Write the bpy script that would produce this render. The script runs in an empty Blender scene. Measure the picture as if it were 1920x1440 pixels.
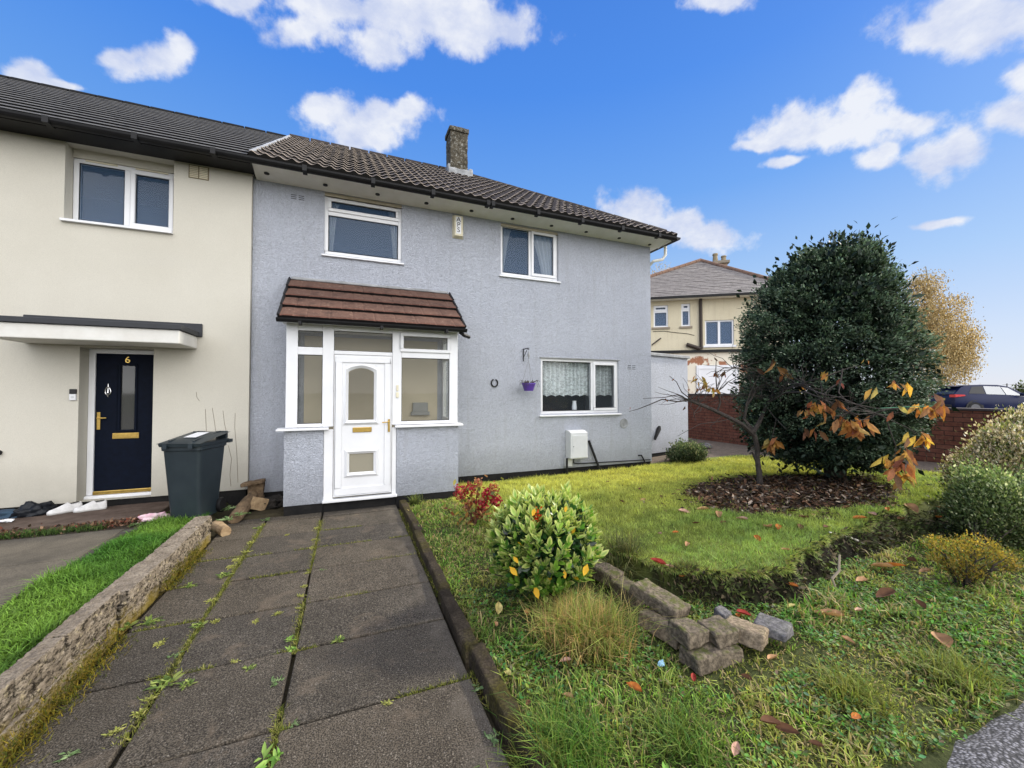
import bpy, bmesh, math, random
import numpy as np
from mathutils import Vector, Matrix, noise as mnoise
PI = math.pi
rnd = random.Random(7)
rng = np.random.default_rng(11)
scene = bpy.context.scene
C = scene.collection

# ------------------------------------------------------------------ camera model (measured from the photograph)
CAM_H = 1.69
FPX, YAW, PITCH = 755.3, math.radians(22.21), math.radians(1.25)
_cy, _sy, _cp, _sp = math.cos(YAW), math.sin(YAW), math.cos(PITCH), math.sin(PITCH)
_F = Vector((_sy*_cp, _cy*_cp, _sp)); _R = Vector((_cy, -_sy, 0)); _U = Vector((-_sy*_sp, -_cy*_sp, _cp))
EYE = Vector((0, 0, CAM_H))
def ray(px, py):
    return _F + _R*((px-960)/FPX) + _U*((720-py)/FPX)
def AY(px, py, y):
    r = ray(px, py); return EYE + r*(y/r.y)
def AZ(px, py, z):
    r = ray(px, py); return EYE + r*((z-CAM_H)/r.z)
def AX(px, py, x):
    r = ray(px, py); return EYE + r*(x/r.x)
def AD(px, py, d):
    return EYE + ray(px, py)*d
def AP(px, py, p0, n):
    r = ray(px, py); t = (Vector(p0)-EYE).dot(n)/r.dot(n); return EYE + r*t

# ------------------------------------------------------------------ ground heights
BANKX = np.array([-1., 1.2, 1.55, 1.9, 2.2, 2.30, 2.45, 2.85, 3.3, 3.72, 4.5, 5.5, 6.7, 9.0, 14.])
BANKY = np.array([9.9, 7.6, 5.9, 4.5, 3.5, 2.95, 2.55, 2.20, 2.12, 2.18, 2.38, 2.44, 2.45, 2.4, 2.2])
def ybank(x):
    x = np.asarray(x, float)
    return np.interp(x, BANKX, BANKY)+np.interp(x, [2., 2.4, 6], [0, 1, 1])*((vnoise(x, x*0, 2.3, 51)-.5)*.16+(vnoise(x, x*0, 7.1, 52)-.5)*.10)
def bank_width(x): return np.interp(x, [1, 2.05, 2.4, 5.0, 6.5], [1.6, .7, .11, .13, .4])
def sstep(t):
    t = np.clip(t, 0, 1); return t*t*(3-2*t)
def gz(x, y):
    x = np.asarray(x, float); y = np.asarray(y, float)
    low = .035 + .012*np.clip(x-1, 0, 6)
    w = np.clip((7.2-y)/4.7, 0, 1)
    zf = .25 + .020*(np.clip(x, 1.5, 9)-2.2); zb = .015 + .012*(np.clip(x, 1, 30)-2)
    up = np.maximum(zf*w + zb*(1-w), low*(1-.7*(1-w)))
    yb = ybank(x); wd = bank_width(x)
    t = sstep((y-yb)/wd+.1)
    z = low*(1-t) + up*t
    # path trench and the neighbour's side
    z = np.where((x < .80), -.05, z)
    z = np.where((x < .80) & (y > 6.4), .02, z)
    left = .115 - .02*sstep((y-6.3)/.3)
    z = np.where(x < -1.62, left, z)
    far = sstep((x-11.3)/2.5)
    z = z*(1-far) + np.maximum(z, .6)*far
    return z
def G(x, y):
    return float(gz(x, y))
def AG(px, py, dz=0.0):
    """where the line of sight of a photo point meets the ground"""
    r = ray(px, py); t = .5
    while t < 60:
        p = EYE + r*t
        if p.z <= G(p.x, p.y)+dz: break
        t += .02
    return EYE + r*t

# ------------------------------------------------------------------ materials
def nt(name):
    m = bpy.data.materials.new(name); m.use_nodes = True
    t = m.node_tree; t.nodes.clear()
    out = t.nodes.new('ShaderNodeOutputMaterial')
    return m, t, out
def N(t, typ, **kw):
    n = t.nodes.new(typ)
    for k, v in kw.items():
        if k.startswith('i_'):
            key = k[2:]; key = int(key) if key.isdigit() else key.replace('_', ' ')
            n.inputs[key].default_value = v
        else: setattr(n, k, v)
    return n
def L(t, a, b): t.links.new(a, b)
def c4(c): return (c[0], c[1], c[2], 1)
def ramp(t, fac, stops):
    r = t.nodes.new('ShaderNodeValToRGB'); e = r.color_ramp.elements
    while len(e) < len(stops): e.new(.5)
    for k, (p, c) in enumerate(stops):
        e[k].position = p; e[k].color = c4(c) if hasattr(c, '__len__') else (c, c, c, 1)
    L(t, fac, r.inputs[0]); return r.outputs[0]
def mixc(t, fac, a, b, mode='MIX'):
    m = t.nodes.new('ShaderNodeMix'); m.data_type = 'RGBA'; m.blend_type = mode
    for s, v in ((0, fac), (6, a), (7, b)):
        if hasattr(v, 'is_linked'): L(t, v, m.inputs[s])
        elif s == 0: m.inputs[0].default_value = v
        else: m.inputs[s].default_value = c4(v)
    return m.outputs[2]
def noise(t, co, scale, detail=4, rough=.55, dist=0):
    n = N(t, 'ShaderNodeTexNoise'); n.inputs['Scale'].default_value = scale; n.inputs['Detail'].default_value = detail
    n.inputs['Roughness'].default_value = rough; n.inputs['Distortion'].default_value = dist
    if co is not None: L(t, co, n.inputs['Vector'])
    return n.outputs[0]
def objco(t):
    return N(t, 'ShaderNodeTexCoord').outputs['Object']
def vmap(t, co, scale):
    m = N(t, 'ShaderNodeMapping'); m.inputs['Scale'].default_value = scale; L(t, co, m.inputs[0]); return m.outputs[0]
def bump(t, h, strength=.3, dist=.02, normal=None):
    b = N(t, 'ShaderNodeBump'); b.inputs['Strength'].default_value = strength; b.inputs['Distance'].default_value = dist
    L(t, h, b.inputs['Height'])
    if normal is not None: L(t, normal, b.inputs['Normal'])
    return b.outputs[0]
def princ(t, out, col, rough=.8, metal=0, spec=.4, nrm=None):
    b = N(t, 'ShaderNodeBsdfPrincipled')
    if hasattr(col, 'is_linked'): L(t, col, b.inputs['Base Color'])
    else: b.inputs['Base Color'].default_value = c4(col)
    if hasattr(rough, 'is_linked'): L(t, rough, b.inputs['Roughness'])
    else: b.inputs['Roughness'].default_value = rough
    b.inputs['Metallic'].default_value = metal; b.inputs['Specular IOR Level'].default_value = spec
    if nrm is not None: L(t, nrm, b.inputs['Normal'])
    L(t, b.outputs[0], out.inputs[0]); return b
def simple(name, col, col2=None, scale=6., rough=.7, metal=0, spec=.4, bs=0, bscale=60., dist=.004, grime=0.):
    """plain paint, plastic or metal with slight unevenness"""
    m, t, out = nt(name); co = objco(t)
    col2 = col2 or tuple(c*.82 for c in col)
    f = noise(t, co, scale, 5, .6)
    c = ramp(t, f, [(.3, col2), (.7, col)])
    if grime:
        g = ramp(t, noise(t, co, scale*.35, 6, .7), [(.45, 0.), (.75, grime)])
        c = mixc(t, g, c, tuple(x*.35+.01 for x in col))
    nrm = bump(t, noise(t, co, bscale, 3), bs, dist) if bs else None
    princ(t, out, c, rough, metal, spec, nrm); return m

def render_wall(name, col, col2, stain, sscale, bstr, bdist, rough=.9, streak=.25, zdirt=None):
    """painted rough-cast: swirling trowel marks, broad tone changes and rain streaks"""
    m, t, out = nt(name); co = objco(t)
    broad = ramp(t, noise(t, co, .9, 5, .6), [(.3, col2), (.7, col)])
    broad = mixc(t, ramp(t, noise(t, co, .55, 3, .5, 1.2), [(.54, 0.), (.57, .5)]), broad, tuple(x*.93 for x in col))
    fine = noise(t, co, sscale*1.3, 3, .6, 1.5)
    c = mixc(t, ramp(t, fine, [(.33, .5), (.58, 0.)]), broad, tuple(x*.55 for x in col))  # pits of the stipple darkened in the colour, as if shaded
    st = noise(t, vmap(t, co, (5, 5, .35)), 1.6, 5, .65)
    c = mixc(t, ramp(t, st, [(.52, 0.), (.8, streak)]), c, stain)
    if zdirt:
        sx = N(t, 'ShaderNodeSeparateXYZ'); L(t, co, sx.inputs[0])
        ad = N(t, 'ShaderNodeMath', operation='MULTIPLY_ADD'); L(t, noise(t, co, 3, 5), ad.inputs[0]); ad.inputs[1].default_value = .5; L(t, sx.outputs[2], ad.inputs[2])
        c = mixc(t, ramp(t, ad.outputs[0], [(zdirt[0], zdirt[2]), (zdirt[1], 0.)]), c, tuple(x*.5 for x in stain))
    h1 = noise(t, co, sscale, 3, .6, 2.2)
    h2 = noise(t, co, sscale*3.1, 2, .5)
    ad = N(t, 'ShaderNodeMath', operation='MULTIPLY_ADD'); L(t, h2, ad.inputs[0]); ad.inputs[1].default_value = .35; L(t, h1, ad.inputs[2])
    princ(t, out, c, rough, 0, .2, bump(t, ad.outputs[0], bstr, bdist)); return m

def vcol(name, rough=.6, transl=.35, spec=.3, nscale=0., namp=.3, gloss=0):
    """leaves and blades: colour comes from the mesh's colour attribute, light passes through"""
    m, t, out = nt(name)
    a = N(t, 'ShaderNodeAttribute', attribute_name='col').outputs[0]
    if nscale:
        f = noise(t, objco(t), nscale, 3)
        a = mixc(t, namp, a, ramp(t, f, [(.3, .15), (.7, 1.)]), 'MULTIPLY')
    b = N(t, 'ShaderNodeBsdfPrincipled'); L(t, a, b.inputs['Base Color']); b.inputs['Roughness'].default_value = rough
    b.inputs['Specular IOR Level'].default_value = spec
    if transl:
        tr = N(t, 'ShaderNodeBsdfTranslucent'); L(t, mixc(t, .35, a, (.9, .8, .15), 'OVERLAY'), tr.inputs[0])
        mx = N(t, 'ShaderNodeMixShader'); mx.inputs[0].default_value = transl
        L(t, b.outputs[0], mx.inputs[1]); L(t, tr.outputs[0], mx.inputs[2]); L(t, mx.outputs[0], out.inputs[0])
    else: L(t, b.outputs[0], out.inputs[0])
    return m

def glass(name, tint=(.9, .95, 1.), refl=.12, rough=.01, haze=.06, hcol=(.5, .55, .6)):
    m, t, out = nt(name)
    tr = N(t, 'ShaderNodeBsdfTransparent'); tr.inputs[0].default_value = c4(tint)
    gl = N(t, 'ShaderNodeBsdfGlossy'); gl.inputs[0].default_value = (1, 1, 1, 1); gl.inputs['Roughness'].default_value = rough
    fr = N(t, 'ShaderNodeFresnel'); fr.inputs[0].default_value = 1.5
    ad = N(t, 'ShaderNodeMath', operation='MULTIPLY'); L(t, fr.outputs[0], ad.inputs[0]); ad.inputs[1].default_value = refl
    mx = N(t, 'ShaderNodeMixShader'); L(t, ad.outputs[0], mx.inputs[0]); L(t, tr.outputs[0], mx.inputs[1]); L(t, gl.outputs[0], mx.inputs[2])
    df = N(t, 'ShaderNodeBsdfDiffuse'); df.inputs[0].default_value = c4(hcol)
    m2 = N(t, 'ShaderNodeMixShader'); m2.inputs[0].default_value = haze; L(t, mx.outputs[0], m2.inputs[1]); L(t, df.outputs[0], m2.inputs[2])
    L(t, m2.outputs[0], out.inputs[0]); return m

# ------------------------------------------------------------------ scene objects
def tag(o, label=None, cat=None, group=None, kind=None):
    if label: o['label'] = label
    if cat: o['category'] = cat
    if group: o['group'] = group
    if kind: o['kind'] = kind
    return o
def thing(name, label, cat, loc=(0, 0, 0), rotz=0, group=None):
    o = bpy.data.objects.new(name, None); C.objects.link(o); o.location = loc; o.rotation_euler = (0, 0, rotz)
    o.empty_display_size = .1
    return tag(o, label, cat, group)
def world_of(o):
    m = Matrix.Identity(4)
    while o is not None:
        m = Matrix.LocRotScale(o.location, o.rotation_euler, o.scale) @ m; o = o.parent
    return m
def copy_tree(o, parent=None):
    c = o.copy(); C.objects.link(c); c.parent = parent
    for ch in list(o.children): copy_tree(ch, c)
    return c
def link_mesh(name, me, mats, parent=None, loc=None):
    o = bpy.data.objects.new(name, me); C.objects.link(o)
    for m in (mats if isinstance(mats, (list, tuple)) else [mats]): me.materials.append(m)
    if parent is not None: o.parent = parent
    if loc is not None: o.location = loc
    return o
class MB:
    """collects shapes in world space; build() links them as one mesh object"""
    def __init__(s): s.v = []; s.f = []; s.m = []; s.c = []; s.mat = 0
    def add(s, vs, fs, col=None):
        b = len(s.v); s.v += [tuple(p) for p in vs]
        for f in fs: s.f.append(tuple(b+i for i in f)); s.m.append(s.mat); s.c.append(col)
        return s
    def box(s, x0, x1, y0, y1, z0, z1, col=None):
        vs = [(x, y, z) for z in (z0, z1) for y in (y0, y1) for x in (x0, x1)]
        return s.add(vs, [(0, 2, 3, 1), (4, 5, 7, 6), (0, 1, 5, 4), (2, 6, 7, 3), (0, 4, 6, 2), (1, 3, 7, 5)], col)
    def obox(s, c, sx, sy, sz, R=None, taper=1., col=None):
        R = R or Matrix.Identity(3); c = Vector(c); vs = []
        for k, z in ((taper, -sz/2), (1., sz/2)):
            for y in (-sy/2, sy/2):
                for x in (-sx/2, sx/2): vs.append(c + R @ Vector((x*k, y*k, z)))
        return s.add(vs, [(0, 2, 3, 1), (4, 5, 7, 6), (0, 1, 5, 4), (2, 6, 7, 3), (0, 4, 6, 2), (1, 3, 7, 5)], col)
    def quad(s, a, b, c, d, col=None): return s.add([a, b, c, d], [(0, 1, 2, 3)], col)
    def prism(s, poly, a, b, axis='x', col=None):
        """poly = 2-D outline; extruded from a to b along the axis"""
        n = len(poly)
        def P(p, w): return {'x': (w, p[0], p[1]), 'y': (p[0], w, p[1]), 'z': (p[0], p[1], w)}[axis]
        vs = [P(p, a) for p in poly] + [P(p, b) for p in poly]
        fs = [tuple(range(n))[::-1], tuple(range(n, 2*n))] + [(i, (i+1) % n, n+(i+1) % n, n+i) for i in range(n)]
        return s.add(vs, fs, col)
    def tube(s, pts, r, n=8, col=None, cap=True):
        pts = [Vector(p) for p in pts]; k = len(pts)
        rs = [r]*k if not hasattr(r, '__len__') else r
        vs = []; fs = []; up = None
        for i, p in enumerate(pts):
            d = (pts[min(i+1, k-1)]-pts[max(i-1, 0)]).normalized()
            if up is None: up = Vector((0, 0, 1)) if abs(d.z) < .9 else Vector((1, 0, 0))
            a = d.cross(up)
            if a.length < 1e-4: a = d.cross(Vector((0, 1, 0)))
            a.normalize(); b = a.cross(d).normalized(); up = b
            for j in range(n):
                t = 2*PI*j/n; vs.append(p + (a*math.cos(t)+b*math.sin(t))*rs[i])
        for i in range(k-1):
            for j in range(n): fs.append((i*n+j, i*n+(j+1) % n, (i+1)*n+(j+1) % n, (i+1)*n+j))
        if cap: fs += [tuple(range(n))[::-1], tuple((k-1)*n+j for j in range(n))]
        return s.add(vs, fs, col)
    def lathe(s, c, prof, n=16, axis='z', col=None):
        vs = []; fs = []; c = Vector(c)
        for (r, h) in prof:
            for j in range(n):
                t = 2*PI*j/n; x, y = r*math.cos(t), r*math.sin(t)
                vs.append(c + Vector({'z': (x, y, h), 'y': (x, h, y), 'x': (h, x, y)}[axis]))
        k = len(prof)
        for i in range(k-1):
            for j in range(n): fs.append((i*n+j, i*n+(j+1) % n, (i+1)*n+(j+1) % n, (i+1)*n+j))
        fs += [tuple(range(n))[::-1], tuple((k-1)*n+j for j in range(n))]
        return s.add(vs, fs, col)
    def build(s, name, mats, parent=None, bevel=0, seg=2, smooth=False, rough=None, loc=None):
        me = bpy.data.meshes.new(name); inv = world_of(parent).inverted() if parent is not None else Matrix.Identity(4)
        org = Vector((0, 0, 0))
        if parent is None and loc is not None: org = Vector(loc)
        me.from_pydata([inv @ Vector(v) - org for v in s.v], [], s.f)
        me.polygons.foreach_set('material_index', s.m)
        if any(c is not None for c in s.c):
            ca = me.color_attributes.new('col', 'FLOAT_COLOR', 'CORNER'); arr = []
            for f, c in zip(s.f, s.c): arr += list(c4(c or (1, 1, 1)))*len(f)
            ca.data.foreach_set('color', arr)
        bm = bmesh.new(); bm.from_mesh(me)
        if bevel or rough:
            bmesh.ops.remove_doubles(bm, verts=bm.verts, dist=1e-5)
        bmesh.ops.recalc_face_normals(bm, faces=bm.faces)
        if bevel:
            eds = [e for e in bm.edges if len(e.link_faces) == 2 and e.calc_face_angle(0) > .35]
            bmesh.ops.bevel(bm, geom=eds, offset=bevel, segments=seg, affect='EDGES', profile=.5, clamp_overlap=True)
        if rough:
            cuts, amp, sc = rough
            long = max((e.calc_length() for e in bm.edges), default=1)
            for _ in range(cuts):
                lens = sorted(e.calc_length() for e in bm.edges); lim = lens[int(len(lens)*.3)]
                bmesh.ops.subdivide_edges(bm, edges=[e for e in bm.edges if e.calc_length() >= lim], cuts=1, use_grid_fill=True)
            bm.normal_update()
            off = Vector((rnd.random()*90, rnd.random()*90, rnd.random()*90))
            for v in bm.verts:
                k = mnoise.fractal(v.co*sc+off, 1.0, 2.0, 4); v.co += v.normal*k*amp
            bm.normal_update()
        if smooth is not False:
            ang = .6 if smooth is True else smooth
            for f in bm.faces: f.smooth = True
            for e in bm.edges:
                if len(e.link_faces) == 2 and e.calc_face_angle(0) > ang: e.smooth = False
        bm.to_mesh(me); bm.free()
        o = link_mesh(name, me, mats, parent, loc if parent is None else None)
        return o
def np_mesh(name, V, F, col, mats, parent=None, smooth=False, loc=None, domain='POINT'):
    """fast mesh: V (n,3) world space, F (m,k) constant k, col (n,3) per vertex"""
    V = np.asarray(V, np.float32).copy(); F = np.asarray(F, np.int32)
    if parent is not None: V -= np.array(world_of(parent).translation, np.float32)
    elif loc is not None: V -= np.array(loc, np.float32)
    me = bpy.data.meshes.new(name); n, (m, k) = len(V), F.shape
    me.vertices.add(n); me.vertices.foreach_set('co', V.ravel())
    me.loops.add(m*k); me.loops.foreach_set('vertex_index', F.ravel())
    me.polygons.add(m); me.polygons.foreach_set('loop_start', np.arange(0, m*k, k, dtype=np.int32))
    me.polygons.foreach_set('loop_total', np.full(m, k, np.int32))
    if smooth: me.polygons.foreach_set('use_smooth', np.ones(m, bool))
    if col is not None:
        ca = me.color_attributes.new('col', 'FLOAT_COLOR', 'POINT')
        c = np.ones((n, 4), np.float32); c[:, :3] = col; ca.data.foreach_set('color', c.ravel())
    me.update(calc_edges=True); me.validate()
    return link_mesh(name, me, mats, parent, loc if parent is None else None)
def wall_holes(mb, x0, x1, z0, z1, yf, yb, holes):
    """a wall facing -y with rectangular openings (x0,x1,z0,z1) and their reveals"""
    xs = sorted({x0, x1, *[h[0] for h in holes], *[h[1] for h in holes]}); zs = sorted({z0, z1, *[h[2] for h in holes], *[h[3] for h in holes]})
    def inside(x, z): return any(h[0] < x < h[1] and h[2] < z < h[3] for h in holes)
    for i in range(len(xs)-1):
        for j in range(len(zs)-1):
            a, b, c, d = xs[i], xs[i+1], zs[j], zs[j+1]
            if inside((a+b)/2, (c+d)/2): continue
            mb.quad((a, yf, c), (b, yf, c), (b, yf, d), (a, yf, d)); mb.quad((b, yb, c), (a, yb, c), (a, yb, d), (b, yb, d))
    for (a, b, c, d) in holes:
        mb.quad((a, yf, c), (a, yf, d), (a, yb, d), (a, yb, c)); mb.quad((b, yf, d), (b, yf, c), (b, yb, c), (b, yb, d))
        mb.quad((a, yf, d), (b, yf, d), (b, yb, d), (a, yb, d)); mb.quad((b, yf, c), (a, yf, c), (a, yb, c), (b, yb, c))
    for x in (x0, x1): mb.quad((x, yf, z0), (x, yb, z0), (x, yb, z1), (x, yf, z1))
    mb.quad((x0, yf, z1), (x1, yf, z1), (x1, yb, z1), (x0, yb, z1)); mb.quad((x0, yf, z0), (x0, yb, z0), (x1, yb, z0), (x1, yf, z0))
    return mb
def frame_ring(mb, x0, x1, z0, z1, y0, y1, w, wb=None):
    """four rails of a casement, mitre-free (stiles between the rails)"""
    wb = wb or w
    mb.box(x0, x1, y0, y1, z1-w, z1); mb.box(x0, x1, y0, y1, z0, z0+wb)
    mb.box(x0, x0+w, y0, y1, z0+wb, z1-w); mb.box(x1-w, x1, y0, y1, z0+wb, z1-w)
def text_mesh(name, s, size, mat, parent, loc, rot, depth=.002, align='CENTER'):
    cu = bpy.data.curves.new(name, 'FONT'); cu.body = s; cu.size = size; cu.extrude = depth; cu.align_x = align; cu.align_y = 'CENTER'
    o = bpy.data.objects.new(name, cu); C.objects.link(o)
    dg = bpy.context.evaluated_depsgraph_get(); me = bpy.data.meshes.new_from_object(o.evaluated_get(dg))
    C.objects.unlink(o); bpy.data.objects.remove(o)
    me.name = name; me.materials.clear()
    inv = world_of(parent).inverted()
    me.transform(inv @ (Matrix.Translation(loc) @ Matrix(rot).to_4x4()))
    return link_mesh(name, me, mat, parent)
ROT_FRONT = ((1, 0, 0), (0, 0, -1), (0, 1, 0))   # text standing on a wall that faces -y

# ---- leaves
def leaves(P, Nrm, D, Ln, Wd, col, fold=.25, tip=1., droop=0.):
    """one folded leaf per row: base P, axis D, face normal Nrm; returns V, F(tri), vertex colours"""
    n = len(P); D = D/np.linalg.norm(D, axis=1, keepdims=True)
    S = np.cross(D, Nrm); S /= np.maximum(np.linalg.norm(S, axis=1, keepdims=True), 1e-6)
    Nn = np.cross(S, D)
    Ln = np.broadcast_to(Ln, n)[:, None]; Wd = np.broadcast_to(Wd, n)[:, None]
    mid = P + D*Ln*.5 - Nn*Wd*fold*.6
    end = P + D*Ln - Nn*Ln*droop
    l1 = P + D*Ln*.42 + S*Wd*.5 + Nn*Wd*fold*.3; r1 = P + D*Ln*.42 - S*Wd*.5 + Nn*Wd*fold*.3
    l2 = P + D*Ln*.74 + S*Wd*.36 - Nn*Ln*droop*.5; r2 = P + D*Ln*.74 - S*Wd*.36 - Nn*Ln*droop*.5
    V = np.stack([P, l1, l2, end, r2, r1, mid], 1).reshape(-1, 3)
    base = (np.arange(n)*7)[:, None]
    tri = np.array([[0, 6, 1], [1, 6, 2], [2, 6, 3], [3, 6, 4], [4, 6, 5], [5, 6, 0]])
    F = (base[:, None, :] + tri[None]).reshape(-1, 3)
    cc = np.repeat(col[:, None, :], 7, 1)
    return V, F, cc
def cards(P, Nrm, D, Ln, Wd, col):
    """small two-triangle leaves for dense crowns"""
    n = len(P); D = D/np.maximum(np.linalg.norm(D, axis=1, keepdims=True), 1e-6)
    S = np.cross(D, Nrm); S /= np.maximum(np.linalg.norm(S, axis=1, keepdims=True), 1e-6)
    Nn = np.cross(S, D)
    Ln = np.broadcast_to(Ln, n)[:, None]; Wd = np.broadcast_to(Wd, n)[:, None]
    V = np.stack([P, P+D*Ln*.45+S*Wd*.5+Nn*Wd*.12, P+D*Ln, P+D*Ln*.45-S*Wd*.5+Nn*Wd*.12], 1).reshape(-1, 3)
    b = (np.arange(n)*4)[:, None]
    F = np.concatenate([b+np.array([[0, 1, 2]]), b+np.array([[0, 2, 3]])], 1).reshape(-1, 3)
    return V, F, np.repeat(col, 4, 0)
def unit(n):
    v = rng.normal(size=(n, 3)); return v/np.linalg.norm(v, axis=1, keepdims=True)
def pick(cols, n, jitter=.25, p=None):
    cols = np.array(cols); c = cols[rng.choice(len(cols), n, p=p)]
    return np.clip(c*(1+jitter*rng.normal(size=(n, 1))), .003, 1)
def blades(P, h, w, lean, col, seg=2, tipcol=None):
    """grass blades rooted at P: bent strips, darker at the foot"""
    n = len(P); a = rng.uniform(0, 2*PI, n); h = np.broadcast_to(h, n); w = np.broadcast_to(w, n)
    S = np.stack([np.cos(a), np.sin(a), np.zeros(n)], 1); b = a + PI/2 + rng.normal(0, .5, n)
    Ld = np.stack([np.cos(b), np.sin(b), np.zeros(n)], 1); le = np.abs(lean*(1+.6*rng.normal(size=n)))[:, None]
    up = np.array([0, 0, 1.])
    H = h[:, None]
    p1 = P + up*H*.55 + Ld*H*le*.35; p2 = P + up*H*(1-.25*np.minimum(le, 1.6)) + Ld*H*le
    W = w[:, None]*.5
    if seg == 1:
        V = np.stack([P-S*W, P+S*W, p2], 1).reshape(-1, 3); F = np.arange(n*3).reshape(-1, 3)
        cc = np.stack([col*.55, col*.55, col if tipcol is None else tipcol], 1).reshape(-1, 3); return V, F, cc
    V = np.stack([P-S*W, P+S*W, p1+S*W*.8, p1-S*W*.8, p2], 1).reshape(-1, 3)
    bb = (np.arange(n)*5)[:, None]
    F = np.concatenate([bb+np.array([[0, 1, 2]]), bb+np.array([[0, 2, 3]]), bb+np.array([[3, 2, 4]])], 1).reshape(-1, 3)
    cc = np.stack([col*.22, col*.22, col*.8, col*.8, col if tipcol is None else tipcol], 1).reshape(-1, 3)  # feet darkened in the colour for the shade between blades
    return V, F, cc
def merge(parts):
    V = []; F = []; Cc = []; o = 0
    for v, f, c in parts:
        c = np.asarray(c).reshape(-1, 3); V.append(v); F.append(f+o); Cc.append(c); o += len(v)
    return np.concatenate(V), np.concatenate(F), np.concatenate(Cc)
def vnoise(x, y, s, seed=0):
    """cheap smooth 2-D value noise on arrays"""
    x = np.asarray(x)*s+seed*17.3; y = np.asarray(y)*s+seed*9.1
    xi = np.floor(x).astype(int); yi = np.floor(y).astype(int); fx = sstep(x-xi); fy = sstep(y-yi)
    def h(a, b): return (np.sin(a*127.1+b*311.7+seed*74.7)*43758.5453) % 1
    return (h(xi, yi)*(1-fx)+h(xi+1, yi)*fx)*(1-fy)+(h(xi, yi+1)*(1-fx)+h(xi+1, yi+1)*fx)*fy
# ================================================================== camera, light, sky
cam = bpy.data.cameras.new('camera'); co_ = bpy.data.objects.new('camera', cam); C.objects.link(co_)
cam.sensor_width = 36; cam.lens = FPX/1920*36; cam.clip_start = .05; cam.clip_end = 2000
co_.location = EYE; co_.rotation_euler = (PI/2+PITCH, 0, -YAW)
scene.camera = co_
scene.view_settings.view_transform = 'Standard'; scene.view_settings.look = 'None'
scene.view_settings.exposure = 0; scene.view_settings.gamma = 1
scene.render.engine = 'CYCLES'; scene.cycles.max_bounces = 7; scene.cycles.transparent_max_bounces = 16
scene.cycles.diffuse_bounces = 3; scene.cycles.glossy_bounces = 3; scene.cycles.caustics_reflective = False; scene.cycles.caustics_refractive = False
scene.cycles.use_denoising = True
SUN_EL, SUN_AZ = math.radians(34), math.radians(3.0)       # low autumn sun from the right, along the house front
S = Vector((math.cos(SUN_EL)*math.cos(SUN_AZ), math.cos(SUN_EL)*math.sin(SUN_AZ), math.sin(SUN_EL)))
sl = bpy.data.lights.new('sun', 'SUN'); sl.energy = 4.4; sl.angle = math.radians(5.0); sl.color = (1, .93, .80)
so = bpy.data.objects.new('sun', sl); C.objects.link(so); so.rotation_euler = (-S).to_track_quat('-Z', 'Y').to_euler(); so.location = (20, 2, 14)

W = bpy.data.worlds.new('World'); scene.world = W; W.use_nodes = True
t = W.node_tree; t.nodes.clear()
wo = N(t, 'ShaderNodeOutputWorld'); bg = N(t, 'ShaderNodeBackground'); bg.inputs[1].default_value = .1; L(t, bg.outputs[0], wo.inputs[0])
sky = N(t, 'ShaderNodeTexSky'); sky.sky_type = 'NISHITA'; sky.sun_disc = False; sky.sun_elevation = SUN_EL; sky.sun_rotation = PI/2-SUN_AZ
sky.air_density = 1.0; sky.dust_density = .6; sky.ozone_density = 3.0
d = N(t, 'ShaderNodeTexCoord').outputs['Generated']
sx = N(t, 'ShaderNodeSeparateXYZ'); L(t, d, sx.inputs[0])
# the photograph's deep blue overhead, paling to haze at the horizon on the sunny side
grad = ramp(t, sx.outputs[2], [(0.0, (7.0, 7.7, 9.2)), (.10, (6.2, 7.3, 9.4)), (.24, (3.9, 6.1, 9.6)), (.42, (1.6, 4.1, 9.5)), (.60, (.75, 2.9, 9.1)), (1., (.3, 1.5, 6.5))])
skyc = mixc(t, .85, sky.outputs[0], grad)
lens_ = None
def blob(px, py, rx, ry):
    """one puff of cloud at a compass direction and height, as an ellipse on the sky"""
    global lens_
    c = ray(px, py); ex = (ray(px+4, py)-ray(px-4, py)).length/8; 
    n = c.normalized(); ux = (ray(px+rx, py).normalized()-ray(px-rx, py).normalized()); uy = (ray(px, py-ry).normalized()-ray(px, py+ry).normalized())
    ax, ay = ux.length/2*1.22, uy.length/2*1.25
    ux.normalize(); uz = (uy-ux*uy.dot(ux)).normalized(); un = uz.cross(ux)
    M = Matrix((ux, un, uz)).transposed()
    mp = N(t, 'ShaderNodeMapping', vector_type='TEXTURE'); L(t, dist_, mp.inputs[0])
    mp.inputs['Location'].default_value = n; mp.inputs['Rotation'].default_value = M.to_euler(); mp.inputs['Scale'].default_value = (ax, .6, ay)
    ln = N(t, 'ShaderNodeVectorMath', operation='LENGTH'); L(t, mp.outputs[0], ln.inputs[0])
    if lens_ is None: lens_ = ln.outputs['Value']
    else:
        m = N(t, 'ShaderNodeMath', operation='SMOOTH_MIN'); L(t, lens_, m.inputs[0]); L(t, ln.outputs['Value'], m.inputs[1]); m.inputs[2].default_value = .25; lens_ = m.outputs[0]
nz = N(t, 'ShaderNodeTexNoise'); nz.inputs['Scale'].default_value = 7; nz.inputs['Detail'].default_value = 3; L(t, d, nz.inputs[0])
v1 = N(t, 'ShaderNodeVectorMath', operation='SUBTRACT'); L(t, nz.outputs[1], v1.inputs[0]); v1.inputs[1].default_value = (.5, .5, .5)
v2 = N(t, 'ShaderNodeVectorMath', operation='MULTIPLY_ADD'); L(t, v1.outputs[0], v2.inputs[0]); v2.inputs[1].default_value = (.07, .07, .07); L(t, d, v2.inputs[2]); dist_ = v2.outputs[0]
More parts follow.
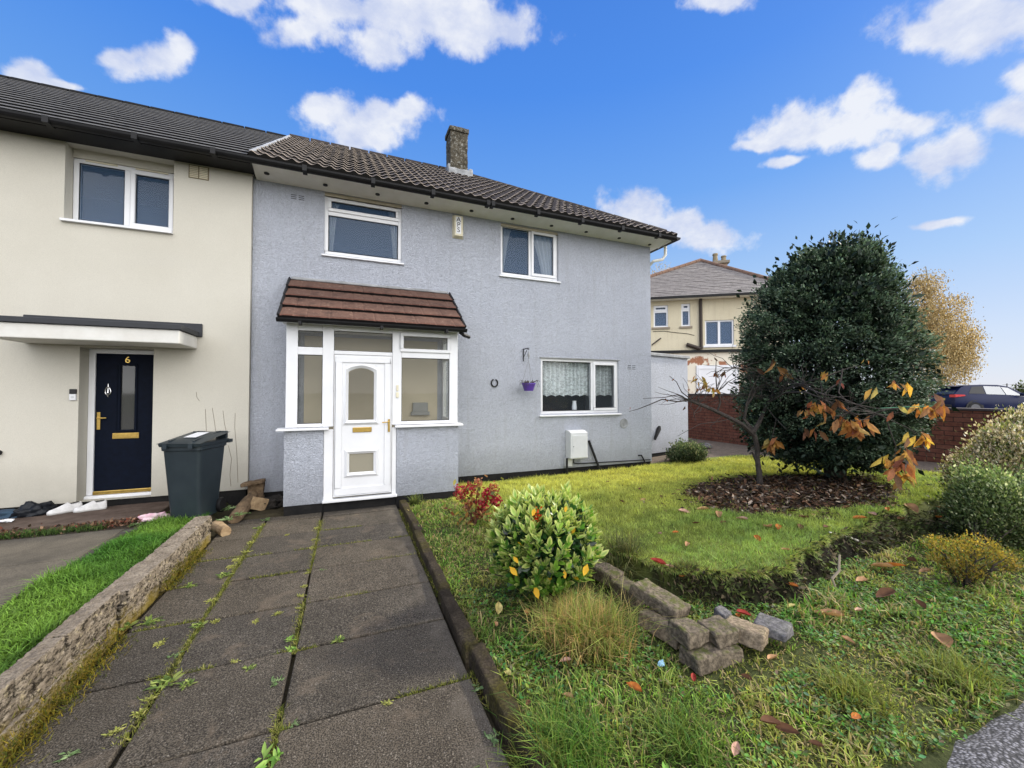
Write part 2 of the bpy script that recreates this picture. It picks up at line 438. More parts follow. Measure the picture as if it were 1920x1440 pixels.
for b in [(760, 25, 190, 60), (640, 15, 130, 34), (700, 75, 100, 42), (900, 50, 105, 44), (440, 0, 80, 20), (560, 60, 60, 22),
          (290, 112, 75, 30), (232, 100, 46, 16), (335, 92, 32, 28), (60, 146, 44, 26), (110, 160, 40, 10),
          (690, 225, 105, 40), (620, 212, 55, 26), (690, 262, 55, 22), (755, 215, 55, 28),
          (1850, 35, 150, 62), (1750, 62, 60, 34), (1340, 8, 64, 24), (1915, 140, 40, 26), (1910, 215, 80, 36),
          (1570, 238, 150, 42), (1480, 250, 80, 26), (1610, 198, 55, 34), (1425, 268, 46, 10), (1500, 222, 38, 26), (1690, 235, 60, 24),
          (1765, 288, 66, 38), (1790, 262, 30, 26), (1640, 308, 44, 18), (1665, 290, 22, 16), (1190, 405, 62, 44), (1330, 440, 66, 30), (1255, 425, 50, 28), (1300, 415, 26, 22), (1765, 416, 42, 9), (1465, 300, 34, 8)]:
    blob(*b)
cn = N(t, 'ShaderNodeTexNoise'); cn.inputs['Scale'].default_value = 16; cn.inputs['Detail'].default_value = 9; cn.inputs['Roughness'].default_value = .6; L(t, d, cn.inputs[0])
m1 = N(t, 'ShaderNodeMath', operation='MULTIPLY_ADD'); L(t, cn.outputs[0], m1.inputs[0]); m1.inputs[1].default_value = -2.0; m1.inputs[2].default_value = 1.97
m2 = N(t, 'ShaderNodeMath', operation='SUBTRACT'); L(t, m1.outputs[0], m2.inputs[0]); L(t, lens_, m2.inputs[1])
mr = N(t, 'ShaderNodeMapRange', interpolation_type='SMOOTHSTEP'); L(t, m2.outputs[0], mr.inputs[0]); mr.inputs[1].default_value = -.12; mr.inputs[2].default_value = .50
shade = ramp(t, noise(t, vmap(t, d, (1, 1, 1.6)), 9, 6, .6), [(.36, (5.9, 6.6, 8.7)), (.60, (9.0, 9.2, 9.7))])
cm = N(t, 'ShaderNodeMath', operation='MULTIPLY'); L(t, mr.outputs[0], cm.inputs[0]); cm.inputs[1].default_value = .93
full = mixc(t, cm.outputs[0], skyc, shade)
# unseen bright cloud added behind the camera to fill light onto the house fronts
gd = N(t, 'ShaderNodeVectorMath', operation='DOT_PRODUCT'); L(t, d, gd.inputs[0]); gd.inputs[1].default_value = Vector((.20, -.86, .47)).normalized()
gm = N(t, 'ShaderNodeMapRange', interpolation_type='SMOOTHSTEP'); L(t, gd.outputs['Value'], gm.inputs[0]); gm.inputs[1].default_value = .22; gm.inputs[2].default_value = .85
cl = ramp(t, noise(t, d, 2.6, 6, .6), [(.3, (22., 22.4, 23.6)), (.7, (39., 38.4, 38.)) ])
L(t, mixc(t, gm.outputs[0], full, cl), bg.inputs[0])

# ================================================================== ground
m, t, out = nt('ground_soil'); co = objco(t)
a = N(t, 'ShaderNodeAttribute', attribute_name='col').outputs[0]
k = mixc(t, .75, a, ramp(t, noise(t, co, 9, 6, .7), [(.28, .35), (.72, 1.35)]), 'MULTIPLY')
k = mixc(t, .55, k, ramp(t, noise(t, co, 90, 3, .6), [(.3, .4), (.7, 1.3)]), 'MULTIPLY')
princ(t, out, k, .95, 0, .15, bump(t, noise(t, co, 55, 5, .7), .7, .02)); M_GROUND = m
def axis(lo, hi, step, far):
    a = list(np.arange(lo, hi+step/2, step)); s = step; x = hi
    while x < far: s *= 1.35; x += s; a.append(x)
    s = step; x = lo; b = []
    while x > -far: s *= 1.35; x -= s; b.append(x)
    return np.array(b[::-1]+a)
gx = axis(-4.6, 10.4, .07, 900); gy = axis(.3, 8.6, .06, 900)
GX, GY = np.meshgrid(gx, gy); GZ = gz(GX, GY)
GZ = GZ + np.where((GX > .82) & (GX < 9) & (GY < 7.1), (vnoise(GX, GY, 3.1, 1)-.5)*.035+(vnoise(GX, GY, 9, 2)-.5)*.02, 0)
GZ = np.where(np.hypot(GX, GY) > 60, np.minimum(GZ, .4), GZ)
MULCH = (5.95, 4.0)     # middle of the leaf-strewn bed under the trees
def mulch_w(x, y):
    r = np.hypot((x-MULCH[0])/2.1, (y-MULCH[1])/.98) + (vnoise(x, y, 2.3, 5)-.5)*.6 + (vnoise(x, y, 7, 6)-.5)*.35
    return sstep((1.16-r)/.30)
def bank_w(x, y):
    yb = ybank(x)
    f = np.interp(x, [2.15, 2.5, 4.8, 6.0], [0, 1, 1, .25])
    return f*sstep((y-yb+.06)/.06)*sstep((yb+bank_width(x)*1.0+.03-y)/.06)
def region(x, y):
    lawn = np.array([.20, .235, .05]); rough = np.array([.052, .062, .020]); soil = np.array([.014, .011, .007]); mul = np.array([.055, .036, .022])
    yb = ybank(x)
    w = sstep((y-yb)/.3)[..., None]
    col = rough*(1-w)+lawn*w
    n1 = vnoise(x, y, 1.1, 3)[..., None]
    col = col*(.75+.5*n1)
    bw = bank_w(x, y)[..., None]; col = col*(1-bw)+soil*bw
    mw = mulch_w(x, y)[..., None]; col = col*(1-mw)+mul*mw
    drive = np.array([.17, .135, .105])
    dw = (sstep((x-9.3-(vnoise(x, y, 2, 8)-.5)*.15)/.12)*(x < 40) + ((y > 7.4) & (x > 6.35)))[..., None].clip(0, 1); col = col*(1-dw)+drive*dw
    lw = (x < -1.5)[..., None]; col = np.where(lw, np.array([.05, .07, .02]), col)
    nw = sstep((-2.28-x+(vnoise(x, y, 3, 9)-.5)*.2)/.06)[..., None]; col = col*(1-nw)+np.array([.095, .088, .078])*nw
    bs = ((y > 6.05) & (y < 6.45) & (x < -1.6) & (x > -5))[..., None]*.8; col = col*(1-bs)+np.array([.06, .045, .03])*bs
    pw = ((x > -1.6) & (x < .8))[..., None]; col = np.where(pw, np.array([.05, .042, .025]), col)
    ft = (np.hypot(x, y) > 30)[..., None]; col = np.where(ft, np.array([.07, .09, .04]), col)
    return col
ny, nx = GX.shape
idx = np.arange(nx*ny).reshape(ny, nx)
F = np.stack([idx[:-1, :-1], idx[:-1, 1:], idx[1:, 1:], idx[1:, :-1]], -1).reshape(-1, 4)
o = np_mesh('ground', np.stack([GX, GY, GZ], -1).reshape(-1, 3), F, region(GX, GY).reshape(-1, 3), M_GROUND, smooth=True); tag(o, kind='structure')
def GR(x, y):
    """ground height with its lumps, for planting"""
    z = gz(x, y)
    return z + np.where((x > .82) & (x < 9) & (y < 7.1), (vnoise(x, y, 3.1, 1)-.5)*.035+(vnoise(x, y, 9, 2)-.5)*.02, 0)

# ---- concrete slabs of the path
def slab_mat(name, base, dark, moss):
    m, t, out = nt(name); co = objco(t)
    c = ramp(t, noise(t, co, 1.7, 6, .65), [(.3, dark), (.7, base)])
    c = mixc(t, ramp(t, noise(t, co, 4.5, 6, .7), [(.5, 0.), (.72, .35)]), c, (.028, .022, .017))
    v = N(t, 'ShaderNodeTexVoronoi'); v.inputs['Scale'].default_value = 150; L(t, co, v.inputs['Vector'])
    c = mixc(t, ramp(t, v.outputs['Color'], [(.72, 0.), (.95, .7)]), c, (.30, .275, .24))
    c = mixc(t, ramp(t, noise(t, co, 130, 3, .6), [(.44, .85), (.56, 0.)]), c, (.014, .012, .010))
    isl = N(t, 'ShaderNodeNewGeometry').outputs['Random Per Island']
    c = mixc(t, .8, c, ramp(t, isl, [(0., (.74, .74, .76)), (.5, (1.0, .97, .92)), (1., (1.22, 1.14, 1.02))]), 'MULTIPLY')
    c = mixc(t, ramp(t, noise(t, co, 2.6, 6, .75, .6), [(.54, 0.), (.68, .55)]), c, (.165, .128, .092))
    sp = N(t, 'ShaderNodeTexVoronoi'); sp.inputs['Scale'].default_value = 24; L(t, co, sp.inputs['Vector'])
    c = mixc(t, ramp(t, sp.outputs['Distance'], [(.035, .75), (.10, 0.)]), c, (.22, .20, .18))
    # pale lichen and moss toward the kerb
    sxn = N(t, 'ShaderNodeSeparateXYZ'); L(t, co, sxn.inputs[0])
    mx = N(t, 'ShaderNodeMath', operation='MULTIPLY_ADD'); L(t, noise(t, co, 6, 5, .7), mx.inputs[0]); mx.inputs[1].default_value = .9; L(t, sxn.outputs[0], mx.inputs[2])
    hf = N(t, 'ShaderNodeMath', operation='MULTIPLY'); L(t, mx.outputs[0], hf.inputs[0]); hf.inputs[1].default_value = .5
    c = mixc(t, ramp(t, hf.outputs[0], [(.47, 0.), (.60, .55)]), c, (.15, .13, .105))
    c = mixc(t, ramp(t, hf.outputs[0], [(.60, 0.), (.68, .7)]), c, moss)
    h = N(t, 'ShaderNodeMath', operation='ADD'); L(t, noise(t, co, 140, 4, .7), h.inputs[0]); L(t, noise(t, co, 12, 4, .6), h.inputs[1])
    princ(t, out, c, .9, 0, .2, bump(t, h.outputs[0], .9, .012)); return m
M_SLAB = slab_mat('path_concrete', (.135, .118, .096), (.078, .068, .055), (.075, .080, .022))
mb = MB(); colx = [-1.43, -.985, -.315, .70]; yj = [6.33, 6.10, 5.51, 4.925, 4.34, 3.67, 3.03, 2.36, 1.70, 1.04, .38, -.28]
r2 = random.Random(3)
for i in range(3):
    for j in range(len(yj)-1):
        off = [.02, 0, -.01][i]
        g = .007 if r2.random() < .6 else .011
        x0, x1, y1, y0 = colx[i]+g+(.006 if i else 0), colx[i+1]-g, yj[j]-g+off, yj[j+1]+g+off
        if j == 0: y1 = 6.34
        tx, ty = r2.uniform(-.006, .006), r2.uniform(-.006, .006)
        zz = r2.uniform(-.003, .004)
        b = len(mb.v); mb.box(x0, x1, y0, y1, -.06, 0)
        for q in range(b, len(mb.v)):
            x, y, z = mb.v[q]
            mb.v[q] = (x+r2.uniform(-.006, .006), y+r2.uniform(-.006, .006), z+zz+tx*(x-(x0+x1)/2)/(x1-x0)+ty*(y-(y0+y1)/2)/.6)
o = mb.build('path', M_SLAB, bevel=.010, seg=2); tag(o, kind='structure')

# ---- mossy concrete edging beside the path
m, t, out = nt('edging_concrete'); co = objco(t)
c = ramp(t, noise(t, co, 5, 6, .7), [(.3, (.028, .022, .016)), (.7, (.105, .082, .058))])
c = mixc(t, ramp(t, noise(t, co, 2.6, 6, .7), [(.46, 0.), (.62, .85)]), c, (.070, .062, .012))
c = mixc(t, ramp(t, noise(t, co, 60, 3), [(.42, .55), (.6, 0.)]), c, (.02, .016, .012))
princ(t, out, c, .95, 0, .1, bump(t, noise(t, co, 40, 6, .75), .9, .02)); M_EDGE = m
mb = MB(); y = 6.28
while y > .3:
    ln = r2.uniform(.58, .9); x = .775 + r2.uniform(-.012, .012) + .012*math.sin(y*1.3)
    mb.obox((x, y-ln/2, .005+r2.uniform(-.008, .01)), .085+r2.uniform(-.01, .015), ln-.012, .15, Matrix.Rotation(r2.uniform(-.02, .02), 3, 'Z') @ Matrix.Rotation(r2.uniform(-.05, .05), 3, 'Y'), taper=1.1)
    y -= ln
o = mb.build('path_edging', M_EDGE, bevel=.012, seg=2, smooth=True, rough=(3, .012, 9)); tag(o, kind='structure')

# ---- tarmac footway at the front right
m, t, out = nt('tarmac'); co = objco(t)
c = ramp(t, noise(t, co, 1.2, 5, .6), [(.3, (.085, .082, .085)), (.7, (.135, .13, .135))])
v = N(t, 'ShaderNodeTexVoronoi'); v.inputs['Scale'].default_value = 75; L(t, co, v.inputs['Vector'])
c = mixc(t, ramp(t, v.outputs['Color'], [(.2, .0), (.9, .75)]), c, (.36, .35, .37))
c = mixc(t, ramp(t, v.outputs['Distance'], [(.30, 0.), (.62, .85)]), c, (.02, .02, .02))
princ(t, out, c, .9, 0, .3, bump(t, v.outputs['Distance'], .7, -.006)); M_TAR = m
px_ = np.arange(1.3, 9.01, .06); NY = 26
V = []; 
for q, x in enumerate(px_):
    e = 1.02 + .02*math.sin(x*2.1) + .05*(float(vnoise(x, 0, 4, 31))-.5)+.03*(float(vnoise(x, 0, 13, 32))-.5) - .5*math.exp(-((x-1.2)/.45)**2)
    for k in range(NY+1):
        y = -2.2 + (e+2.2)*(k/NY); V.append((x, y, G(x, max(y, .5))+.035-(.06 if k == NY else 0)))
nxp = len(px_); idp = np.arange(nxp*(NY+1)).reshape(nxp, NY+1)
F = np.stack([idp[:-1, :-1], idp[1:, :-1], idp[1:, 1:], idp[:-1, 1:]], -1).reshape(-1, 4)
o = np_mesh('pavement', V, F, None, M_TAR, smooth=True); tag(o, kind='structure')

# ---- next door's slab in front of the step
m, t, out = nt('old_doorstep'); co = objco(t)
c = ramp(t, noise(t, co, 4, 6, .7), [(.3, (.055, .038, .030)), (.7, (.14, .105, .085))])
princ(t, out, c, .95, 0, .1, bump(t, noise(t, co, 60, 5), .6, .01)); M_STEP = m
mb = MB(); mb.box(-5.2, -2.22, 6.38, 7.13, .03, .166)
o = mb.build('doorstep_paving', M_STEP, bevel=.02, seg=2, rough=(4, .012, 5), smooth=True); tag(o, kind='structure')
m, t, out = nt('neighbour_concrete'); co = objco(t)
c = ramp(t, noise(t, co, 2.2, 6, .7), [(.3, (.065, .058, .047)), (.7, (.155, .135, .105))])
c = mixc(t, ramp(t, noise(t, co, 110, 3), [(.4, .5), (.6, 0.)]), c, (.03, .027, .024))
princ(t, out, c, .9, 0, .2, bump(t, noise(t, co, 90, 4), .5, .008)); M_NPATH = m
mb = MB()
for j in range(7): mb.box(-5.4, -2.36+.03*math.sin(j*2.1), 6.02-.92*(j+1)+.02, 6.02-.92*j, .05, .128+.004*(j % 2))
o = mb.build('neighbour_path', M_NPATH, bevel=.012); tag(o, kind='structure')

# ================================================================== grass (nobody could count it)
M_BLADE = vcol('grass_blade', rough=.6, transl=.42, spec=.25)
def scatter(n, x0, x1, y0, y1): return rng.uniform(x0, x1, n), rng.uniform(y0, y1, n)
def near_stones(x, y): return ((x > 1.84) & (x < 2.8) & (y > 1.60) & (y < 1.98)) | ((x > 1.84) & (x < 2.2) & (y >= 1.98) & (y < 3.0))
# upper lawn: short mossy turf
x, y = scatter(270000, .85, 9.4, 1.9, 7.12)
yb = ybank(x)
dist = np.hypot(x, y)
keep = (y > yb+np.where(x > 2.2, bank_width(x)*.72, -.02)) & (rng.uniform(size=len(x)) > mulch_w(x, y)*.96) & (rng.uniform(size=len(x)) < np.clip(5.0/dist, .35, 1)) & ~((x < 1.75) & (y > 6.2))
x, y, dist = x[keep], y[keep], dist[keep]; n = len(x)
yel = np.clip(vnoise(x, y, 1.1, 12)*.55+vnoise(x, y, 6, 13)*.3+.20*(y-4.1), 0, 1)[:, None]
col = (np.array([.28, .42, .10])*(1-yel)+np.array([.70, .70, .15])*yel)*(.55+.5*vnoise(x, y, 9, 15)[:, None]+.35*vnoise(x, y, 22, 16)[:, None])*(1+.28*rng.normal(size=(n, 1))).clip(.4, 1.9)
hh = (.016+.02*rng.uniform(size=n)**2)*(1+.9*vnoise(x, y, 5, 14)) * np.clip(dist/3.2, .9, 1.7)
ed = np.exp(-((y-ybank(x))/.12)**2)
hh = hh*(1-.3*ed)
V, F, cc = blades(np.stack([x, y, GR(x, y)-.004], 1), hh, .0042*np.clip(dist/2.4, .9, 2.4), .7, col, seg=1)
o = np_mesh('lawn_grass', V, F, cc, M_BLADE); tag(o, 'short yellow-green mossy lawn in front of the grey house', 'grass', kind='stuff')
# turf drooping over the cut edge
x = rng.uniform(2.15, 7, 24000); y = ybank(x)+bank_width(x)*rng.uniform(.72, 1.15, len(x)); kp = vnoise(x, x*0, 5, 57)+.3*rng.normal(size=len(x)) > .22; x, y = x[kp], y[kp]; n = len(x)
D = np.stack([rng.normal(0, .6, n), -np.ones(n), rng.normal(-.25, .5, n)], 1); Lf = rng.uniform(.02, .065, n)
col = pick([(.30, .42, .10), (.42, .47, .12), (.18, .26, .06), (.42, .37, .16)], n, .3)
V, F, cc = cards(np.stack([x, y, GR(x, y)+.008], 1), np.array([0, 0, 1.])+.4*unit(n), D, Lf, .006, col)
o = np_mesh('turf_edge', V, F, cc, M_BLADE); tag(o, 'ragged turf hanging over the cut edge of the lawn', 'grass', kind='stuff')
# rough grass by the kerb and along the front
x, y = scatter(330000, .80, 9.2, .55, 6.4)
yb = ybank(x)
dist = np.hypot(x, y)
pe = np.where(x > 1.62, 1.03+.08*(vnoise(x, y, 5, 21)-.5), -1)
keep = (y < yb-.06) & (y > pe-.04*rng.uniform(size=len(x))) & (rng.uniform(size=len(x)) < np.clip(2.6/dist, .3, 1)) & (vnoise(x, y, 2.2, 25)+.3*rng.normal(size=len(x)) > .16)
keep &= ~((x < 1.7) & (y > 6.25)); keep &= ~(near_stones(x, y) & (rng.uniform(size=len(x)) < .55)); keep &= ~((np.hypot(x-1.75, y-3.3) < .38))
x, y, dist = x[keep], y[keep], dist[keep]; n = len(x)
q = vnoise(x, y, 1.6, 27)[:, None]; q2 = (vnoise(x, y, 4.5, 28) > .62)[:, None]
col = np.array([.17, .31, .055])*(1-q)+np.array([.43, .47, .10])*q
dry = rng.uniform(size=(n, 1)) < .10+.28*vnoise(x, y, 1.9, 26)[:, None]; col = np.where(dry, np.array([.48, .38, .18]), col); col = np.where(q2 & ~dry, col*np.array([.75, 1.05, .8]), col)
col = col*(1+.3*rng.normal(size=(n, 1))).clip(.35, 1.9)
h = (.018+.040*rng.uniform(size=n)**2.2)*(.50+1.1*vnoise(x, y, 2.7, 29))*np.where(vnoise(x, y, 6.5, 30) > .72, 1.6, 1.)
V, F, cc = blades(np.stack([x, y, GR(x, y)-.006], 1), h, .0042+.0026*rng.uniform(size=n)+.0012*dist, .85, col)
o = np_mesh('rough_grass', V, F, cc, M_BLADE); tag(o, 'rough uncut grass between the path edging and the tarmac pavement', 'grass', kind='stuff')
# neighbour's strip, greener
x, y = scatter(46000, -2.42, -1.60, 1.4, 6.25)
edge = -2.32+.16*(vnoise(x, y, 2.4, 33)-.5)+.22*sstep((y-5.2)/1.)
keep = (x > edge) & (x < -1.62-.14*sstep((vnoise(x, y, 1.3, 35)-.6)/.1)); x, y = x[keep], y[keep]; n = len(x)
q = vnoise(x, y, 2.5, 36)[:, None]
col = (np.array([.06, .19, .025])*(1-q)+np.array([.22, .38, .06])*q)*(1+.25*rng.normal(size=(n, 1))).clip(.4, 1.8)
V, F, cc = blades(np.stack([x, y, gz(x, y)-.005], 1), (.025+.075*rng.uniform(size=n)**1.6)*(.6+.9*vnoise(x, y, 4, 37)), .0075, .8, col)
o = np_mesh('verge_grass', V, F, cc, M_BLADE); tag(o, 'bright green grass strip behind the low stone wall', 'grass', kind='stuff')
# small broad weeds creeping through the rough grass
n0 = 10000; x, y = scatter(n0, .84, 4.6, .75, 3.6); yb = ybank(x)
keep = (y < yb-.02) & (y > np.where(x > 1.62, 1.0, 0)) & (vnoise(x, y, 3.3, 41)+.15*rng.normal(size=len(x)) > .46) & ~near_stones(x, y); x, y = x[keep], y[keep]
P = []; D = []; Lf = []; Cl = []
for a, b in zip(x, y):
    k = rnd.randint(3, 6); c0 = rnd.choice([(.12, .22, .045), (.17, .27, .065), (.22, .31, .10), (.10, .18, .055)])
    for j in range(k):
        an = rnd.random()*2*PI; P.append((a+.01*rnd.gauss(0, 1), b+.01*rnd.gauss(0, 1), float(GR(a, b))+rnd.uniform(.012, .035))); D.append((math.cos(an), math.sin(an), rnd.uniform(.1, .7))); Lf.append(rnd.uniform(.014, .032)); Cl.append([q*rnd.uniform(.6, 1.5) for q in c0])
P = np.array(P); D = np.array(D); Lf = np.array(Lf)
V, F, cc = leaves(P, np.tile([0, 0, 1.], (len(P), 1))+.4*unit(len(P)), D, Lf, Lf*.55, np.array(Cl))
o = np_mesh('creeping_weeds', V, F, cc.reshape(-1, 3), M_BLADE); tag(o, 'small broad-leaved weeds creeping through the rough grass', 'weeds', kind='stuff')
# leaf litter under the trees
M_LITTER = vcol('litter_leaf', rough=.75, transl=.12, spec=.2)
x = rng.normal(MULCH[0], 1.1, 12500); y = rng.normal(MULCH[1], .56, 12500)
keep = mulch_w(x, y) > rng.uniform(size=len(x))*.9; x, y = x[keep], y[keep]; n = len(x)
D = np.stack([rng.normal(size=n), rng.normal(size=n), rng.normal(size=n)*.35], 1)
NN = np.array([0, 0, 1.])+.55*unit(n)
col = pick([(.06, .036, .022), (.12, .062, .034), (.19, .105, .055), (.030, .022, .016), (.34, .27, .20), (.11, .085, .06)], n, .3, [.26, .20, .12, .20, .08, .14])
Lf = rng.uniform(.04, .10, n)
V, F, cc = leaves(np.stack([x, y, GR(x, y)+.004+.05*rng.uniform(size=n)**2], 1), NN, D, Lf, Lf*.42, col, fold=.45, droop=.15)
o = np_mesh('leaf_litter', V, F, cc.reshape(-1, 3), M_LITTER); tag(o, 'brown dead leaf litter covering the bed beneath the trees', 'leaf litter', kind='stuff')
# dark roots, moss and trailing bits on the cut face of the bank
x = rng.uniform(2.2, 7, 9000); yb = ybank(x); y = yb+rng.uniform(-.12, 1., len(x))*np.minimum(bank_width(x), .2); n = len(x)
kp = (vnoise(x, y, 3.2, 55)+.35*rng.normal(size=n) > .30); x, y = x[kp], y[kp]; n = len(x)
col = pick([(.018, .016, .008), (.04, .05, .015), (.09, .12, .03), (.09, .07, .04)], n, .3)
D = np.stack([rng.normal(0, .6, n), -np.abs(rng.normal(.6, .4, n)), rng.normal(-.3, .8, n)], 1)
Lf = rng.uniform(.015, .075, n)
V, F, cc = cards(np.stack([x, y, GR(x, y)+.004], 1), np.array([0, -.7, .7])+.6*unit(n), D, Lf, Lf*rng.uniform(.12, .5, n), col)
o = np_mesh('bank_growth', V, F, cc, M_LITTER); tag(o, 'dark soil face with roots and moss along the lawn edge', 'ground cover', kind='stuff')
# ================================================================== building materials
M_GREY = render_wall('grey_roughcast', (.545, .572, .640), (.475, .50, .565), (.37, .38, .40), 27, 1., .034, streak=.5, zdirt=(.3, .95, .55))
M_CREAM = render_wall('cream_render', (.625, .595, .515), (.57, .54, .46), (.40, .36, .28), 150, .35, .006, streak=.05, zdirt=(.25, .95, .45))
M_BLACKPAINT = simple('black_bitumen', (.006, .006, .007), (.014, .013, .012), 7, .8, spec=.2, bs=.5, bscale=30, dist=.01)
M_UPVC = simple('white_upvc', (.76, .765, .78), (.69, .695, .71), 3, .35, spec=.5, grime=.10)
M_SOFFIT = simple('painted_soffit', (.90, .89, .84), (.80, .79, .72), 4, .6, grime=.15)
M_GUTTER = simple('black_gutter', (.007, .007, .008), (.012, .012, .013), 8, .5, spec=.22, bs=.1)
M_DARKROOM = simple('dark_room', (.055, .055, .06), (.04, .04, .045), 2, .9)
M_LEAD = simple('pale_flashing', (.34, .35, .36), (.20, .205, .21), 9, .6, bs=.4, bscale=20, dist=.01)
M_BRASS = simple('brass', (.62, .42, .12), (.42, .28, .08), 20, .3, 1.0)
M_BLACKIRON = simple('black_iron', (.010, .010, .011), None, 20, .45, bs=.2)
M_GLASS = glass('window_glass', (.80, .84, .88), .55, .0, .30, (.13, .23, .40))  # blue diffuse haze stands in for the sky reflected in the panes
M_GLASSP = glass('porch_glass', (.93, .94, .92), .40, .015, .06, (.45, .45, .42))
def roof_mat(name, base, dark, pale, lich):
    m, t, out = nt(name); co = objco(t)
    v = N(t, 'ShaderNodeTexVoronoi'); v.inputs['Scale'].default_value = 4.5; L(t, co, v.inputs['Vector'])
    c = mixc(t, .35, ramp(t, noise(t, co, 2.5, 6, .65), [(.3, dark), (.7, base)]), v.outputs['Color'], 'OVERLAY')
    sp = N(t, 'ShaderNodeSeparateColor'); L(t, c, sp.inputs[0])
    bw = N(t, 'ShaderNodeRGBToBW'); L(t, c, bw.inputs[0])
    c = mixc(t, ramp(t, bw.outputs[0], [(.0, 0.), (.2, 1.)]), dark, base)
    c = mixc(t, ramp(t, noise(t, co, 23, 5, .7), [(.56, 0.), (.72, lich)]), c, pale)
    c = mixc(t, ramp(t, noise(t, co, 7, 5, .7), [(.5, 0.), (.72, .7)]), c, tuple(x*.3 for x in dark))
    princ(t, out, c, .85, 0, .25, bump(t, noise(t, co, 60, 4), .4, .01)); return m
M_PANTILE = [roof_mat('brown_pantile', (.070, .055, .046), (.030, .024, .021), (.22, .19, .155), .5), roof_mat('pantile_shadow_edge', (.02, .016, .014), (.01, .009, .008), (.05, .04, .03), .2), roof_mat('pantile_worn_lit_edge', (.30, .25, .205), (.15, .125, .10), (.45, .40, .34), .7)]  # pale edge: weathering plus light caught on the tile noses, put into colour
M_FLATTILE = [roof_mat('charcoal_tile', (.010, .0098, .0096), (.006, .0058, .0058), (.025, .025, .024), .3), roof_mat('charcoal_shadow_edge', (.006, .006, .006), (.004, .004, .004), (.012, .012, .012), .2), roof_mat('charcoal_lit_edge', (.12, .117, .113), (.075, .073, .07), (.16, .155, .15), .5)]  # pale edge: light caught along each course, painted into the colour
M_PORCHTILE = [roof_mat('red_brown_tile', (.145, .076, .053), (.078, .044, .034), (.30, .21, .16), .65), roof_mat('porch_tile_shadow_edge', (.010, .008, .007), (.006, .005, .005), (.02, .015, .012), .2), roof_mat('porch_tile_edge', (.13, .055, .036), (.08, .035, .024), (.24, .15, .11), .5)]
M_SLATE = [roof_mat('old_slate', (.215, .195, .18), (.13, .118, .11), (.40, .36, .32), .5), roof_mat('slate_shadow_edge', (.06, .05, .04), (.04, .03, .03), (.1, .09, .08), .3), roof_mat('slate_pale_edge', (.28, .25, .23), (.18, .165, .15), (.45, .40, .33), .5)]  # pale edge: lighter tone along each course

def tile_slope(O, U, Vv, width, length, pitch_w, course, amp, lip, per=8, cuts=(), seedv=1, joint=0, jn=1., jv=.012, edge=.022):
    """courses of interlocking tiles laid up a slope, as real relief. returns (V, F)"""
    O, U, Vv = Vector(O), Vector(U), Vector(Vv); Nn = U.cross(Vv).normalized()
    rr = random.Random(seedv); nu = max(2, int(round(width/pitch_w*per)))
    us = [width*i/nu for i in range(nu+1)]; nc = int(math.ceil(length/course)); bm = bmesh.new()
    tiles = {}
    for j in range(nc):
        v0, v1 = j*course-.03, min((j+1)*course, length)
        rows = []
        for vv, base in ((v0, -.01), (v0, lip), (v0+edge, lip+.004), (v1, .002)):
            row = []
            for i, u in enumerate(us):
                ph = u/pitch_w*2*PI; ti = int(u/pitch_w/2+.001)
                jit = tiles.setdefault((j, ti), (rr.uniform(-.004, .006)*jn, rr.uniform(-jv, jv)))
                h = amp*(.5+.5*math.sin(ph))**1.4 if amp else 0
                if joint and abs((u/(joint)+.5*(j % 2)) % 1) < 1.01*pitch_w/per/joint: h -= .005
                hb = base + (h if base > -.005 else min(h, amp)*.0)
                row.append(bm.verts.new(O + U*u + Vv*(vv+jit[1]*(vv < v1)) + Nn*(hb+jit[0])))
            rows.append(row)
        for q, (a, b) in enumerate(zip(rows, rows[1:])):
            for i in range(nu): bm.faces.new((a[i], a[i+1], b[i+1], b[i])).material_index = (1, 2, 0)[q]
    for (pt, nrm) in cuts:
        bmesh.ops.bisect_plane(bm, geom=bm.verts[:]+bm.edges[:]+bm.faces[:], plane_co=Vector(pt), plane_no=Vector(nrm), clear_outer=True)
    bm.verts.index_update()
    V = [tuple(v.co) for v in bm.verts]; F = [tuple(v.index for v in f.verts) for f in bm.faces]; MI = [f.material_index for f in bm.faces]
    bm.free(); return V, F, MI
def tiles(mb, T):
    n = len(mb.f); mb.add(T[0], T[1]); mb.m[n:] = T[2]
def casement(parent, name, x0, x1, z0, z1, y, lights, sill=True, gmat=None, sillx=.04, fw=.055, label=None, vent=False, opening=()):
    """a white window: outer frame, mullions, sashes; each light (x0,x1,z0,z1,opens) gets a pane of its own"""
    mb = MB(); frame_ring(mb, x0, x1, z0, z1, y, y+.07, fw)
    for (a, b, c, d, op) in lights:
        if op: frame_ring(mb, a-.012, b+.012, c-.012, d+.012, y-.022, y+.05, .052)
    for q in opening: mb.box(*q)
    w = mb.build(name, M_UPVC, parent, bevel=.006, seg=1)
    if label: w['label'] = label
    for (a, b, c, d, op) in lights:
        i = .04 if op else 0
        p = MB(); p.quad((a+i-.004, y+.025, c+i-.004), (b-i+.004, y+.025, c+i-.004), (b-i+.004, y+.025, d-i+.004), (a+i-.004, y+.025, d-i+.004)); p.build('pane', gmat or M_GLASS, w)
        k = MB(); g = .006
        frame_ring(k, a+i-.001, b-i+.001, c+i-.001, d-i+.001, y+.012, y+.021, .008); k.build('gasket', M_BLACKPAINT, w)
    if sill:
        s = MB(); s.prism([(y-.085, z0-.045), (y-.085, z0-.018), (y+.06, z0-.001), (y+.06, z0-.045)], x0-sillx, x1+sillx, 'x'); s.build('sill', M_UPVC, w, bevel=.004, seg=1)
    return w
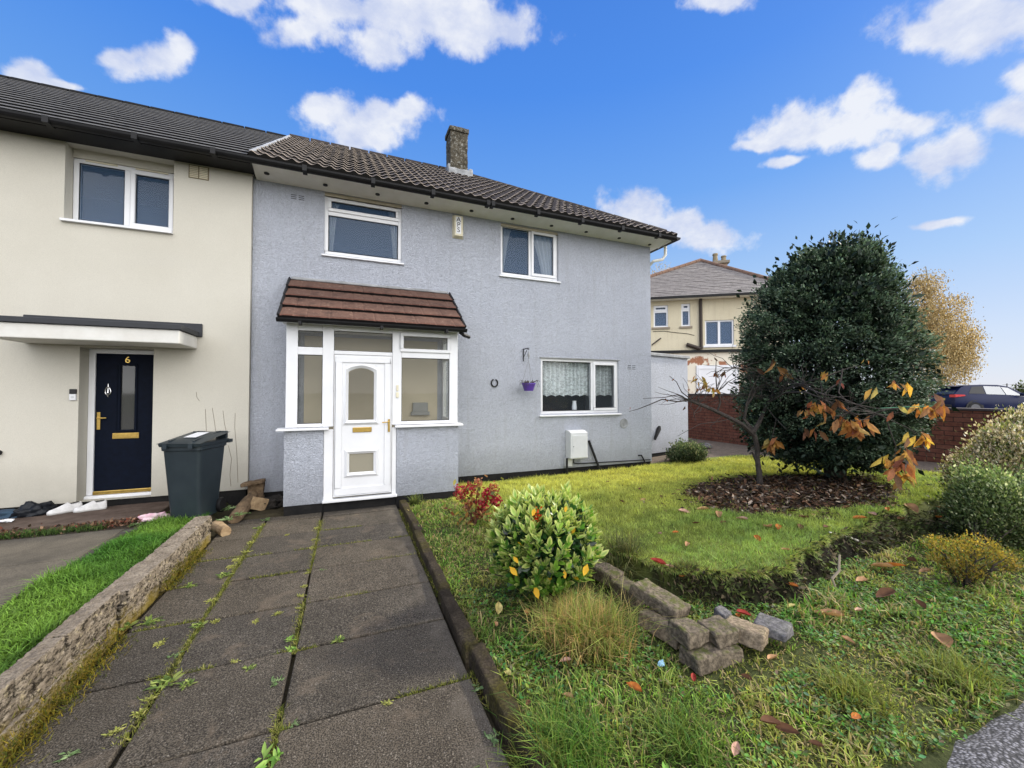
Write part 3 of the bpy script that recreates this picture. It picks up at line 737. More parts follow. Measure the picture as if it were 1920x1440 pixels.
def air_brick(parent, x0, x1, z0, z1, y, mat):
    mb = MB(); w = (x1-x0); h = z1-z0
    for i in range(2):
        for j in range(3):
            mb.box(x0+i*w*.55, x0+i*w*.55+w*.4, y-.003, y+.02, z0+h*(j/3)+.01, z0+h*(j/3)+.02)
    return mb.build('air_vent', mat, parent)

FY = 7.2
# ================================================================== the grey end-of-terrace house
H = thing('grey_house', 'grey roughcast end terrace house with brown pantile hipped roof and white porch', 'house', (2.4, FY, 0))
WX0, WX1, WTOP, BACK = -1.37, 6.32, 5.0, 14.4
winA = (-.371, .856, 3.965, 4.985); winB = (2.706, 3.961, 3.965, 4.965); winC = (3.56, 5.43, 1.262, 2.386); hallD = (-.50, 1.30, .16, 2.40)
mb = MB(); wall_holes(mb, WX0, WX1, .175, WTOP, FY, FY+.26, [winA, winB, winC, hallD])
mb.box(WX0, WX1, BACK-.26, BACK, .175, WTOP); mb.box(WX0, WX0+.2, FY+.262, BACK-.262, .175, WTOP); mb.box(WX1-.26, WX1, FY+.262, BACK-.262, .175, WTOP)
mb.build('wall', M_GREY, H)
mb = MB(); mb.box(WX0+.01, 1.0, FY+.012, FY+.25, -.1, .172); mb.box(1.0, WX1-.012, FY+.012, FY+.25, -.1, .172); mb.box(WX1-.25, WX1-.012, FY+.26, BACK-.02, -.1, .172)
mb.build('plinth', M_BLACKPAINT, H, rough=(3, .012, 3))
mb = MB(); mb.box(WX0+.21, WX1-.27, FY+.27, BACK-.27, 2.55, 2.75); mb.box(WX0+.21, WX1-.27, FY+.27, BACK-.27, WTOP-.05, WTOP-.002); mb.box(WX0+.21, WX1-.27, 9.4, 9.5, .2, 4.9)
mb.box(1.95, 2.05, FY+.27, 9.39, 2.76, 4.9); mb.box(1.65, 1.75, FY+.27, 9.39, .2, 2.54)
mb.build('inner_wall', M_DARKROOM, H)
# roof
EY, EZ, RY, RZ = 6.76, 5.13, 10.8, 7.77
RX = 3.15; EXR = 6.62
sl_ = Vector((0, RY-EY, RZ-EZ)); SL = sl_.length; Vv = sl_.normalized()
A_, B_ = Vector((EXR, EY, EZ)), Vector((RX, RY, RZ))
hipn = (B_-A_).cross(Vector((0, 0, 1))).normalized(); hipn = hipn if hipn.x > 0 else -hipn
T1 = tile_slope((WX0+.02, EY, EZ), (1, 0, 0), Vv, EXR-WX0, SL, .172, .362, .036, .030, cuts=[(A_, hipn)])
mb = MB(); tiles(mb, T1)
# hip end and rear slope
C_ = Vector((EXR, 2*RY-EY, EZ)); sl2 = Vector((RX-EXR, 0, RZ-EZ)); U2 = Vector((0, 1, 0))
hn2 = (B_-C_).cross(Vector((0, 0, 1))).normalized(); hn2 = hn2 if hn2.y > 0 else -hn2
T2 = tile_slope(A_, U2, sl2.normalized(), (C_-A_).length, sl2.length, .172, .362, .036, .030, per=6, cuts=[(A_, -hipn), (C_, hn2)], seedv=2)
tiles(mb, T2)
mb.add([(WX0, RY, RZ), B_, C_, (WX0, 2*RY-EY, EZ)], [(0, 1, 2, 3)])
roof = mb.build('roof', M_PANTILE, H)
rg = MB()
def ridge_run(mb, a, b, r=.12, step=.42):
    a, b = Vector(a), Vector(b); n = max(1, int((b-a).length/step))
    for i in range(n):
        p, q = a.lerp(b, i/n), a.lerp(b, (i+1)/n)
        mb.tube([p, p.lerp(q, .93)], [r, r*.96], 10)
ridge_run(rg, (WX0+.05, RY, RZ-.02), (RX, RY, RZ-.02)); ridge_run(rg, B_-Vector((0, 0, .02)), A_+Vector((-.12, .12, .06)), .095); ridge_run(rg, B_-Vector((0, 0, .02)), C_+Vector((-.12, -.12, .06)), .11)
rg.build('ridge_tiles', M_PANTILE[0], roof, smooth=True)
vg = MB(); vg.obox((WX0+.05, (EY+RY)/2, (EZ+RZ)/2+.05), .055, SL+.02, .06, Matrix.Rotation(math.atan2(RZ-EZ, RY-EY), 3, 'X')); vg.build('verge', M_LEAD, roof, bevel=.02, rough=(4, .008, 6))
# chimney
ch = MB(); ch.box(2.477, 2.957, 10.4, 10.9, 7.3, 8.68); 
m, t, out = nt('lichened_chimney'); co = objco(t)
c = ramp(t, noise(t, co, 6, 6, .7), [(.3, (.055, .048, .036)), (.7, (.125, .108, .08))])
c = mixc(t, ramp(t, noise(t, co, 14, 6, .75, .5), [(.52, 0.), (.60, .8)]), c, (.34, .335, .30)); c = mixc(t, ramp(t, noise(t, co, 9, 4), [(.5, 0.), (.62, .7)]), c, (.045, .04, .03))
princ(t, out, c, .95, 0, .1, bump(t, noise(t, co, 18, 6, .7), 1., .03)); M_CHIM = m
chim = ch.build('chimney', M_CHIM, H, bevel=.015, rough=(4, .012, 5))
ch = MB(); ch.box(2.445, 2.99, 10.37, 10.93, 8.681, 8.81); ch.build('capping', M_CHIM, chim, bevel=.02, rough=(3, .012, 6))
ch = MB(); ch.box(2.40, 3.03, 10.26, 10.399, 7.38, 7.62); ch.box(2.41, 2.476, 10.4, 10.75, 7.50, 7.78); ch.box(2.958, 3.08, 10.32, 10.70, 7.46, 7.70); ch.build('flashing', M_LEAD, chim, bevel=.02, rough=(3, .02, 6))
# soffit, gutter
mb = MB(); mb.prism([(6.80, 5.078), (FY-.002, 4.988), (FY-.002, 5.01), (6.80, 5.10)], WX0+.04, EXR-.06, 'x'); mb.box(WX0+.04, EXR-.06, 6.785, 6.80, 5.06, 5.115)
mb.box(WX1+.002, EXR-.08, FY+.0, BACK, 5.002, 5.03); mb.box(EXR-.08, EXR-.062, 6.80, BACK, 5.005, 5.10)
sof = mb.build('soffit', M_SOFFIT, H)
for px, py in ((500, 326), (610, 347), (708, 364.5), (799.5, 381), (884, 395.5), (961, 410), (1034, 423), (1099, 434.5), (1161, 446), (1218, 457.5)):
    p = AZ(px, py, 5.02)
    mb = MB(); mb.lathe((p.x, p.y, 5.078-(p.y-6.80)*.225-.010), [(.036, 0), (.036, .014)], 14); mb.build('soffit_vent', M_BLACKIRON, sof)
def gutter(mb, x0, x1, y, z, r=.062):
    prof = [(y+r*1.05*math.cos(a), z+.06+r*1.05*math.sin(a)) for a in [PI+PI*i/8 for i in range(9)]]
    pin = [(y+r*.88*math.cos(a), z+.06+r*.88*math.sin(a)) for a in [2*PI-PI*i/8 for i in range(9)]]
    mb.prism(prof+pin, x0, x1, 'x')
mb = MB(); gutter(mb, WX0-.02, EXR-.04, 6.715, 5.005); 
for x in (-.62, .35, 1.3, 2.27, 2.36, 3.25, 4.2, 5.15, 6.1): mb.box(x-.03, x+.03, 6.64, 6.784, 4.995, 5.08)
prof = [(EXR-.0+.066*math.cos(a), 5.065+.066*math.sin(a)) for a in [PI+PI*i/8 for i in range(9)]]
mb.prism(prof, 6.66, BACK, 'y')
mb.build('gutter', M_GUTTER, H)
mb = MB(); mb.tube([(6.62, 7.05, 5.0), (6.62, 7.05, 4.80), (6.56, 7.08, 4.70), (6.37, 7.16, 4.66), (6.37, 7.32, 4.58), (6.37, 7.40, 4.4), (6.37, 7.40, .1)], .034, 10); mb.build('downpipe', M_SOFFIT, H, smooth=True)
# windows
wa = casement(H, 'window', *winA, FY+.045, [(winA[0]+.06, winA[1]-.06, 4.70, 4.90, True), (winA[0]+.06, winA[1]-.06, 4.03, 4.625, False)], label='upstairs window with one wide top opening light', opening=[(winA[0]+.056, winA[1]-.056, FY+.045, FY+.11, 4.625, 4.70)])
xm = 3.345
wb = casement(H, 'window', *winB, FY+.045, [(winB[0]+.06, xm-.03, 4.03, 4.905, False), (xm+.035, winB[1]-.06, 4.03, 4.905, True)], label='upstairs window of two lights beneath the soffit', opening=[(xm-.03, xm+.03, FY+.046, FY+.11, 4.021, 4.909)])
xm = 4.775
wc = casement(H, 'window', *winC, FY+.03, [(winC[0]+.06, xm-.03, 1.33, 2.32, False), (xm+.035, winC[1]-.06, 1.33, 2.32, True)], gmat=glass('lace_window_glass', (.92, .95, .96), .6, .012, .05, (.3, .35, .4)), label='ground floor window behind white lace curtains', opening=[(xm-.03, xm+.03, FY+.031, FY+.10, 1.318, 2.330)])
mb = MB(); mb.box(winC[0]-.03, winC[1]+.03, FY-.02, FY+.02, 2.387, 2.405); mb.build('drip_strip', M_LEAD, wc)
M_STAIN = simple('reveal_trim', (.50, .45, .34), (.40, .35, .26), 8, .8)
mb = MB(); mb.box(winA[0], winA[1], FY+.02, FY+.044, 4.93, 4.984); mb.build('head_trim', M_STAIN, wa)
mb = MB(); mb.box(winB[0], winB[1], FY+.02, FY+.044, 4.915, 4.964); mb.build('head_trim', M_STAIN, wb)
air_brick(H, -.86, -.66, 4.77, 4.86, FY, M_DARKROOM); 
p0, p1 = AY(1177, 693, FY), AY(1192, 684, FY); air_brick(H, p0.x, p1.x, p0.z, p1.z, FY, M_DARKROOM)
# curtains and net: they hang inside, so they are things of their own
def curtain_mat(name, col, lace):
    m, t, out = nt(name); co = objco(t)
    b = N(t, 'ShaderNodeBsdfDiffuse'); b.inputs[0].default_value = c4(col); tr = N(t, 'ShaderNodeBsdfTransparent'); tl = N(t, 'ShaderNodeBsdfTranslucent'); tl.inputs[0].default_value = c4(col)
    m0 = N(t, 'ShaderNodeMixShader'); m0.inputs[0].default_value = .3; L(t, b.outputs[0], m0.inputs[1]); L(t, tl.outputs[0], m0.inputs[2])
    mx = N(t, 'ShaderNodeMixShader'); L(t, m0.outputs[0], mx.inputs[1]); L(t, tr.outputs[0], mx.inputs[2])
    if lace:
        v = N(t, 'ShaderNodeTexVoronoi', feature='F1'); v.inputs['Scale'].default_value = 17; L(t, vmap(t, co, (1, .2, 1)), v.inputs['Vector'])
        L(t, ramp(t, noise(t, vmap(t, co, (1, .2, 1)), 22, 3, .6, 1.), [(.40, .03), (.62, .45)]), mx.inputs[0])
    else: mx.inputs[0].default_value = .12
    L(t, mx.outputs[0], out.inputs[0]); return m
M_LACE = curtain_mat('lace_net', (.88, .92, .92), True); M_CURT = curtain_mat('cream_curtain', (.92, .91, .87), False)
def drape(name, label, pts_top, pts_bot, y, ztop, zbot, mat, waves, amp=.03, scallop=0, gather=1.0):
    """cloth between two edges; pts = (left x, right x) at the top and at the bottom"""
    NU, NV = 90, 14; V = []
    for j in range(NV+1):
        f = j/NV; e = f**gather
        for i in range(NU+1):
            s = i/NU; x = (pts_top[0]*(1-e)+pts_bot[0]*e)*(1-s)+(pts_top[1]*(1-e)+pts_bot[1]*e)*s
            zb = zbot + (scallop*abs(math.sin(s*waves*PI*.5)) if scallop else 0)
            V.append((x, y+amp*math.sin(s*waves*2*PI+.7*math.sin(9*s)), ztop*(1-f)+zb*f))
    F = [(j*(NU+1)+i, j*(NU+1)+i+1, (j+1)*(NU+1)+i+1, (j+1)*(NU+1)+i) for j in range(NV) for i in range(NU)]
    o = np_mesh(name, V, F, None, mat, smooth=True, loc=((pts_top[0]+pts_top[1])/2, y, zbot)); return tag(o, label, 'curtain')
drape('net_curtain', 'white lace net curtain in the wide pane of the ground floor window', (3.60, 4.78), (3.60, 4.78), FY+.20, 2.36, 1.60, M_LACE, 12, .036, .05)
drape('net_curtain', 'narrow white lace net curtain in the small ground floor opening light', (4.80, 5.40), (4.80, 5.40), FY+.20, 2.36, 1.60, M_LACE, 6, .036, .05)
drape('curtain', 'white curtain drawn back at left of the upstairs window above the porch', (-.34, -.14), (-.34, -.25), FY+.135, 4.90, 4.0, M_CURT, 4, gather=.6)
drape('curtain', 'white curtain drawn back at right of the upstairs window above the porch', (.62, .82), (.73, .82), FY+.135, 4.90, 4.0, M_CURT, 4, gather=.6)
drape('curtain', 'white curtain gathered at the left edge of the upstairs double window', (2.74, 2.98), (2.74, 2.80), FY+.135, 4.92, 4.0, M_CURT, 4, gather=.7)
drape('curtain', 'white curtain sweeping across the right light of the upstairs double window', (3.38, 3.93), (3.68, 3.93), FY+.135, 4.92, 4.0, M_CURT, 5, gather=.7)
mb = MB(); p = AY(1074, 752, FY+.3); mb.lathe((p.x, FY+.24, 1.33), [(.05, 0), (.055, .05), (.04, .16), (.045, .19)], 14)
tag(mb.build('pot', M_UPVC, smooth=True, loc=(p.x, FY+.24, 1.33)), 'small white pot on the sill behind the lace curtain', 'pot')
mb = MB(); mb.box(3.5, 5.5, FY+.14, FY+.262, 1.24, 1.328); mb.build('window_board', M_DARKROOM, wc)
# alarm box
p0, p1 = AY(851, 443, FY-.05), AY(868, 407, FY-.05)
mb = MB(); mb.add([(p0.x-.02, FY, p0.z-.02), (p1.x+.02, FY, p0.z-.02), (p1.x+.02, FY, p1.z+.02), (p0.x-.02, FY, p1.z+.02), (p0.x+.01, FY-.075, p0.z+.015), (p1.x-.01, FY-.075, p0.z+.015), (p1.x-.01, FY-.075, p1.z), (p0.x+.01, FY-.075, p1.z)],
    [(0, 1, 2, 3), (4, 7, 6, 5), (0, 4, 5, 1), (1, 5, 6, 2), (2, 6, 7, 3), (3, 7, 4, 0)])
M_ALARM = simple('aged_cream_plastic', (.74, .69, .52), (.62, .56, .40), 9, .5, grime=.2)
al = mb.build('alarm_box', M_ALARM, H, bevel=.006)
mb = MB(); xa, xb = p0.x+.035, p1.x-.042; mb.box(xa, xb, FY-.078, FY-.0755, p0.z+.05, p1.z-.02); mb.build('sign_panel', M_UPVC, al)
for i, chh in enumerate('APS'):
    text_mesh('lettering', chh, .125, M_BLACKIRON, al, ((xa+xb)/2, FY-.079, p1.z-.075-.095*i), ROT_FRONT)
# gas meter box with cables
p0, p1 = AY(1072, 860, FY-.22), AY(1102, 814, FY-.22)
mb = MB(); x0, x1, z0, z1 = p0.x-.02, p1.x, p0.z-.01, p1.z+.01
mb.prism([(FY, z0), (FY, z1+.07), (FY-.10, z1+.07), (FY-.22, z1+.03), (FY-.22, z0)], x0, x1, 'x')
M_METER = simple('meter_box_plastic', (.64, .65, .66), (.55, .56, .57), 5, .45, grime=.15)
mx_ = mb.build('meter_box', M_METER, H, bevel=.012)
mb = MB(); mb.box(x0+.035, x1-.03, FY-.228, FY-.219, z0+.02, z1-.025); md = mb.build('meter_door', M_METER, mx_, bevel=.004)
mb = MB(); mb.lathe((x0+.06, FY-.234, (z0+z1)/2), [(.009, 0), (.009, .008)], 10, 'y'); mb.build('keyhole', M_BLACKIRON, mx_)
mb = MB(); mb.box(x0-.02, x0+.12, FY-.07, FY-.003, z0-.17, z0-.002); mb.build('pipe_cover', M_METER, mx_)
mb = MB(); mb.tube([(x0-.02, FY-.10, z0), (x0-.02, FY-.10, .02)], .022); pp = AY(1104, 826, FY-.03); pq = AY(1126, 882, FY-.12); mb.tube([(pp.x, pp.y, pp.z), (pq.x, pq.y, pq.z-.03)], .026)
mb.tube([(x0+.17, FY-.05, z0), (x0+.17, FY-.04, .26), (x0+.28, FY-.02, .235), (WX1-.05, FY-.012, .20)], .010, 6)
pa = AY(1201, 854, FY-.02); mb.tube([(pa.x-.05, FY-.0, pa.z), (pa.x, FY-.05, pa.z+.01), (pa.x+.04, FY-.09, pa.z-.10), (pa.x+.09, FY-.12, .02)], .018)
mb.build('cable', M_GUTTER, H, smooth=True)
# round flue vent, hanging basket bracket
p = AY(1169.5, 793.5, FY); mb = MB(); mb.lathe((p.x, FY-.012, p.z), [(.105, .012), (.105, 0), (.075, 0), (.07, .008), (.03, .008), (.03, 0), (.004, 0)], 24, 'y'); mb.build('round_vent', M_LEAD, H, smooth=True)
p = AY(981, 665, FY); q = AY(990, 655, FY-.2)
bx_, bz = p.x, p.z
mb = MB(); mb.tube([(bx_, FY-.012, bz-.13), (bx_, FY-.012, bz+.12)], .010, 6); mb.tube([(bx_, FY-.012, bz+.105), (bx_+.005, FY-.24, bz+.105), (bx_+.005, FY-.26, bz+.085), (bx_+.005, FY-.245, bz+.07)], .008, 6); mb.tube([(bx_, FY-.012, bz-.06), (bx_+.005, FY-.20, bz+.10)], .007, 6)
mb.build('basket_bracket', M_BLACKIRON, H, smooth=True)
hx, hy, hz = bx_+.005, FY-.245, bz+.07
t_ = thing('hanging_basket', 'purple hanging plant pot of dead stems on the grey wall', 'hanging basket', (hx, hy, hz-.78))
M_PURPLE = simple('purple_plastic', (.10, .045, .30), (.075, .035, .24), 5, .4)
pz = AY(988, 733, hy).z; pt = AY(988, 718, hy).z
mb = MB(); mb.lathe((hx, hy, pz), [(.085, 0), (.125, pt-pz-.03), (.135, pt-pz-.03), (.135, pt-pz), (.12, pt-pz), (.11, pt-pz-.03)], 20); mb.build('pot', M_PURPLE, t_, smooth=.5)
mb = MB()
for k in range(3):
    a = k*2*PI/3+.4; mb.tube([(hx+.128*math.cos(a), hy+.128*math.sin(a), pt), (hx, hy, hz-.20)], .0035, 5)
mb.tube([(hx, hy, hz-.20), (hx, hy, hz)], .004, 5); mb.lathe((hx, hy, hz-.17), [(.006, 0), (.02, .05), (.026, .08), (.012, .12), (.004, .14)], 8); mb.build('chain', M_LEAD, t_)
mb = MB()
for k in range(40):
    a = rnd.random()*2*PI; l = rnd.uniform(.08, .24); s = rnd.uniform(.02, .1)
    mb.tube([(hx+s*math.cos(a), hy+s*math.sin(a), pt-.01), (hx+l*math.cos(a)*.8, hy+l*math.sin(a)*.8, pt+rnd.uniform(.01, .06)), (hx+l*math.cos(a), hy+l*math.sin(a), pt+rnd.uniform(-.10, .03))], .003, 4)
mb.build('dead_stems', simple('dead_stem', (.07, .05, .04), None, 9, .9), t_)
p = AY(927.5, 718, FY-.02); mb = MB()
pts = [(p.x+.062*math.sin(a)*(1 if abs(a) < 2.3 else .86), FY-.012, p.z-.068*math.cos(a)*1.05) for a in [(-2.72+5.44*i/22) for i in range(23)]]
mb.tube(pts, .015, 8); tag(mb.build('horseshoe', M_BLACKIRON, smooth=True, loc=(p.x, FY, p.z)), 'black iron horseshoe fixed to the grey wall beside the porch', 'horseshoe')
# rear flat-roofed extension at the side
m0 = Vector((6.345, 7.87, 0)); m1 = Vector((8.62, 8.39, 0)); e_ = (m1-m0).normalized(); nb = Vector((-e_.y, e_.x, 0))
def ebox(mb, a, b, c, d, z0, z1):
    P = [m0+e_*a+nb*c, m0+e_*b+nb*c, m0+e_*b+nb*d, m0+e_*a+nb*d]
    mb.add([(q.x, q.y, z0) for q in P]+[(q.x, q.y, z1) for q in P], [(3, 2, 1, 0), (4, 5, 6, 7), (0, 1, 5, 4), (1, 2, 6, 5), (2, 3, 7, 6), (3, 0, 4, 7)])
ln = (m1-m0).length
mb = MB(); ebox(mb, 0, ln, 0, 3., .17, 2.62); ext = mb.build('side_extension', M_GREY, H)
mb = MB(); ebox(mb, .0, ln-.01, .012, 2.9, -.05, .168); mb.build('plinth', M_BLACKPAINT, ext)
mb = MB(); ebox(mb, -.0, ln+.05, -.05, 3.05, 2.622, 2.70); mb.build('coping', M_LEAD, ext, bevel=.01)
p = AP(1227, 820, m0, nb); mb = MB(); mb.tube([m0+e_*.8-nb*.04+Vector((0, 0, .52)), m0+e_*.98-nb*.03+Vector((0, 0, .78)), m0+e_*1.02-nb*.03+Vector((0, 0, .84))], [.03, .06, .03], 8); mb.build('vent_pipe', M_GUTTER, ext, smooth=True)

# ------------------------------------------------------------------ porch
PY = 6.30; PX0, PX1 = -.80, 1.645
def PXx(px): return AY(px, 740, PY).x
dx0, dx1 = PXx(607.5), PXx(744)
SZ = 1.165
porch = bpy.data.objects.new('porch', None); C.objects.link(porch); porch.parent = H; porch.location = (.42-2.4, PY-FY, 0)
for s_, xa, xb in ((0, PX0, dx0-.002), (1, dx1+.002, PX1)):
    q_ = [(xa, PY), (xb, PY), (xb, PY+.15), (PX0+.15, PY+.15), (PX0+.15, FY-.002), (PX0, FY-.002)] if s_ == 0 else [(xa, PY), (xb, PY), (xb, FY-.002), (PX1-.15, FY-.002), (PX1-.15, PY+.15), (xa, PY+.15)]
    m_ = MB(); m_.prism(q_, .135, SZ, 'z'); m_.build('dwarf_wall', M_GREY, porch)
m_ = MB(); m_.box(PX0+.008, dx0, PY+.008, PY+.148, -.05, .133); m_.box(dx0+.001, dx1-.001, PY+.02, PY+.14, -.05, .128); m_.box(dx1, PX1-.008, PY+.008, PY+.148, -.05, .133); m_.box(PX0+.008, PX0+.148, PY+.15, FY-.002, -.05, .133); m_.box(PX1-.148, PX1-.008, PY+.15, FY-.002, -.05, .133)
m_.build('porch_plinth', M_BLACKPAINT, porch, rough=(3, .01, 3))
M_BEIGE = simple('beige_porch_wall', (.62, .54, .40), (.52, .45, .33), 2, .8)
m_ = MB(); m_.box(PX0+.16, PX1-.16, FY-.03, FY-.003, .14, 2.6); m_.box(PX0+.16, PX1-.16, PY+.16, FY-.031, .14, .16)
m_.build('inner_lining', M_BEIGE, porch)
def sill_run(name, a, b):
    m_ = MB(); m_.prism([(PY-.07, SZ+.002), (PY-.07, SZ+.028), (PY+.10, SZ+.04), (PY+.10, SZ+.002)], a, b, 'x'); return m_.build(name, M_UPVC, porch, bevel=.004, seg=1)
sill_run('porch_sill', PXx(519), PXx(617)); sill_run('porch_sill', PXx(740.5), PXx(867))
FT = 2.655; fy0, fy1 = PY+.015, PY+.085
gl = [PXx(557.5), PXx(604), PXx(625.5), PXx(735.5), PXx(757), PXx(838), PXx(753), PXx(843)]
zt0, zt1, zb0, zb1 = 2.335, 2.565, 1.255, 2.225
m_ = MB()
fr0 = SZ+.041
m_.box(PX0+.01, gl[0], fy0, fy1, fr0, FT); m_.box(gl[1], gl[2]-.0, fy0, fy1, fr0, FT) ; m_.box(gl[7], PX1-.01, fy0, fy1, fr0, FT); m_.box(gl[3], gl[6], fy0-.004, fy1, fr0, FT)
for (a, b) in ((gl[0], gl[1]), (gl[6], gl[7])):
    m_.box(a, b, fy0+.002, fy1, zt1, FT); m_.box(a, b, fy0+.002, fy1, zb1, zt0); m_.box(a, b, fy0+.002, fy1, fr0, zb0)
m_.box(gl[2], gl[3], fy0+.002, fy1, zt1+.02, FT); m_.box(gl[2], gl[3], fy0+.002, fy1, 2.245, 2.30)
m_.box(dx0, gl[2], fy0-.003, fy1+.002, .15, fr0-.0405); m_.box(gl[3]+.0, dx1, fy0-.003, fy1+.002, .15, fr0-.0405)
for s_, xx in ((1, PX0+.01), (-1, PX1-.01)):
    a, b = (xx, xx+.06) if s_ > 0 else (xx-.06, xx)
    m_.box(a, b, fy1+.001, FY-.004, fr0, fr0+.06); m_.box(a, b, fy1+.001, FY-.004, FT-.07, FT); m_.box(a, b, FY-.08, FY-.004, fr0+.06, FT-.07); m_.box(a, b, fy1+.001, FY-.081, 2.25, 2.31)
pw = m_.build('porch_window', M_UPVC, H, bevel=.006, seg=1)
frame = MB(); frame_ring(frame, gl[4]-.055, gl[5]+.055, zt0-.02, zt1+.045, fy0-.024, fy0+.03, .05); frame.build('opening_light', M_UPVC, pw, bevel=.005, seg=1)
for (a, b, c, d) in ((gl[0], gl[1], zt0, zt1), (gl[0], gl[1], zb0, zb1), (gl[2], gl[3], 2.30, zt1+.02), (gl[4]-.01, gl[5]+.01, zt0+.02, zt1), (gl[6], gl[7], zb0, zb1)):
    p_ = MB(); p_.quad((a-.005, PY+.049, c-.005), (b+.005, PY+.049, c-.005), (b+.005, PY+.049, d+.005), (a-.005, PY+.049, d+.005)); p_.build('pane', M_GLASSP, pw)
    k = MB(); frame_ring(k, a, b, c, d, PY+.036, PY+.045, .007); k.build('gasket', M_BLACKPAINT, pw)
for s_, xx in ((1, PX0+.037), (-1, PX1-.043)):
    p_ = MB(); p_.box(xx, xx+.006, fy1, FY-.08, fr0+.06, 2.25); p_.box(xx, xx+.006, fy1, FY-.08, 2.31, FT-.07); p_.build('pane', M_GLASSP, pw)
# door
lx0, lx1 = gl[2]+.006, gl[3]-.006; lz0, lz1 = .20, 2.238
ph = (PXx(648), PXx(706), 1.255, 2.09); pl = (PXx(651), PXx(706), .50, .84)
m_ = MB(); ly = PY+.006
def panel_holes(mb, x0, x1, z0, z1, ya, yb, holes): wall_holes(mb, x0, x1, z0, z1, ya, yb, holes)
panel_holes(m_, lx0, lx1, lz0, lz1, ly, ly+.06, [ph, pl])
door = m_.build('front_door', M_UPVC, H, bevel=0)
door['label'] = 'white panelled porch door with arched glass light'
m_ = MB(); frame_ring(m_, lx0+.02, lx1-.02, lz0+.02, lz1-.02, ly-.016, ly-.001, .085, .10); m_.build('door_rail', M_UPVC, door, bevel=.005, seg=1)
m_ = MB(); m_.box(dx0-.01, dx1+.01, PY-.045, PY+.08, .135, .175); m_.build('threshold', M_UPVC, door, bevel=.006, seg=1)
def arch(x0, x1, z0, z1, rise, n=12): return [(x0, z0), (x1, z0)]+[(x1+(x0-x1)*i/n, z1-rise+rise*math.sin(PI*i/n)**.8) for i in range(n+1)]
def moulding(out_, inn, y0, y1):
    m_ = MB(); n = len(out_)
    vs = [(p[0], y1, p[1]) for p in out_]+[((p[0]*.5+q[0]*.5), y0, p[1]*.5+q[1]*.5) for p, q in zip(out_, inn)]+[(p[0], y1, p[1]) for p in inn]
    fs = [(i, (i+1) % n, n+(i+1) % n, n+i) for i in range(n)]+[(n+i, n+(i+1) % n, 2*n+(i+1) % n, 2*n+i) for i in range(n)]
    m_.add(vs, fs); return m_
def ins(x0, x1, z0, z1, d, rise): return arch(x0+d, x1-d, z0+d, z1-d, rise)
moulding(ins(*ph, -.035, .07), ins(*ph, .038, .06), ly-.030, ly-.001).build('glass_surround', M_UPVC, door, smooth=.7)
m_ = MB(); poly = ins(*ph, .03, .06); m_.add([(p[0], ly+.012, p[1]) for p in poly], [tuple(range(len(poly)))[::-1]]); m_.build('pane', M_GLASSP, door)
# spandrels of the arched opening
m_ = MB(); a_ = [(p[0], p[1]) for p in ins(*ph, .034, .06)][2:]
for (p, q) in zip(a_, a_[1:]): m_.quad((p[0], ly+.006, p[1]), (q[0], ly+.006, q[1]), (q[0], ly+.006, ph[3]+.005), (p[0], ly+.006, ph[3]+.005))
m_.box(ph[0]-.001, ph[0]+.036, ly+.006, ly+.02, ph[2], ph[3]); m_.box(ph[1]-.036, ph[1]+.001, ly+.006, ly+.02, ph[2], ph[3]); m_.box(ph[0], ph[1], ly+.007, ly+.021, ph[2], ph[2]+.036)
m_.box(pl[0], pl[1], ly+.007, ly+.021, pl[2], pl[2]+.034); m_.box(pl[0], pl[1], ly+.007, ly+.021, pl[3]-.034, pl[3]); m_.box(pl[0], pl[0]+.034, ly+.006, ly+.02, pl[2], pl[3]); m_.box(pl[1]-.034, pl[1], ly+.006, ly+.02, pl[2], pl[3])
m_.build('glazing_bead', M_UPVC, door)
rect = lambda d: [(pl[0]+d, pl[2]+d), (pl[1]-d, pl[2]+d), (pl[1]-d, pl[3]-d), (pl[0]+d, pl[3]-d)]
moulding(rect(-.035), rect(.036), ly-.028, ly-.001).build('glass_surround', M_UPVC, door)
M_FROST = glass('frosted_pane', (.80, .78, .68), .5, .25, .45, (.50, .47, .38))
m_ = MB(); m_.box(pl[0]+.03, pl[1]-.03, ly+.012, ly+.016, pl[2]+.03, pl[3]-.03); m_.build('pane', M_FROST, door)
sl0, sl1 = AY(661, 811, PY), AY(697, 803, PY)
m_ = MB(); m_.box(sl0.x, sl1.x, ly-.012, ly-.001, sl0.z, sl1.z+.02); ls = m_.build('letter_slot', M_BRASS, door, bevel=.006)
hp = AY(729, 797, PY); m_ = MB(); m_.box(hp.x-.014, hp.x+.014, ly-.028, ly-.017, hp.z-.10, hp.z+.09); m_.tube([(hp.x, ly-.03, hp.z+.05), (hp.x, ly-.055, hp.z+.05), (hp.x-.10, ly-.057, hp.z+.045)], .008, 8); m_.build('handle', M_BRASS, door, smooth=True)
# key safe / bell on the mullion
kp = AY(745, 733, PY); m_ = MB(); m_.box(kp.x-.02, kp.x+.02, PY-.012, PY+.009, kp.z-.10, kp.z-.02); m_.box(kp.x-.016, kp.x+.016, PY-.010, PY+.009, kp.z, kp.z+.09); m_.build('door_bell', M_ALARM, pw, bevel=.006)
# porch contents seen through the glass
mb = MB(); mb.box(1.02, 1.34, 7.10, 7.168, 1.30, 1.36); mb.box(1.05, 1.31, 7.11, 7.167, 1.36, 1.52)
tag(mb.build('wall_shelf', simple('grey_shelf', (.30, .30, .29), None, 5, .6), bevel=.006, loc=(1.18, 7.13, 1.3)), 'small grey shelf box on the beige inner wall of the porch', 'shelf')
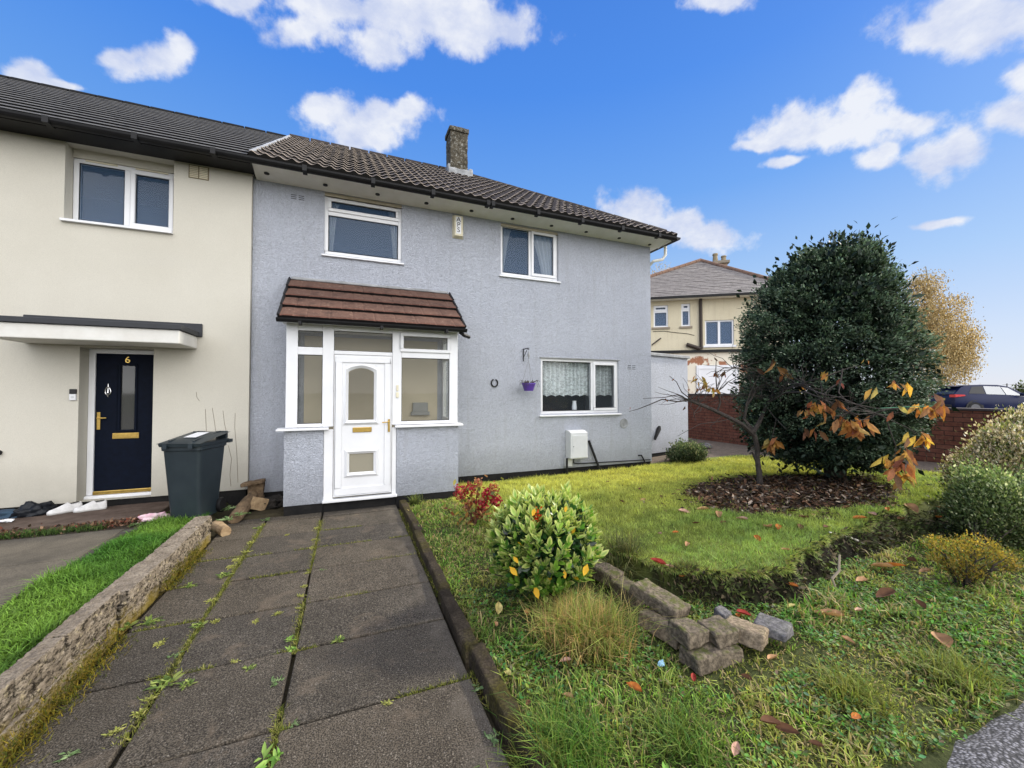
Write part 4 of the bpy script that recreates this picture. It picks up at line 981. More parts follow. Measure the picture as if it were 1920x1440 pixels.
# porch roof
py0, pz0, py1, pz1 = 6.13, 2.655, FY, 3.44
PU = Vector((0, py1-py0, pz1-pz0)); 
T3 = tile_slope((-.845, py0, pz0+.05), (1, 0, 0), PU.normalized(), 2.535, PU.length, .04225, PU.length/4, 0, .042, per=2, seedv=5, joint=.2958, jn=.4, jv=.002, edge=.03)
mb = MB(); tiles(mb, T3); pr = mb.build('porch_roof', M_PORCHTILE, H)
mb = MB(); ang = math.atan2(pz1-pz0, py1-py0)
for xx in (-.862, 1.705):
  mb = MB(); mb.obox((xx, (py0+py1)/2-.0, (pz0+pz1)/2+.045), .024, PU.length, .09, Matrix.Rotation(ang, 3, 'X'))
  for j in range(4):
    f = (j+.02)/4; mb.obox((xx, py0+(py1-py0)*(f+.10), pz0+(pz1-pz0)*(f+.10)+.08), .034, PU.length*.25, .035, Matrix.Rotation(ang-.06, 3, 'X'))
  mb.build('verge', M_GUTTER, pr, bevel=.006, seg=1)
mb = MB(); mb.box(-.84, 1.69, py0+.05, PY+.15, FT+.001, FT+.05); mb.box(-.83, 1.68, PY+.16, FY-.01, FT+.0, FT+.02); mb.build('porch_ceiling', M_UPVC, pr)
mb = MB(); gutter(mb, -.88, 1.72, py0-.035, pz0-.03, .05)
for xx in (-.6, .45, 1.4): mb.box(xx-.02, xx+.02, py0-.09, py0+.03, pz0-.045, pz0+.0)
mb.tube([(1.62, py0-.02, pz0-.02), (1.70, py0+.02, pz0-.06), (1.80, py0+.1, pz0-.07)], .03, 8)
mb.build('porch_gutter', M_GUTTER, pr)
mb = MB(); mb.obox((.42, FY-.015, pz1+.065), 2.5, .05, .045); mb.build('flashing', M_LEAD, pr, bevel=.012, rough=(4, .008, 8))

# ================================================================== the cream house next door
NY_ = 7.12
Q = thing('cream_house', 'cream rendered terraced house with navy front door under a flat white canopy', 'house', (-4.5, NY_, .15))
nwin = (-3.49, -2.33, 3.95, 5.02); ndoor = (-3.30, -2.52, .20, 2.30)
mb = MB(); wall_holes(mb, -9.5, -1.375, .245, 5.07, NY_, NY_+.30, [nwin, (ndoor[0], ndoor[1], .246, ndoor[3])])
mb.box(-9.5, -1.58, BACK-.26, BACK, .2, 5.0); mb.box(-9.5, -9.3, NY_+.31, BACK-.27, .2, 5.0); mb.build('wall', M_CREAM, Q)
mb = MB(); mb.box(-9.48, -1.40, NY_+.02, NY_+.28, -.05, .2435); mb.build('plinth', M_BLACKPAINT, Q)
mb = MB(); mb.box(-9.2, -1.6, NY_+1.6, NY_+1.7, .2, 4.9); mb.box(-9.2, -1.6, NY_+.31, NY_+1.59, 2.6, 2.8); mb.build('inner_wall', M_DARKROOM, Q)
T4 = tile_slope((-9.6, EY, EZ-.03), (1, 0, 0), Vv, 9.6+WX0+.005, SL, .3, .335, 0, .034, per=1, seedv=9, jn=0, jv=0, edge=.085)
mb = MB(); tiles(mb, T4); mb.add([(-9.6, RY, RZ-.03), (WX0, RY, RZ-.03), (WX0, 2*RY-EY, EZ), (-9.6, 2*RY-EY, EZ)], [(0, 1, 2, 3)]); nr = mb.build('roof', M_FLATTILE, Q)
mb = MB(); ridge_run(mb, (-9.5, RY, RZ-.05), (WX0, RY, RZ-.05), .10); mb.build('ridge_tiles', M_FLATTILE[0], nr, smooth=True)
mb = MB(); gutter(mb, -9.6, WX0-.021, 6.715, 5.005)
for x in (-4.3, -3.45, -2.6, -1.75): mb.box(x-.03, x+.03, 6.64, 6.784, 4.995, 5.08)
mb.build('gutter', M_GUTTER, Q)
mb = MB(); mb.box(-9.6, WX0+.035, 6.79, NY_-.003, 5.02, 5.06); mb.build('soffit', M_GUTTER, Q)
wy = NY_+.17
wn = casement(Q, 'window', nwin[0]+.005, nwin[1]-.005, 4.0, 4.90, wy, [(nwin[0]+.06, -2.945, 4.055, 4.845, False), (-2.86, nwin[1]-.065, 4.055, 4.845, True)], sill=False, opening=[(-2.945, -2.875, wy+.001, wy+.065, 4.054, 4.846)])
mb = MB(); mb.prism([(NY_-.05, 3.952), (NY_-.05, 3.985), (wy+.03, 4.0), (wy+.03, 3.952)], nwin[0]-.02, nwin[1]+.001, 'x'); mb.build('sill', M_UPVC, wn, bevel=.004, seg=1)
mb = MB(); mb.box(nwin[0]+.005, nwin[1]-.005, wy-.02, wy+.06, 4.902, 5.018); mb.build('head_trim', M_CREAM, wn)
for a, b in ((-3.36, -3.02), (-2.82, -2.45)):
    mb = MB(); mb.box(a, b, wy-.016, wy-.001, 4.873, 4.893); mb.build('trickle_vent', M_ALARM, wn)
mb = MB(); 
for j in range(7): mb.box(-2.145, -2.045, NY_-.012, NY_+.01, 4.825+.025*j, 4.841+.025*j); mb.box(-2.03, -1.93, NY_-.012, NY_+.01, 4.825+.025*j, 4.841+.025*j)
mb.build('air_vent', M_ALARM, Q); mb = MB(); mb.box(-2.16, -1.915, NY_-.004, NY_+.01, 4.81, 5.005); mb.build('vent_frame', simple('vent_shadow', (.22, .18, .11), None, 5, .9), Q)
# canopy
mb = MB(); mb.box(-3.83, -2.02, 6.44, NY_-.002, 2.325, 2.50); can = mb.build('canopy', simple('white_canopy_paint', (.70, .69, .65), (.62, .60, .55), 4, .7, grime=.2), Q, bevel=.012)
mb = MB(); mb.box(-3.86, -1.995, 6.41, NY_-.03, 2.502, 2.57); mb.box(-3.84, -1.96, NY_-.028, NY_-.002, 2.50, 2.69); mb.build('felt_edge', simple('dark_felt', (.035, .037, .042), None, 8, .7), can, bevel=.006, seg=1)
# door
dy = NY_+.20
M_NAVY = simple('navy_door_skin', (.004, .007, .017), (.003, .005, .011), 14, .55, spec=.07, bs=.25, bscale=25, dist=.002)
wx = -3.225
g0, g1 = AY(224, 806, dy), AY(252.5, 686, dy)
mb = MB(); wall_holes(mb, wx, -2.50, .335, 2.235, dy+.02, dy+.07, [(g0.x, g1.x, g0.z, g1.z)])
nd = mb.build('front_door', M_NAVY, Q); nd['label'] = 'navy front door with narrow glass strip and brass fittings'
mb = MB(); frame_ring(mb, g0.x-.03, g1.x+.03, g0.z-.03, g1.z+.03, dy+.008, dy+.0195, .028); mb.build('glass_surround', M_NAVY, nd, bevel=.004, seg=1)
mb = MB(); mb.box(g0.x, g1.x, dy+.035, dy+.04, g0.z, g1.z); mb.build('pane', glass('door_glass', (.45, .46, .46), 1.2, .04, .25, (.22, .22, .21)), nd)
a, b = AY(210, 823, dy), AY(260, 811, dy)
mb = MB(); mb.box(a.x, b.x, dy+.004, dy+.019, a.z, b.z); mb.box(a.x+.02, b.x-.02, dy-.002, dy+.003, a.z+.012, b.z-.012); mb.build('letter_slot', M_BRASS, nd, bevel=.004)
a = AY(184, 788, dy); mb = MB(); mb.box(a.x-.018, a.x+.018, dy+.006, dy+.019, a.z-.13, a.z+.11); mb.tube([(a.x, dy+.005, a.z+.03), (a.x, dy-.03, a.z+.03), (a.x+.10, dy-.032, a.z+.03)], .010, 8); mb.build('handle', M_BRASS, nd, bevel=.003)
a = AY(202, 733, dy); mb = MB(); pts = [(a.x+.035*math.sin(u)*(.8+.2*math.cos(u)), dy+.006, a.z-.055*math.cos(u)) for u in [2*PI*i/20 for i in range(21)]]
mb.tube(pts, .007, 6); mb.tube([(a.x, dy+.008, a.z+.05), (a.x, dy+.008, a.z+.10)], [.010, .003], 6); mb.tube([(a.x, dy+.006, a.z-.05), (a.x, dy+.006, a.z-.085)], [.010, .006], 6); mb.tube([(a.x, dy+.008, a.z+.04), (a.x, dy+.0, a.z-.03)], [.006, .012], 6)
mb.build('knocker', simple('chrome', (.6, .6, .6), None, 9, .25, 1.), nd, smooth=True)
a = AY(238.5, 675, dy); text_mesh('number', '6', .13, M_BRASS, nd, (a.x, dy+.016, a.z), ROT_FRONT, .004)
mb = MB(); mb.box(wx, -2.50, dy-.01, dy+.07, .285, .334); mb.build('brass_bar', M_BRASS, nd, bevel=.006)
mb = MB(); mb.box(wx-.07, -2.49, dy-.06, dy+.08, .205, .283); mb.build('threshold', M_UPVC, nd, bevel=.008)
mb = MB(); mb.box(ndoor[0]+.003, wx-.003, dy+.0, dy+.09, .284, 2.297); mb.box(wx-.0029, -2.50, dy+.0, dy+.09, 2.238, 2.297); mb.build('door_frame', M_UPVC, nd, bevel=.005, seg=1)
a = AY(138, 740, NY_); mb = MB(); mb.box(a.x-.034, a.x+.034, NY_-.028, NY_+.002, a.z-.075, a.z+.008); nb_ = mb.build('door_bell', M_UPVC, Q, bevel=.008)
mb = MB(); mb.box(a.x-.034, a.x+.034, NY_-.028, NY_+.002, a.z+.009, a.z+.075); mb.build('bell_camera', M_BLACKIRON, nb_, bevel=.008)
mb = MB(); mb.lathe((a.x, NY_-.032, a.z-.032), [(.015, .004), (.015, 0), (.004, 0)], 12, 'y'); mb.build('bell_button', M_METER, nb_)
# thin trailing scratches on the render, hose tap at the far left
mb = MB()
for pts in (((385, 767), (386, 790), (387, 812)), ((398, 765), (402, 790), (405, 812)), ((418, 770), (421, 795), (425, 812)), ((441, 775), (440, 800), (444, 850), (446, 905)), ((428, 835), (434, 860), (431, 890), (433, 912)), ((368, 735), (369, 745), (374, 752))):
    mb.tube([AY(px, py, NY_-.002) for px, py in pts], .0032, 4)
mb.build('scratch_marks', simple('scratch', (.30, .26, .21), None, 9, .9), Q)
a = AY(1, 849, NY_-.03); mb = MB(); mb.lathe((a.x-.03, NY_-.05, a.z), [(.03, 0), (.035, .03), (.03, .06)], 10, 'y'); mb.build('pipe_stub', M_GUTTER, Q)

# ================================================================== the house behind, across the corner
be = Vector((.82, -.572, 0)).normalized(); bn = Vector((-be.y, be.x, 0)); bn = bn if bn.y > 0 else -bn
P0 = EYE + ray(1316, 600)*18.5
def BP(px, py, off=0.):
    p = AP(px, py, P0 - bn*off, bn); return (p-P0).dot(be), p.z
def bw(s, tt, z): q = P0 + be*s + bn*tt; return (q.x, q.y, z)
def bbox(mb, s0, s1, t0, t1, z0, z1):
    mb.add([bw(s, tt, z) for z in (z0, z1) for tt in (t0, t1) for s in (s0, s1)], [(0, 2, 3, 1), (4, 5, 7, 6), (0, 1, 5, 4), (2, 6, 7, 3), (0, 4, 6, 2), (1, 3, 7, 5)])
B = thing('corner_house', 'cream house with old slate hip roof and twin chimney pots beyond the side garden', 'house', (P0.x, P0.y, .5))
ez = BP(1316, 557)[1]; S0 = -5.2; S1 = BP(1480, 600)[0]; DP = 8.0; ZB = .3; band = BP(1316, 661)[1]
M_CREAM2 = render_wall('old_cream_render', (.70, .63, .46), (.62, .55, .39), (.38, .30, .20), 60, .4, .01, streak=.35)
rects = [(1225.5, 614, 1252.5, 572), (1277.5, 612, 1294, 569), (1322, 648, 1376, 599)]
holes = []
for (a, b, c, d_) in rects:
    s0, z0 = BP(a, b); s1, z1 = BP(c, d_); holes.append((s0, s1, z0, z1))
def bhwall(mb, zlo, zhi, holes, t0=0, t1=.3):
    tmp = MB(); wall_holes(tmp, S0, S1, zlo, zhi, t0, t1, holes)
    mb.add([bw(v[0], v[1], v[2]) for v in tmp.v], tmp.f)
mb = MB(); bhwall(mb, band+.12, ez, holes); bbox(mb, S0, S0+.3, .31, DP, ZB, ez); bbox(mb, S1-.3, S1, .31, DP, ZB, ez); bbox(mb, S0, S1, DP+.001, DP+.3, ZB, ez); bbox(mb, S0+.31, S1-.31, 1.6, 1.7, ZB, ez)
mb.build('wall', M_CREAM2, B)
m, t, out = nt('peeling_render'); co = objco(t)
c = mixc(t, ramp(t, noise(t, co, 1.3, 4, .6), [(.52, 0.), (.56, 1.)]), (.72, .66, .54), (.33, .15, .085)); princ(t, out, c, .9, 0, .2, bump(t, noise(t, co, 30, 4), .4, .01))
mb = MB(); bbox(mb, S0, S1, .02, .30, ZB, band+.118); mb.build('lower_wall', m, B)
mb = MB(); bbox(mb, S0, S1, -.10, .02, band, band+.119); mb.build('band_gutter', M_GUTTER, B)
pk_ = AP(1313, 489, P0+bn*3.8, bn); ps = (pk_-P0).dot(be); pzk = pk_.z
O_ = .45; c0, c1, c2, c3 = (S0-O_, -O_), (S1+O_, -O_), (S1+O_, DP+O_), (S0-O_, DP+O_)
apex = bw(ps, 3.8, pzk)
# front slope with slate courses, then the other three
cl = Vector(bw(*c0, ez)); cr = Vector(bw(*c1, ez)); U_ = be; mid = cl + be*((Vector(apex)-cl).dot(be)); vv_ = (Vector(apex)-mid); 
hl = (Vector(apex)-cl).cross(vv_.cross(be)).normalized(); hl = hl if hl.dot(be) < 0 else -hl
hr = (Vector(apex)-cr).cross(vv_.cross(be)).normalized(); hr = hr if hr.dot(be) > 0 else -hr
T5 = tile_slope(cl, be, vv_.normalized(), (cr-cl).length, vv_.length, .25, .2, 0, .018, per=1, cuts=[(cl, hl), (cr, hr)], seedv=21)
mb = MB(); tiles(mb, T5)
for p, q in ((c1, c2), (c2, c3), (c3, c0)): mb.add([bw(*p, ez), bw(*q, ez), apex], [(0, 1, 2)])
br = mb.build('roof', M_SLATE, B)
mb = MB(); ridge_run(mb, apex, bw(*c0, ez), .13, .4); ridge_run(mb, apex, bw(*c1, ez), .13, .4); mb.build('hip_tiles', simple('red_hip_tile', (.24, .14, .09), (.14, .085, .06), 5, .9), br, smooth=True)
mb = MB(); bbox(mb, S0-O_, S1+O_, -O_-.08, -O_+.02, ez-.10, ez+.0); mb.build('gutter', M_GUTTER, B)
mb = MB(); bbox(mb, S0-O_, S1+O_, -O_+.03, -.002, ez-.10, ez-.05); mb.build('soffit', M_SOFFIT, B)
q = AP(1349, 497, P0+bn*5.0, bn); cs = (q-P0).dot(be)
mb = MB(); bbox(mb, cs-.32, cs+.34, 4.7, 5.3, pzk-1.2, AP(1349, 497, P0+bn*5.0, bn).z); bch = mb.build('chimney', simple('old_brick_stack', (.30, .22, .15), (.2, .14, .1), 6, .9), B, bevel=.02)
zc = AP(1349, 497, P0+bn*5.0, bn).z
mb = MB(); bbox(mb, cs-.42, cs+.44, 4.6, 5.4, zc+.001, zc+.16); mb.build('capping', simple('stack_cap', (.26, .22, .17), None, 5, .9), bch, bevel=.02)
for ds, hh_ in ((-.22, .50), (.22, .34)):
    mb = MB(); c_ = bw(cs+ds, 5.0, zc+.161); mb.lathe(c_, [(.15, 0), (.12, hh_*.8), (.15, hh_*.82), (.14, hh_)], 12); mb.build('chimney_pot', simple('buff_pot', (.30, .24, .15), None, 5, .9), bch, smooth=.6)
for k, (s0, s1, z0, z1) in enumerate(holes):
    mb = MB(); tmp = MB(); frame_ring(tmp, s0, s1, z0, z1, .06, .14, .07)
    if k == 2: tmp.box((s0+s1)/2-.05, (s0+s1)/2+.05, .061, .14, z0+.07, z1-.07)
    else: zm = z0+(z1-z0)*.72; tmp.box(s0+.07, s1-.07, .05, .14, zm-.05, zm+.05); frame_ring(tmp, s0+.05, s1-.05, zm+.04, z1-.04, .03, .07, .06)
    mb.add([bw(*v) for v in tmp.v], tmp.f); w_ = mb.build('window', M_UPVC, B)
    mb = MB(); bbox(mb, s0+.06, s1-.06, .10, .106, z0+.06, z1-.06); mb.build('pane', M_GLASS, w_)
    mb = MB(); bbox(mb, s0-.08, s1+.08, -.06, .05, z0-.09, z0-.004); mb.build('sill', simple('stone_sill', (.3, .25, .19), None, 5, .9) if k < 2 else M_UPVC, w_)
mb = MB(); s_, z_ = BP(1313, 560); z2 = BP(1313, 655)[1]
mb.tube([bw(s_, -.08, ez-.1), bw(s_, -.08, z2)], .07, 8); s2, zz2 = BP(1287, 646); mb.tube([bw(s2, -.08, zz2), bw(s_-.05, -.10, z2+.02)], .085, 8)
s3, z3 = BP(1222, 647); s4, z4 = BP(1239, 634); mb.tube([bw(s3, -.05, z3), bw(s4, -.05, z4)], .03, 6)
mb.build('drainpipe', simple('brown_pipe', (.045, .032, .024), None, 5, .6), B, smooth=True)
mb = MB(); pts = [(1224, 622), (1245, 621), (1270, 624), (1290, 626), (1302, 629)]; mb.tube([bw(BP(a, b)[0], -.012, BP(a, b)[1]) for a, b in pts], .012, 4); mb.build('wall_cable', M_BLACKIRON, B)
s0, z0 = BP(1306, 745); s1, z1 = BP(1385, 684); mb = MB(); bbox(mb, s0, s1, -.03, .015, ZB, z1); gd = mb.build('garage_door', M_UPVC, B, bevel=.01)
mb = MB(); tmp = MB(); frame_ring(tmp, s0+.08, s1-.08, ZB+.1, z1-.12, -.05, -.031, .05); mb.add([bw(*v) for v in tmp.v], tmp.f); mb.build('door_panel', M_UPVC, gd)
# ================================================================== low stone wall between the two paths
m, t, out = nt('weathered_stone'); co = objco(t)
c = ramp(t, noise(t, vmap(t, co, (1, .8, 1.2)), 11, 7, .75), [(.28, (.075, .060, .045)), (.48, (.22, .18, .135)), (.70, (.42, .36, .28))])
c = mixc(t, ramp(t, noise(t, vmap(t, co, (1, .5, 1)), 38, 5, .75), [(.43, .92), (.53, 0.)]), c, (.026, .021, .015))
c = mixc(t, ramp(t, noise(t, co, 24, 5, .7), [(.56, 0.), (.68, .7)]), c, (.50, .42, .26))
sx_ = N(t, 'ShaderNodeSeparateXYZ'); L(t, co, sx_.inputs[0])
ma = N(t, 'ShaderNodeMath', operation='MULTIPLY_ADD'); L(t, noise(t, co, 4, 5, .7), ma.inputs[0]); ma.inputs[1].default_value = -.5; L(t, sx_.outputs[2], ma.inputs[2])
mo = N(t, 'ShaderNodeMath', operation='ADD'); L(t, ma.outputs[0], mo.inputs[0]); mo.inputs[1].default_value = .5
c = mixc(t, ramp(t, mo.outputs[0], [(.22, .85), (.34, 0.)]), c, (.17, .125, .015))
gn = N(t, 'ShaderNodeNewGeometry'); sg = N(t, 'ShaderNodeSeparateXYZ'); L(t, gn.outputs['Normal'], sg.inputs[0])
topc = ramp(t, noise(t, co, 8, 6, .7), [(.3, (.15, .122, .095)), (.7, (.31, .265, .21))]); topc = mixc(t, ramp(t, noise(t, co, 60, 4, .7), [(.40, .6), (.52, 0.)]), topc, (.09, .075, .06))
c = mixc(t, ramp(t, sg.outputs[2], [(.55, 0.), (.8, 1.)]), c, topc)
princ(t, out, c, .95, 0, .1, bump(t, noise(t, co, 30, 7, .75), 1., .025)); M_STONE = m
LW = thing('low_stone_wall', 'low weathered stone wall with mossy foot along the left of the slab path', 'wall', (-1.55, 3.5, 0))
for (ya, yb_, dx, zt, xl) in ((3.74, 5.72, 0., .262, -1.612), (.9, 3.715, -.026, .31, -1.545)):
    n = max(2, int((yb_-ya)/.5)); mb = MB()
    y = ya
    while y < yb_-.05:
        l = min(rnd.uniform(.34, .62), yb_-y); mb.box(xl+dx+rnd.uniform(-.008, .008), -1.440+dx+rnd.uniform(-.010, .008), y+.005, y+l-.005, .172+(zt-.262)*.8+rnd.uniform(-.004, .006), zt+rnd.uniform(-.014, .010)); y += l
    for (za, zb_) in ((-.06, .075), (.081, .165)) if zt < .3 else ((-.06, .10), (.106, .20)):
      y = ya
      while y < yb_-.05:
        l = min(rnd.uniform(.2, .42), yb_-y); mb.box(xl+.02+dx, -1.468+dx*.4+rnd.uniform(-.016, .014), y+.004, y+l-.004, za, zb_+rnd.uniform(-.004, .003)); y += l
    mb.build('wall_section', M_STONE, LW, bevel=.005, seg=1, rough=(7, .0075, 26), smooth=.55)
# moss hanging at its foot
M_MOSS = vcol('moss', rough=.9, transl=.25, spec=.1)
y = rng.uniform(2.2, 5.75, 5200); n = len(y); k = vnoise(y, y*0, 1.7, 61) > .38; y = y[k]; n = len(y)
x = -1.452+np.abs(rng.normal(0, .05, n)); z = .005+np.abs(rng.normal(0, .055, n))*(x < -1.42)
col = pick([(.20, .16, .015), (.13, .13, .02), (.26, .20, .03), (.09, .11, .02)], n, .3)
V, F, cc = blades(np.stack([x, y, z], 1), rng.uniform(.012, .035, n), .006, 1.1, col, seg=1); o = np_mesh('moss', V, F, cc, M_MOSS, parent=LW); tag(o, kind='stuff')

# ================================================================== loose sandstone blocks of the old garden edging
def stone_mat(name, a, b, moss):
    m, t, out = nt(name); co = objco(t)
    c = ramp(t, noise(t, co, 9, 6, .7), [(.3, b), (.7, a)]); c = mixc(t, ramp(t, noise(t, co, 45, 4, .7), [(.42, .6), (.58, 0.)]), c, tuple(q*.3 for q in b))
    g = N(t, 'ShaderNodeNewGeometry'); s_ = N(t, 'ShaderNodeSeparateXYZ'); L(t, g.outputs['Normal'], s_.inputs[0])
    mm = N(t, 'ShaderNodeMath', operation='MULTIPLY'); L(t, ramp(t, noise(t, co, 13, 5, .7), [(.45, 0.), (.6, moss)]), mm.inputs[0]); L(t, ramp(t, s_.outputs[2], [(.3, 0.), (.8, 1.)]), mm.inputs[1])
    c = mixc(t, mm.outputs[0], c, (.075, .085, .020))
    princ(t, out, c, .95, 0, .15, bump(t, noise(t, co, 40, 6, .7), .9, .012)); return m
MS_A = stone_mat('sandstone_mossy', (.26, .21, .15), (.10, .08, .06), .9); MS_B = stone_mat('sandstone_tan', (.40, .31, .21), (.22, .17, .12), .3); MS_C = stone_mat('grey_stone', (.22, .21, .21), (.11, .105, .11), .2)
def stone(px, py, zc, sx, sy, sz, rz, label, mat, tilt=(0, 0), amp=.007):
    p = AZ(px, py, zc); g = G(p.x, p.y)
    R = Matrix.Rotation(rz, 3, 'Z') @ Matrix.Rotation(tilt[0], 3, 'X') @ Matrix.Rotation(tilt[1], 3, 'Y')
    mb = MB(); mb.obox((p.x, p.y, zc), sx, sy, sz, R, taper=1.04)
    for i in range(len(mb.v)): mb.v[i] = tuple(q+rnd.uniform(-.012, .012) for q in mb.v[i])
    return tag(mb.build('stone_block', mat, bevel=.008, seg=1, rough=(4, amp, 16), smooth=.8, loc=(p.x, p.y, zc-sz/2)), label, 'stone', 'sandstone blocks of the broken garden edging')
stone(1132, 1075, .13, .15, .36, .11, .10, 'long mossy sandstone block nearest to the leafy bush', MS_A)
stone(1178, 1112, .10, .15, .26, .14, .05, 'mossy sandstone block between the bush end and the raised tilted block', MS_A)
stone(1236, 1124, .225, .18, .36, .085, .22, 'grey sandstone block laid tilted on top of another block', MS_A, (.12, .05))
stone(1246, 1172, .115, .15, .30, .12, .14, 'pale sandstone block underneath the tilted block', MS_B)
stone(1292, 1186, .185, .17, .17, .09, .0, 'left half of the mossy corner block, cracked in two', MS_A)
stone(1345, 1183, .185, .17, .16, .085, -.05, 'right half of the mossy corner block beside the tan block', MS_A)
stone(1333, 1226, .085, .34, .16, .095, -.03, 'dark sandstone block forming the lower course at the corner', MS_A)
stone(1398, 1186, .165, .18, .22, .08, .45, 'smooth tan block between the corner block and the grey slab', MS_B, (0, .10))
stone(1446, 1176, .155, .21, .19, .06, .40, 'flat grey stone slab at the right end of the broken edging', MS_C, (.06, .12), .003)
stone(1356, 1152, .17, .11, .08, .07, .2, 'small grey stone lying behind the corner block', MS_C)

# ================================================================== dark wheelie bin
BN = thing('wheelie_bin', 'dark grey wheelie bin with white lid sticker by the cream wall', 'bin', (-1.79, 6.29, .12), -.30)
BN.scale = (.80, .82, 1.0)
M_BIN = simple('bin_plastic', (.020, .030, .036), (.012, .020, .026), 5, .42, spec=.5, bs=.25, bscale=120, dist=.002, grime=.3)
def loc_build(mb, name, mat, parent, **kw):
    """build in the parent's own axes"""
    R = world_of(parent); mb.v = [tuple(R @ Vector(v)) for v in mb.v]; return mb.build(name, mat, parent, **kw)
def rr(w, d, r=.05, n=5):
    pts = []; hold = .012
    for cx, cy, a0 in ((w/2-r, d/2-r, 0), (-w/2+r, d/2-r, PI/2), (-w/2+r, -d/2+r, PI), (w/2-r, -d/2+r, 1.5*PI)):
        ca, sa = math.cos(a0), math.sin(a0); cb_, sb_ = math.cos(a0+PI/2), math.sin(a0+PI/2)
        pts.append((cx+r*ca-hold*cb_, cy+r*sa-hold*sb_))
        for i in range(n+1): a = a0+PI/2*i/n; pts.append((cx+r*math.cos(a), cy+r*math.sin(a)))
        pts.append((cx+r*cb_-hold*ca, cy+r*sb_-hold*sa))
    return pts
def loft(mb, secs):
    n = len(secs[0]); vs = [p for s_ in secs for p in s_]; k = len(secs)
    fs = [(i*n+j, i*n+(j+1) % n, (i+1)*n+(j+1) % n, (i+1)*n+j) for i in range(k-1) for j in range(n)]
    fs += [tuple(range(n))[::-1], tuple((k-1)*n+j for j in range(n))]
    mb.add(vs, fs)
mb = MB(); loft(mb, [[(x, y+.02, .0) for x, y in rr(.43, .46)], [(x, y+.02, .10) for x, y in rr(.44, .48)], [(x, y+.01, .86) for x, y in rr(.535, .63)], [(x, y+.01, .87) for x, y in rr(.57, .67)], [(x, y+.01, .915) for x, y in rr(.575, .675)]])
loc_build(mb, 'body', M_BIN, BN, smooth=.5)
mb = MB()
def lidz(x, y): return .957+.035*(1-(x/.31)**2)*(1-((y+.0)/.40)**2)+.12*(y+.35)
NXL, NYL = 12, 12; vs = []
for j in range(NYL+1):
    for i in range(NXL+1): x = -.31+.62*i/NXL; y = -.37+.75*j/NYL; vs.append((x, y, lidz(x, y)))
fs = [(j*(NXL+1)+i, j*(NXL+1)+i+1, (j+1)*(NXL+1)+i+1, (j+1)*(NXL+1)+i) for j in range(NYL) for i in range(NXL)]
mb.add(vs, fs); loft(mb, [[(x, y+.005, .918) for x, y in rr(.60, .73, .06)], [(x, y+.005, .957) for x, y in rr(.622, .752, .06)]])
for x in (-.17, .17): mb.add([(x+s_*.012, y_, lidz(x, y_)+dz_) for y_ in (-.30, .33) for dz_ in (-.01, .014) for s_ in (-1, 1)], [(0, 1, 3, 2), (4, 6, 7, 5), (2, 3, 7, 6), (0, 2, 6, 4), (1, 5, 7, 3)])
mb.box(-.26, -.10, .33, .385, .96, 1.055); mb.box(.10, .26, .33, .385, .96, 1.055)
for x in (-.18, .18): mb.box(x-.03, x+.03, -.385, -.36, .90, .955)
lid = loc_build(mb, 'lid', M_BIN, BN, smooth=.5)
mb = MB(); mb.add([(x, y, lidz(x, y)+.010) for (x, y) in ((-.07, -.16), (.11, -.16), (.11, .16), (-.07, .16))], [(0, 1, 2, 3)]); loc_build(mb, 'label_sticker', M_UPVC, lid)
mb = MB(); mb.tube([(-.20, .33, .93), (-.20, .41, .94), (.20, .41, .94), (.20, .33, .93)], .018, 8); mb.box(.16, .31, .33, .44, .90, .945); mb.box(-.31, -.16, .33, .44, .90, .945); loc_build(mb, 'handle', M_BIN, BN, bevel=.004, seg=1)
for s_ in (-1, 1):
    mb = MB(); mb.lathe((s_*.255-.03, .25, .09), [(.03, 0), (.095, .004), (.10, .03), (.095, .056), (.03, .06)], 20, 'x'); loc_build(mb, 'wheel', M_GUTTER, BN, smooth=.6)
mb = MB(); mb.tube([(-.25, .25, .09), (.25, .25, .09)], .012, 8); loc_build(mb, 'axle', M_LEAD, BN)

# ================================================================== bits by next door's step
M_SHOE = simple('white_trainer', (.66, .65, .64), (.46, .45, .44), 14, .6, grime=.2); M_SOLE = simple('pale_sole', (.40, .39, .37), None, 9, .7)
def shoe(px, py, rz, label):
    p = AZ(px, py, .167); p = p*min(1, 6.93/p.y); t_ = thing('shoe', label, 'shoe', (p.x, p.y, .167), rz, 'white trainers by the door step')
    prof = [(-.15, .030, .080), (-.135, .040, .098), (-.10, .043, .088), (-.05, .040, .082), (-.025, .040, .108), (.01, .042, .088), (.06, .047, .062), (.10, .047, .048), (.135, .036, .036), (.155, .012, .018)]
    mb = MB(); secs = []
    for (x, w, h) in prof: secs.append([(x, w*math.cos(a), .018+max(0, h*math.sin(a))) for a in [PI*i/10 for i in range(11)]])
    loft(mb, secs); loc_build(mb, 'upper', M_SHOE, t_, smooth=.9)
    mb = MB(); o1 = [(x, w*1.12) for x, w, h in prof]+[(x, -w*1.12) for x, w, h in prof[::-1]]
    mb.prism(o1, 0, .02, 'z'); loc_build(mb, 'sole', M_SOLE, t_, bevel=.004, seg=1)
    mb = MB(); mb.add([(-.125, .024, .112), (-.05, .026, .106), (-.05, -.026, .106), (-.125, -.024, .112)], [(0, 1, 2, 3)]); loc_build(mb, 'opening', M_GUTTER, t_)
    mb = MB()
    for k in range(4): mb.tube([(-.03+.022*k, .026, .082-.008*k), (-.022+.022*k, 0, .094-.010*k), (-.03+.022*k, -.026, .082-.008*k)], .004, 5)
    loc_build(mb, 'laces', M_UPVC, t_)
shoe(122, 951, 3.75, 'white trainer on the left of the pair by the navy door step')
shoe(170, 945, 3.45, 'white trainer on the right of the pair, nearer the navy door')
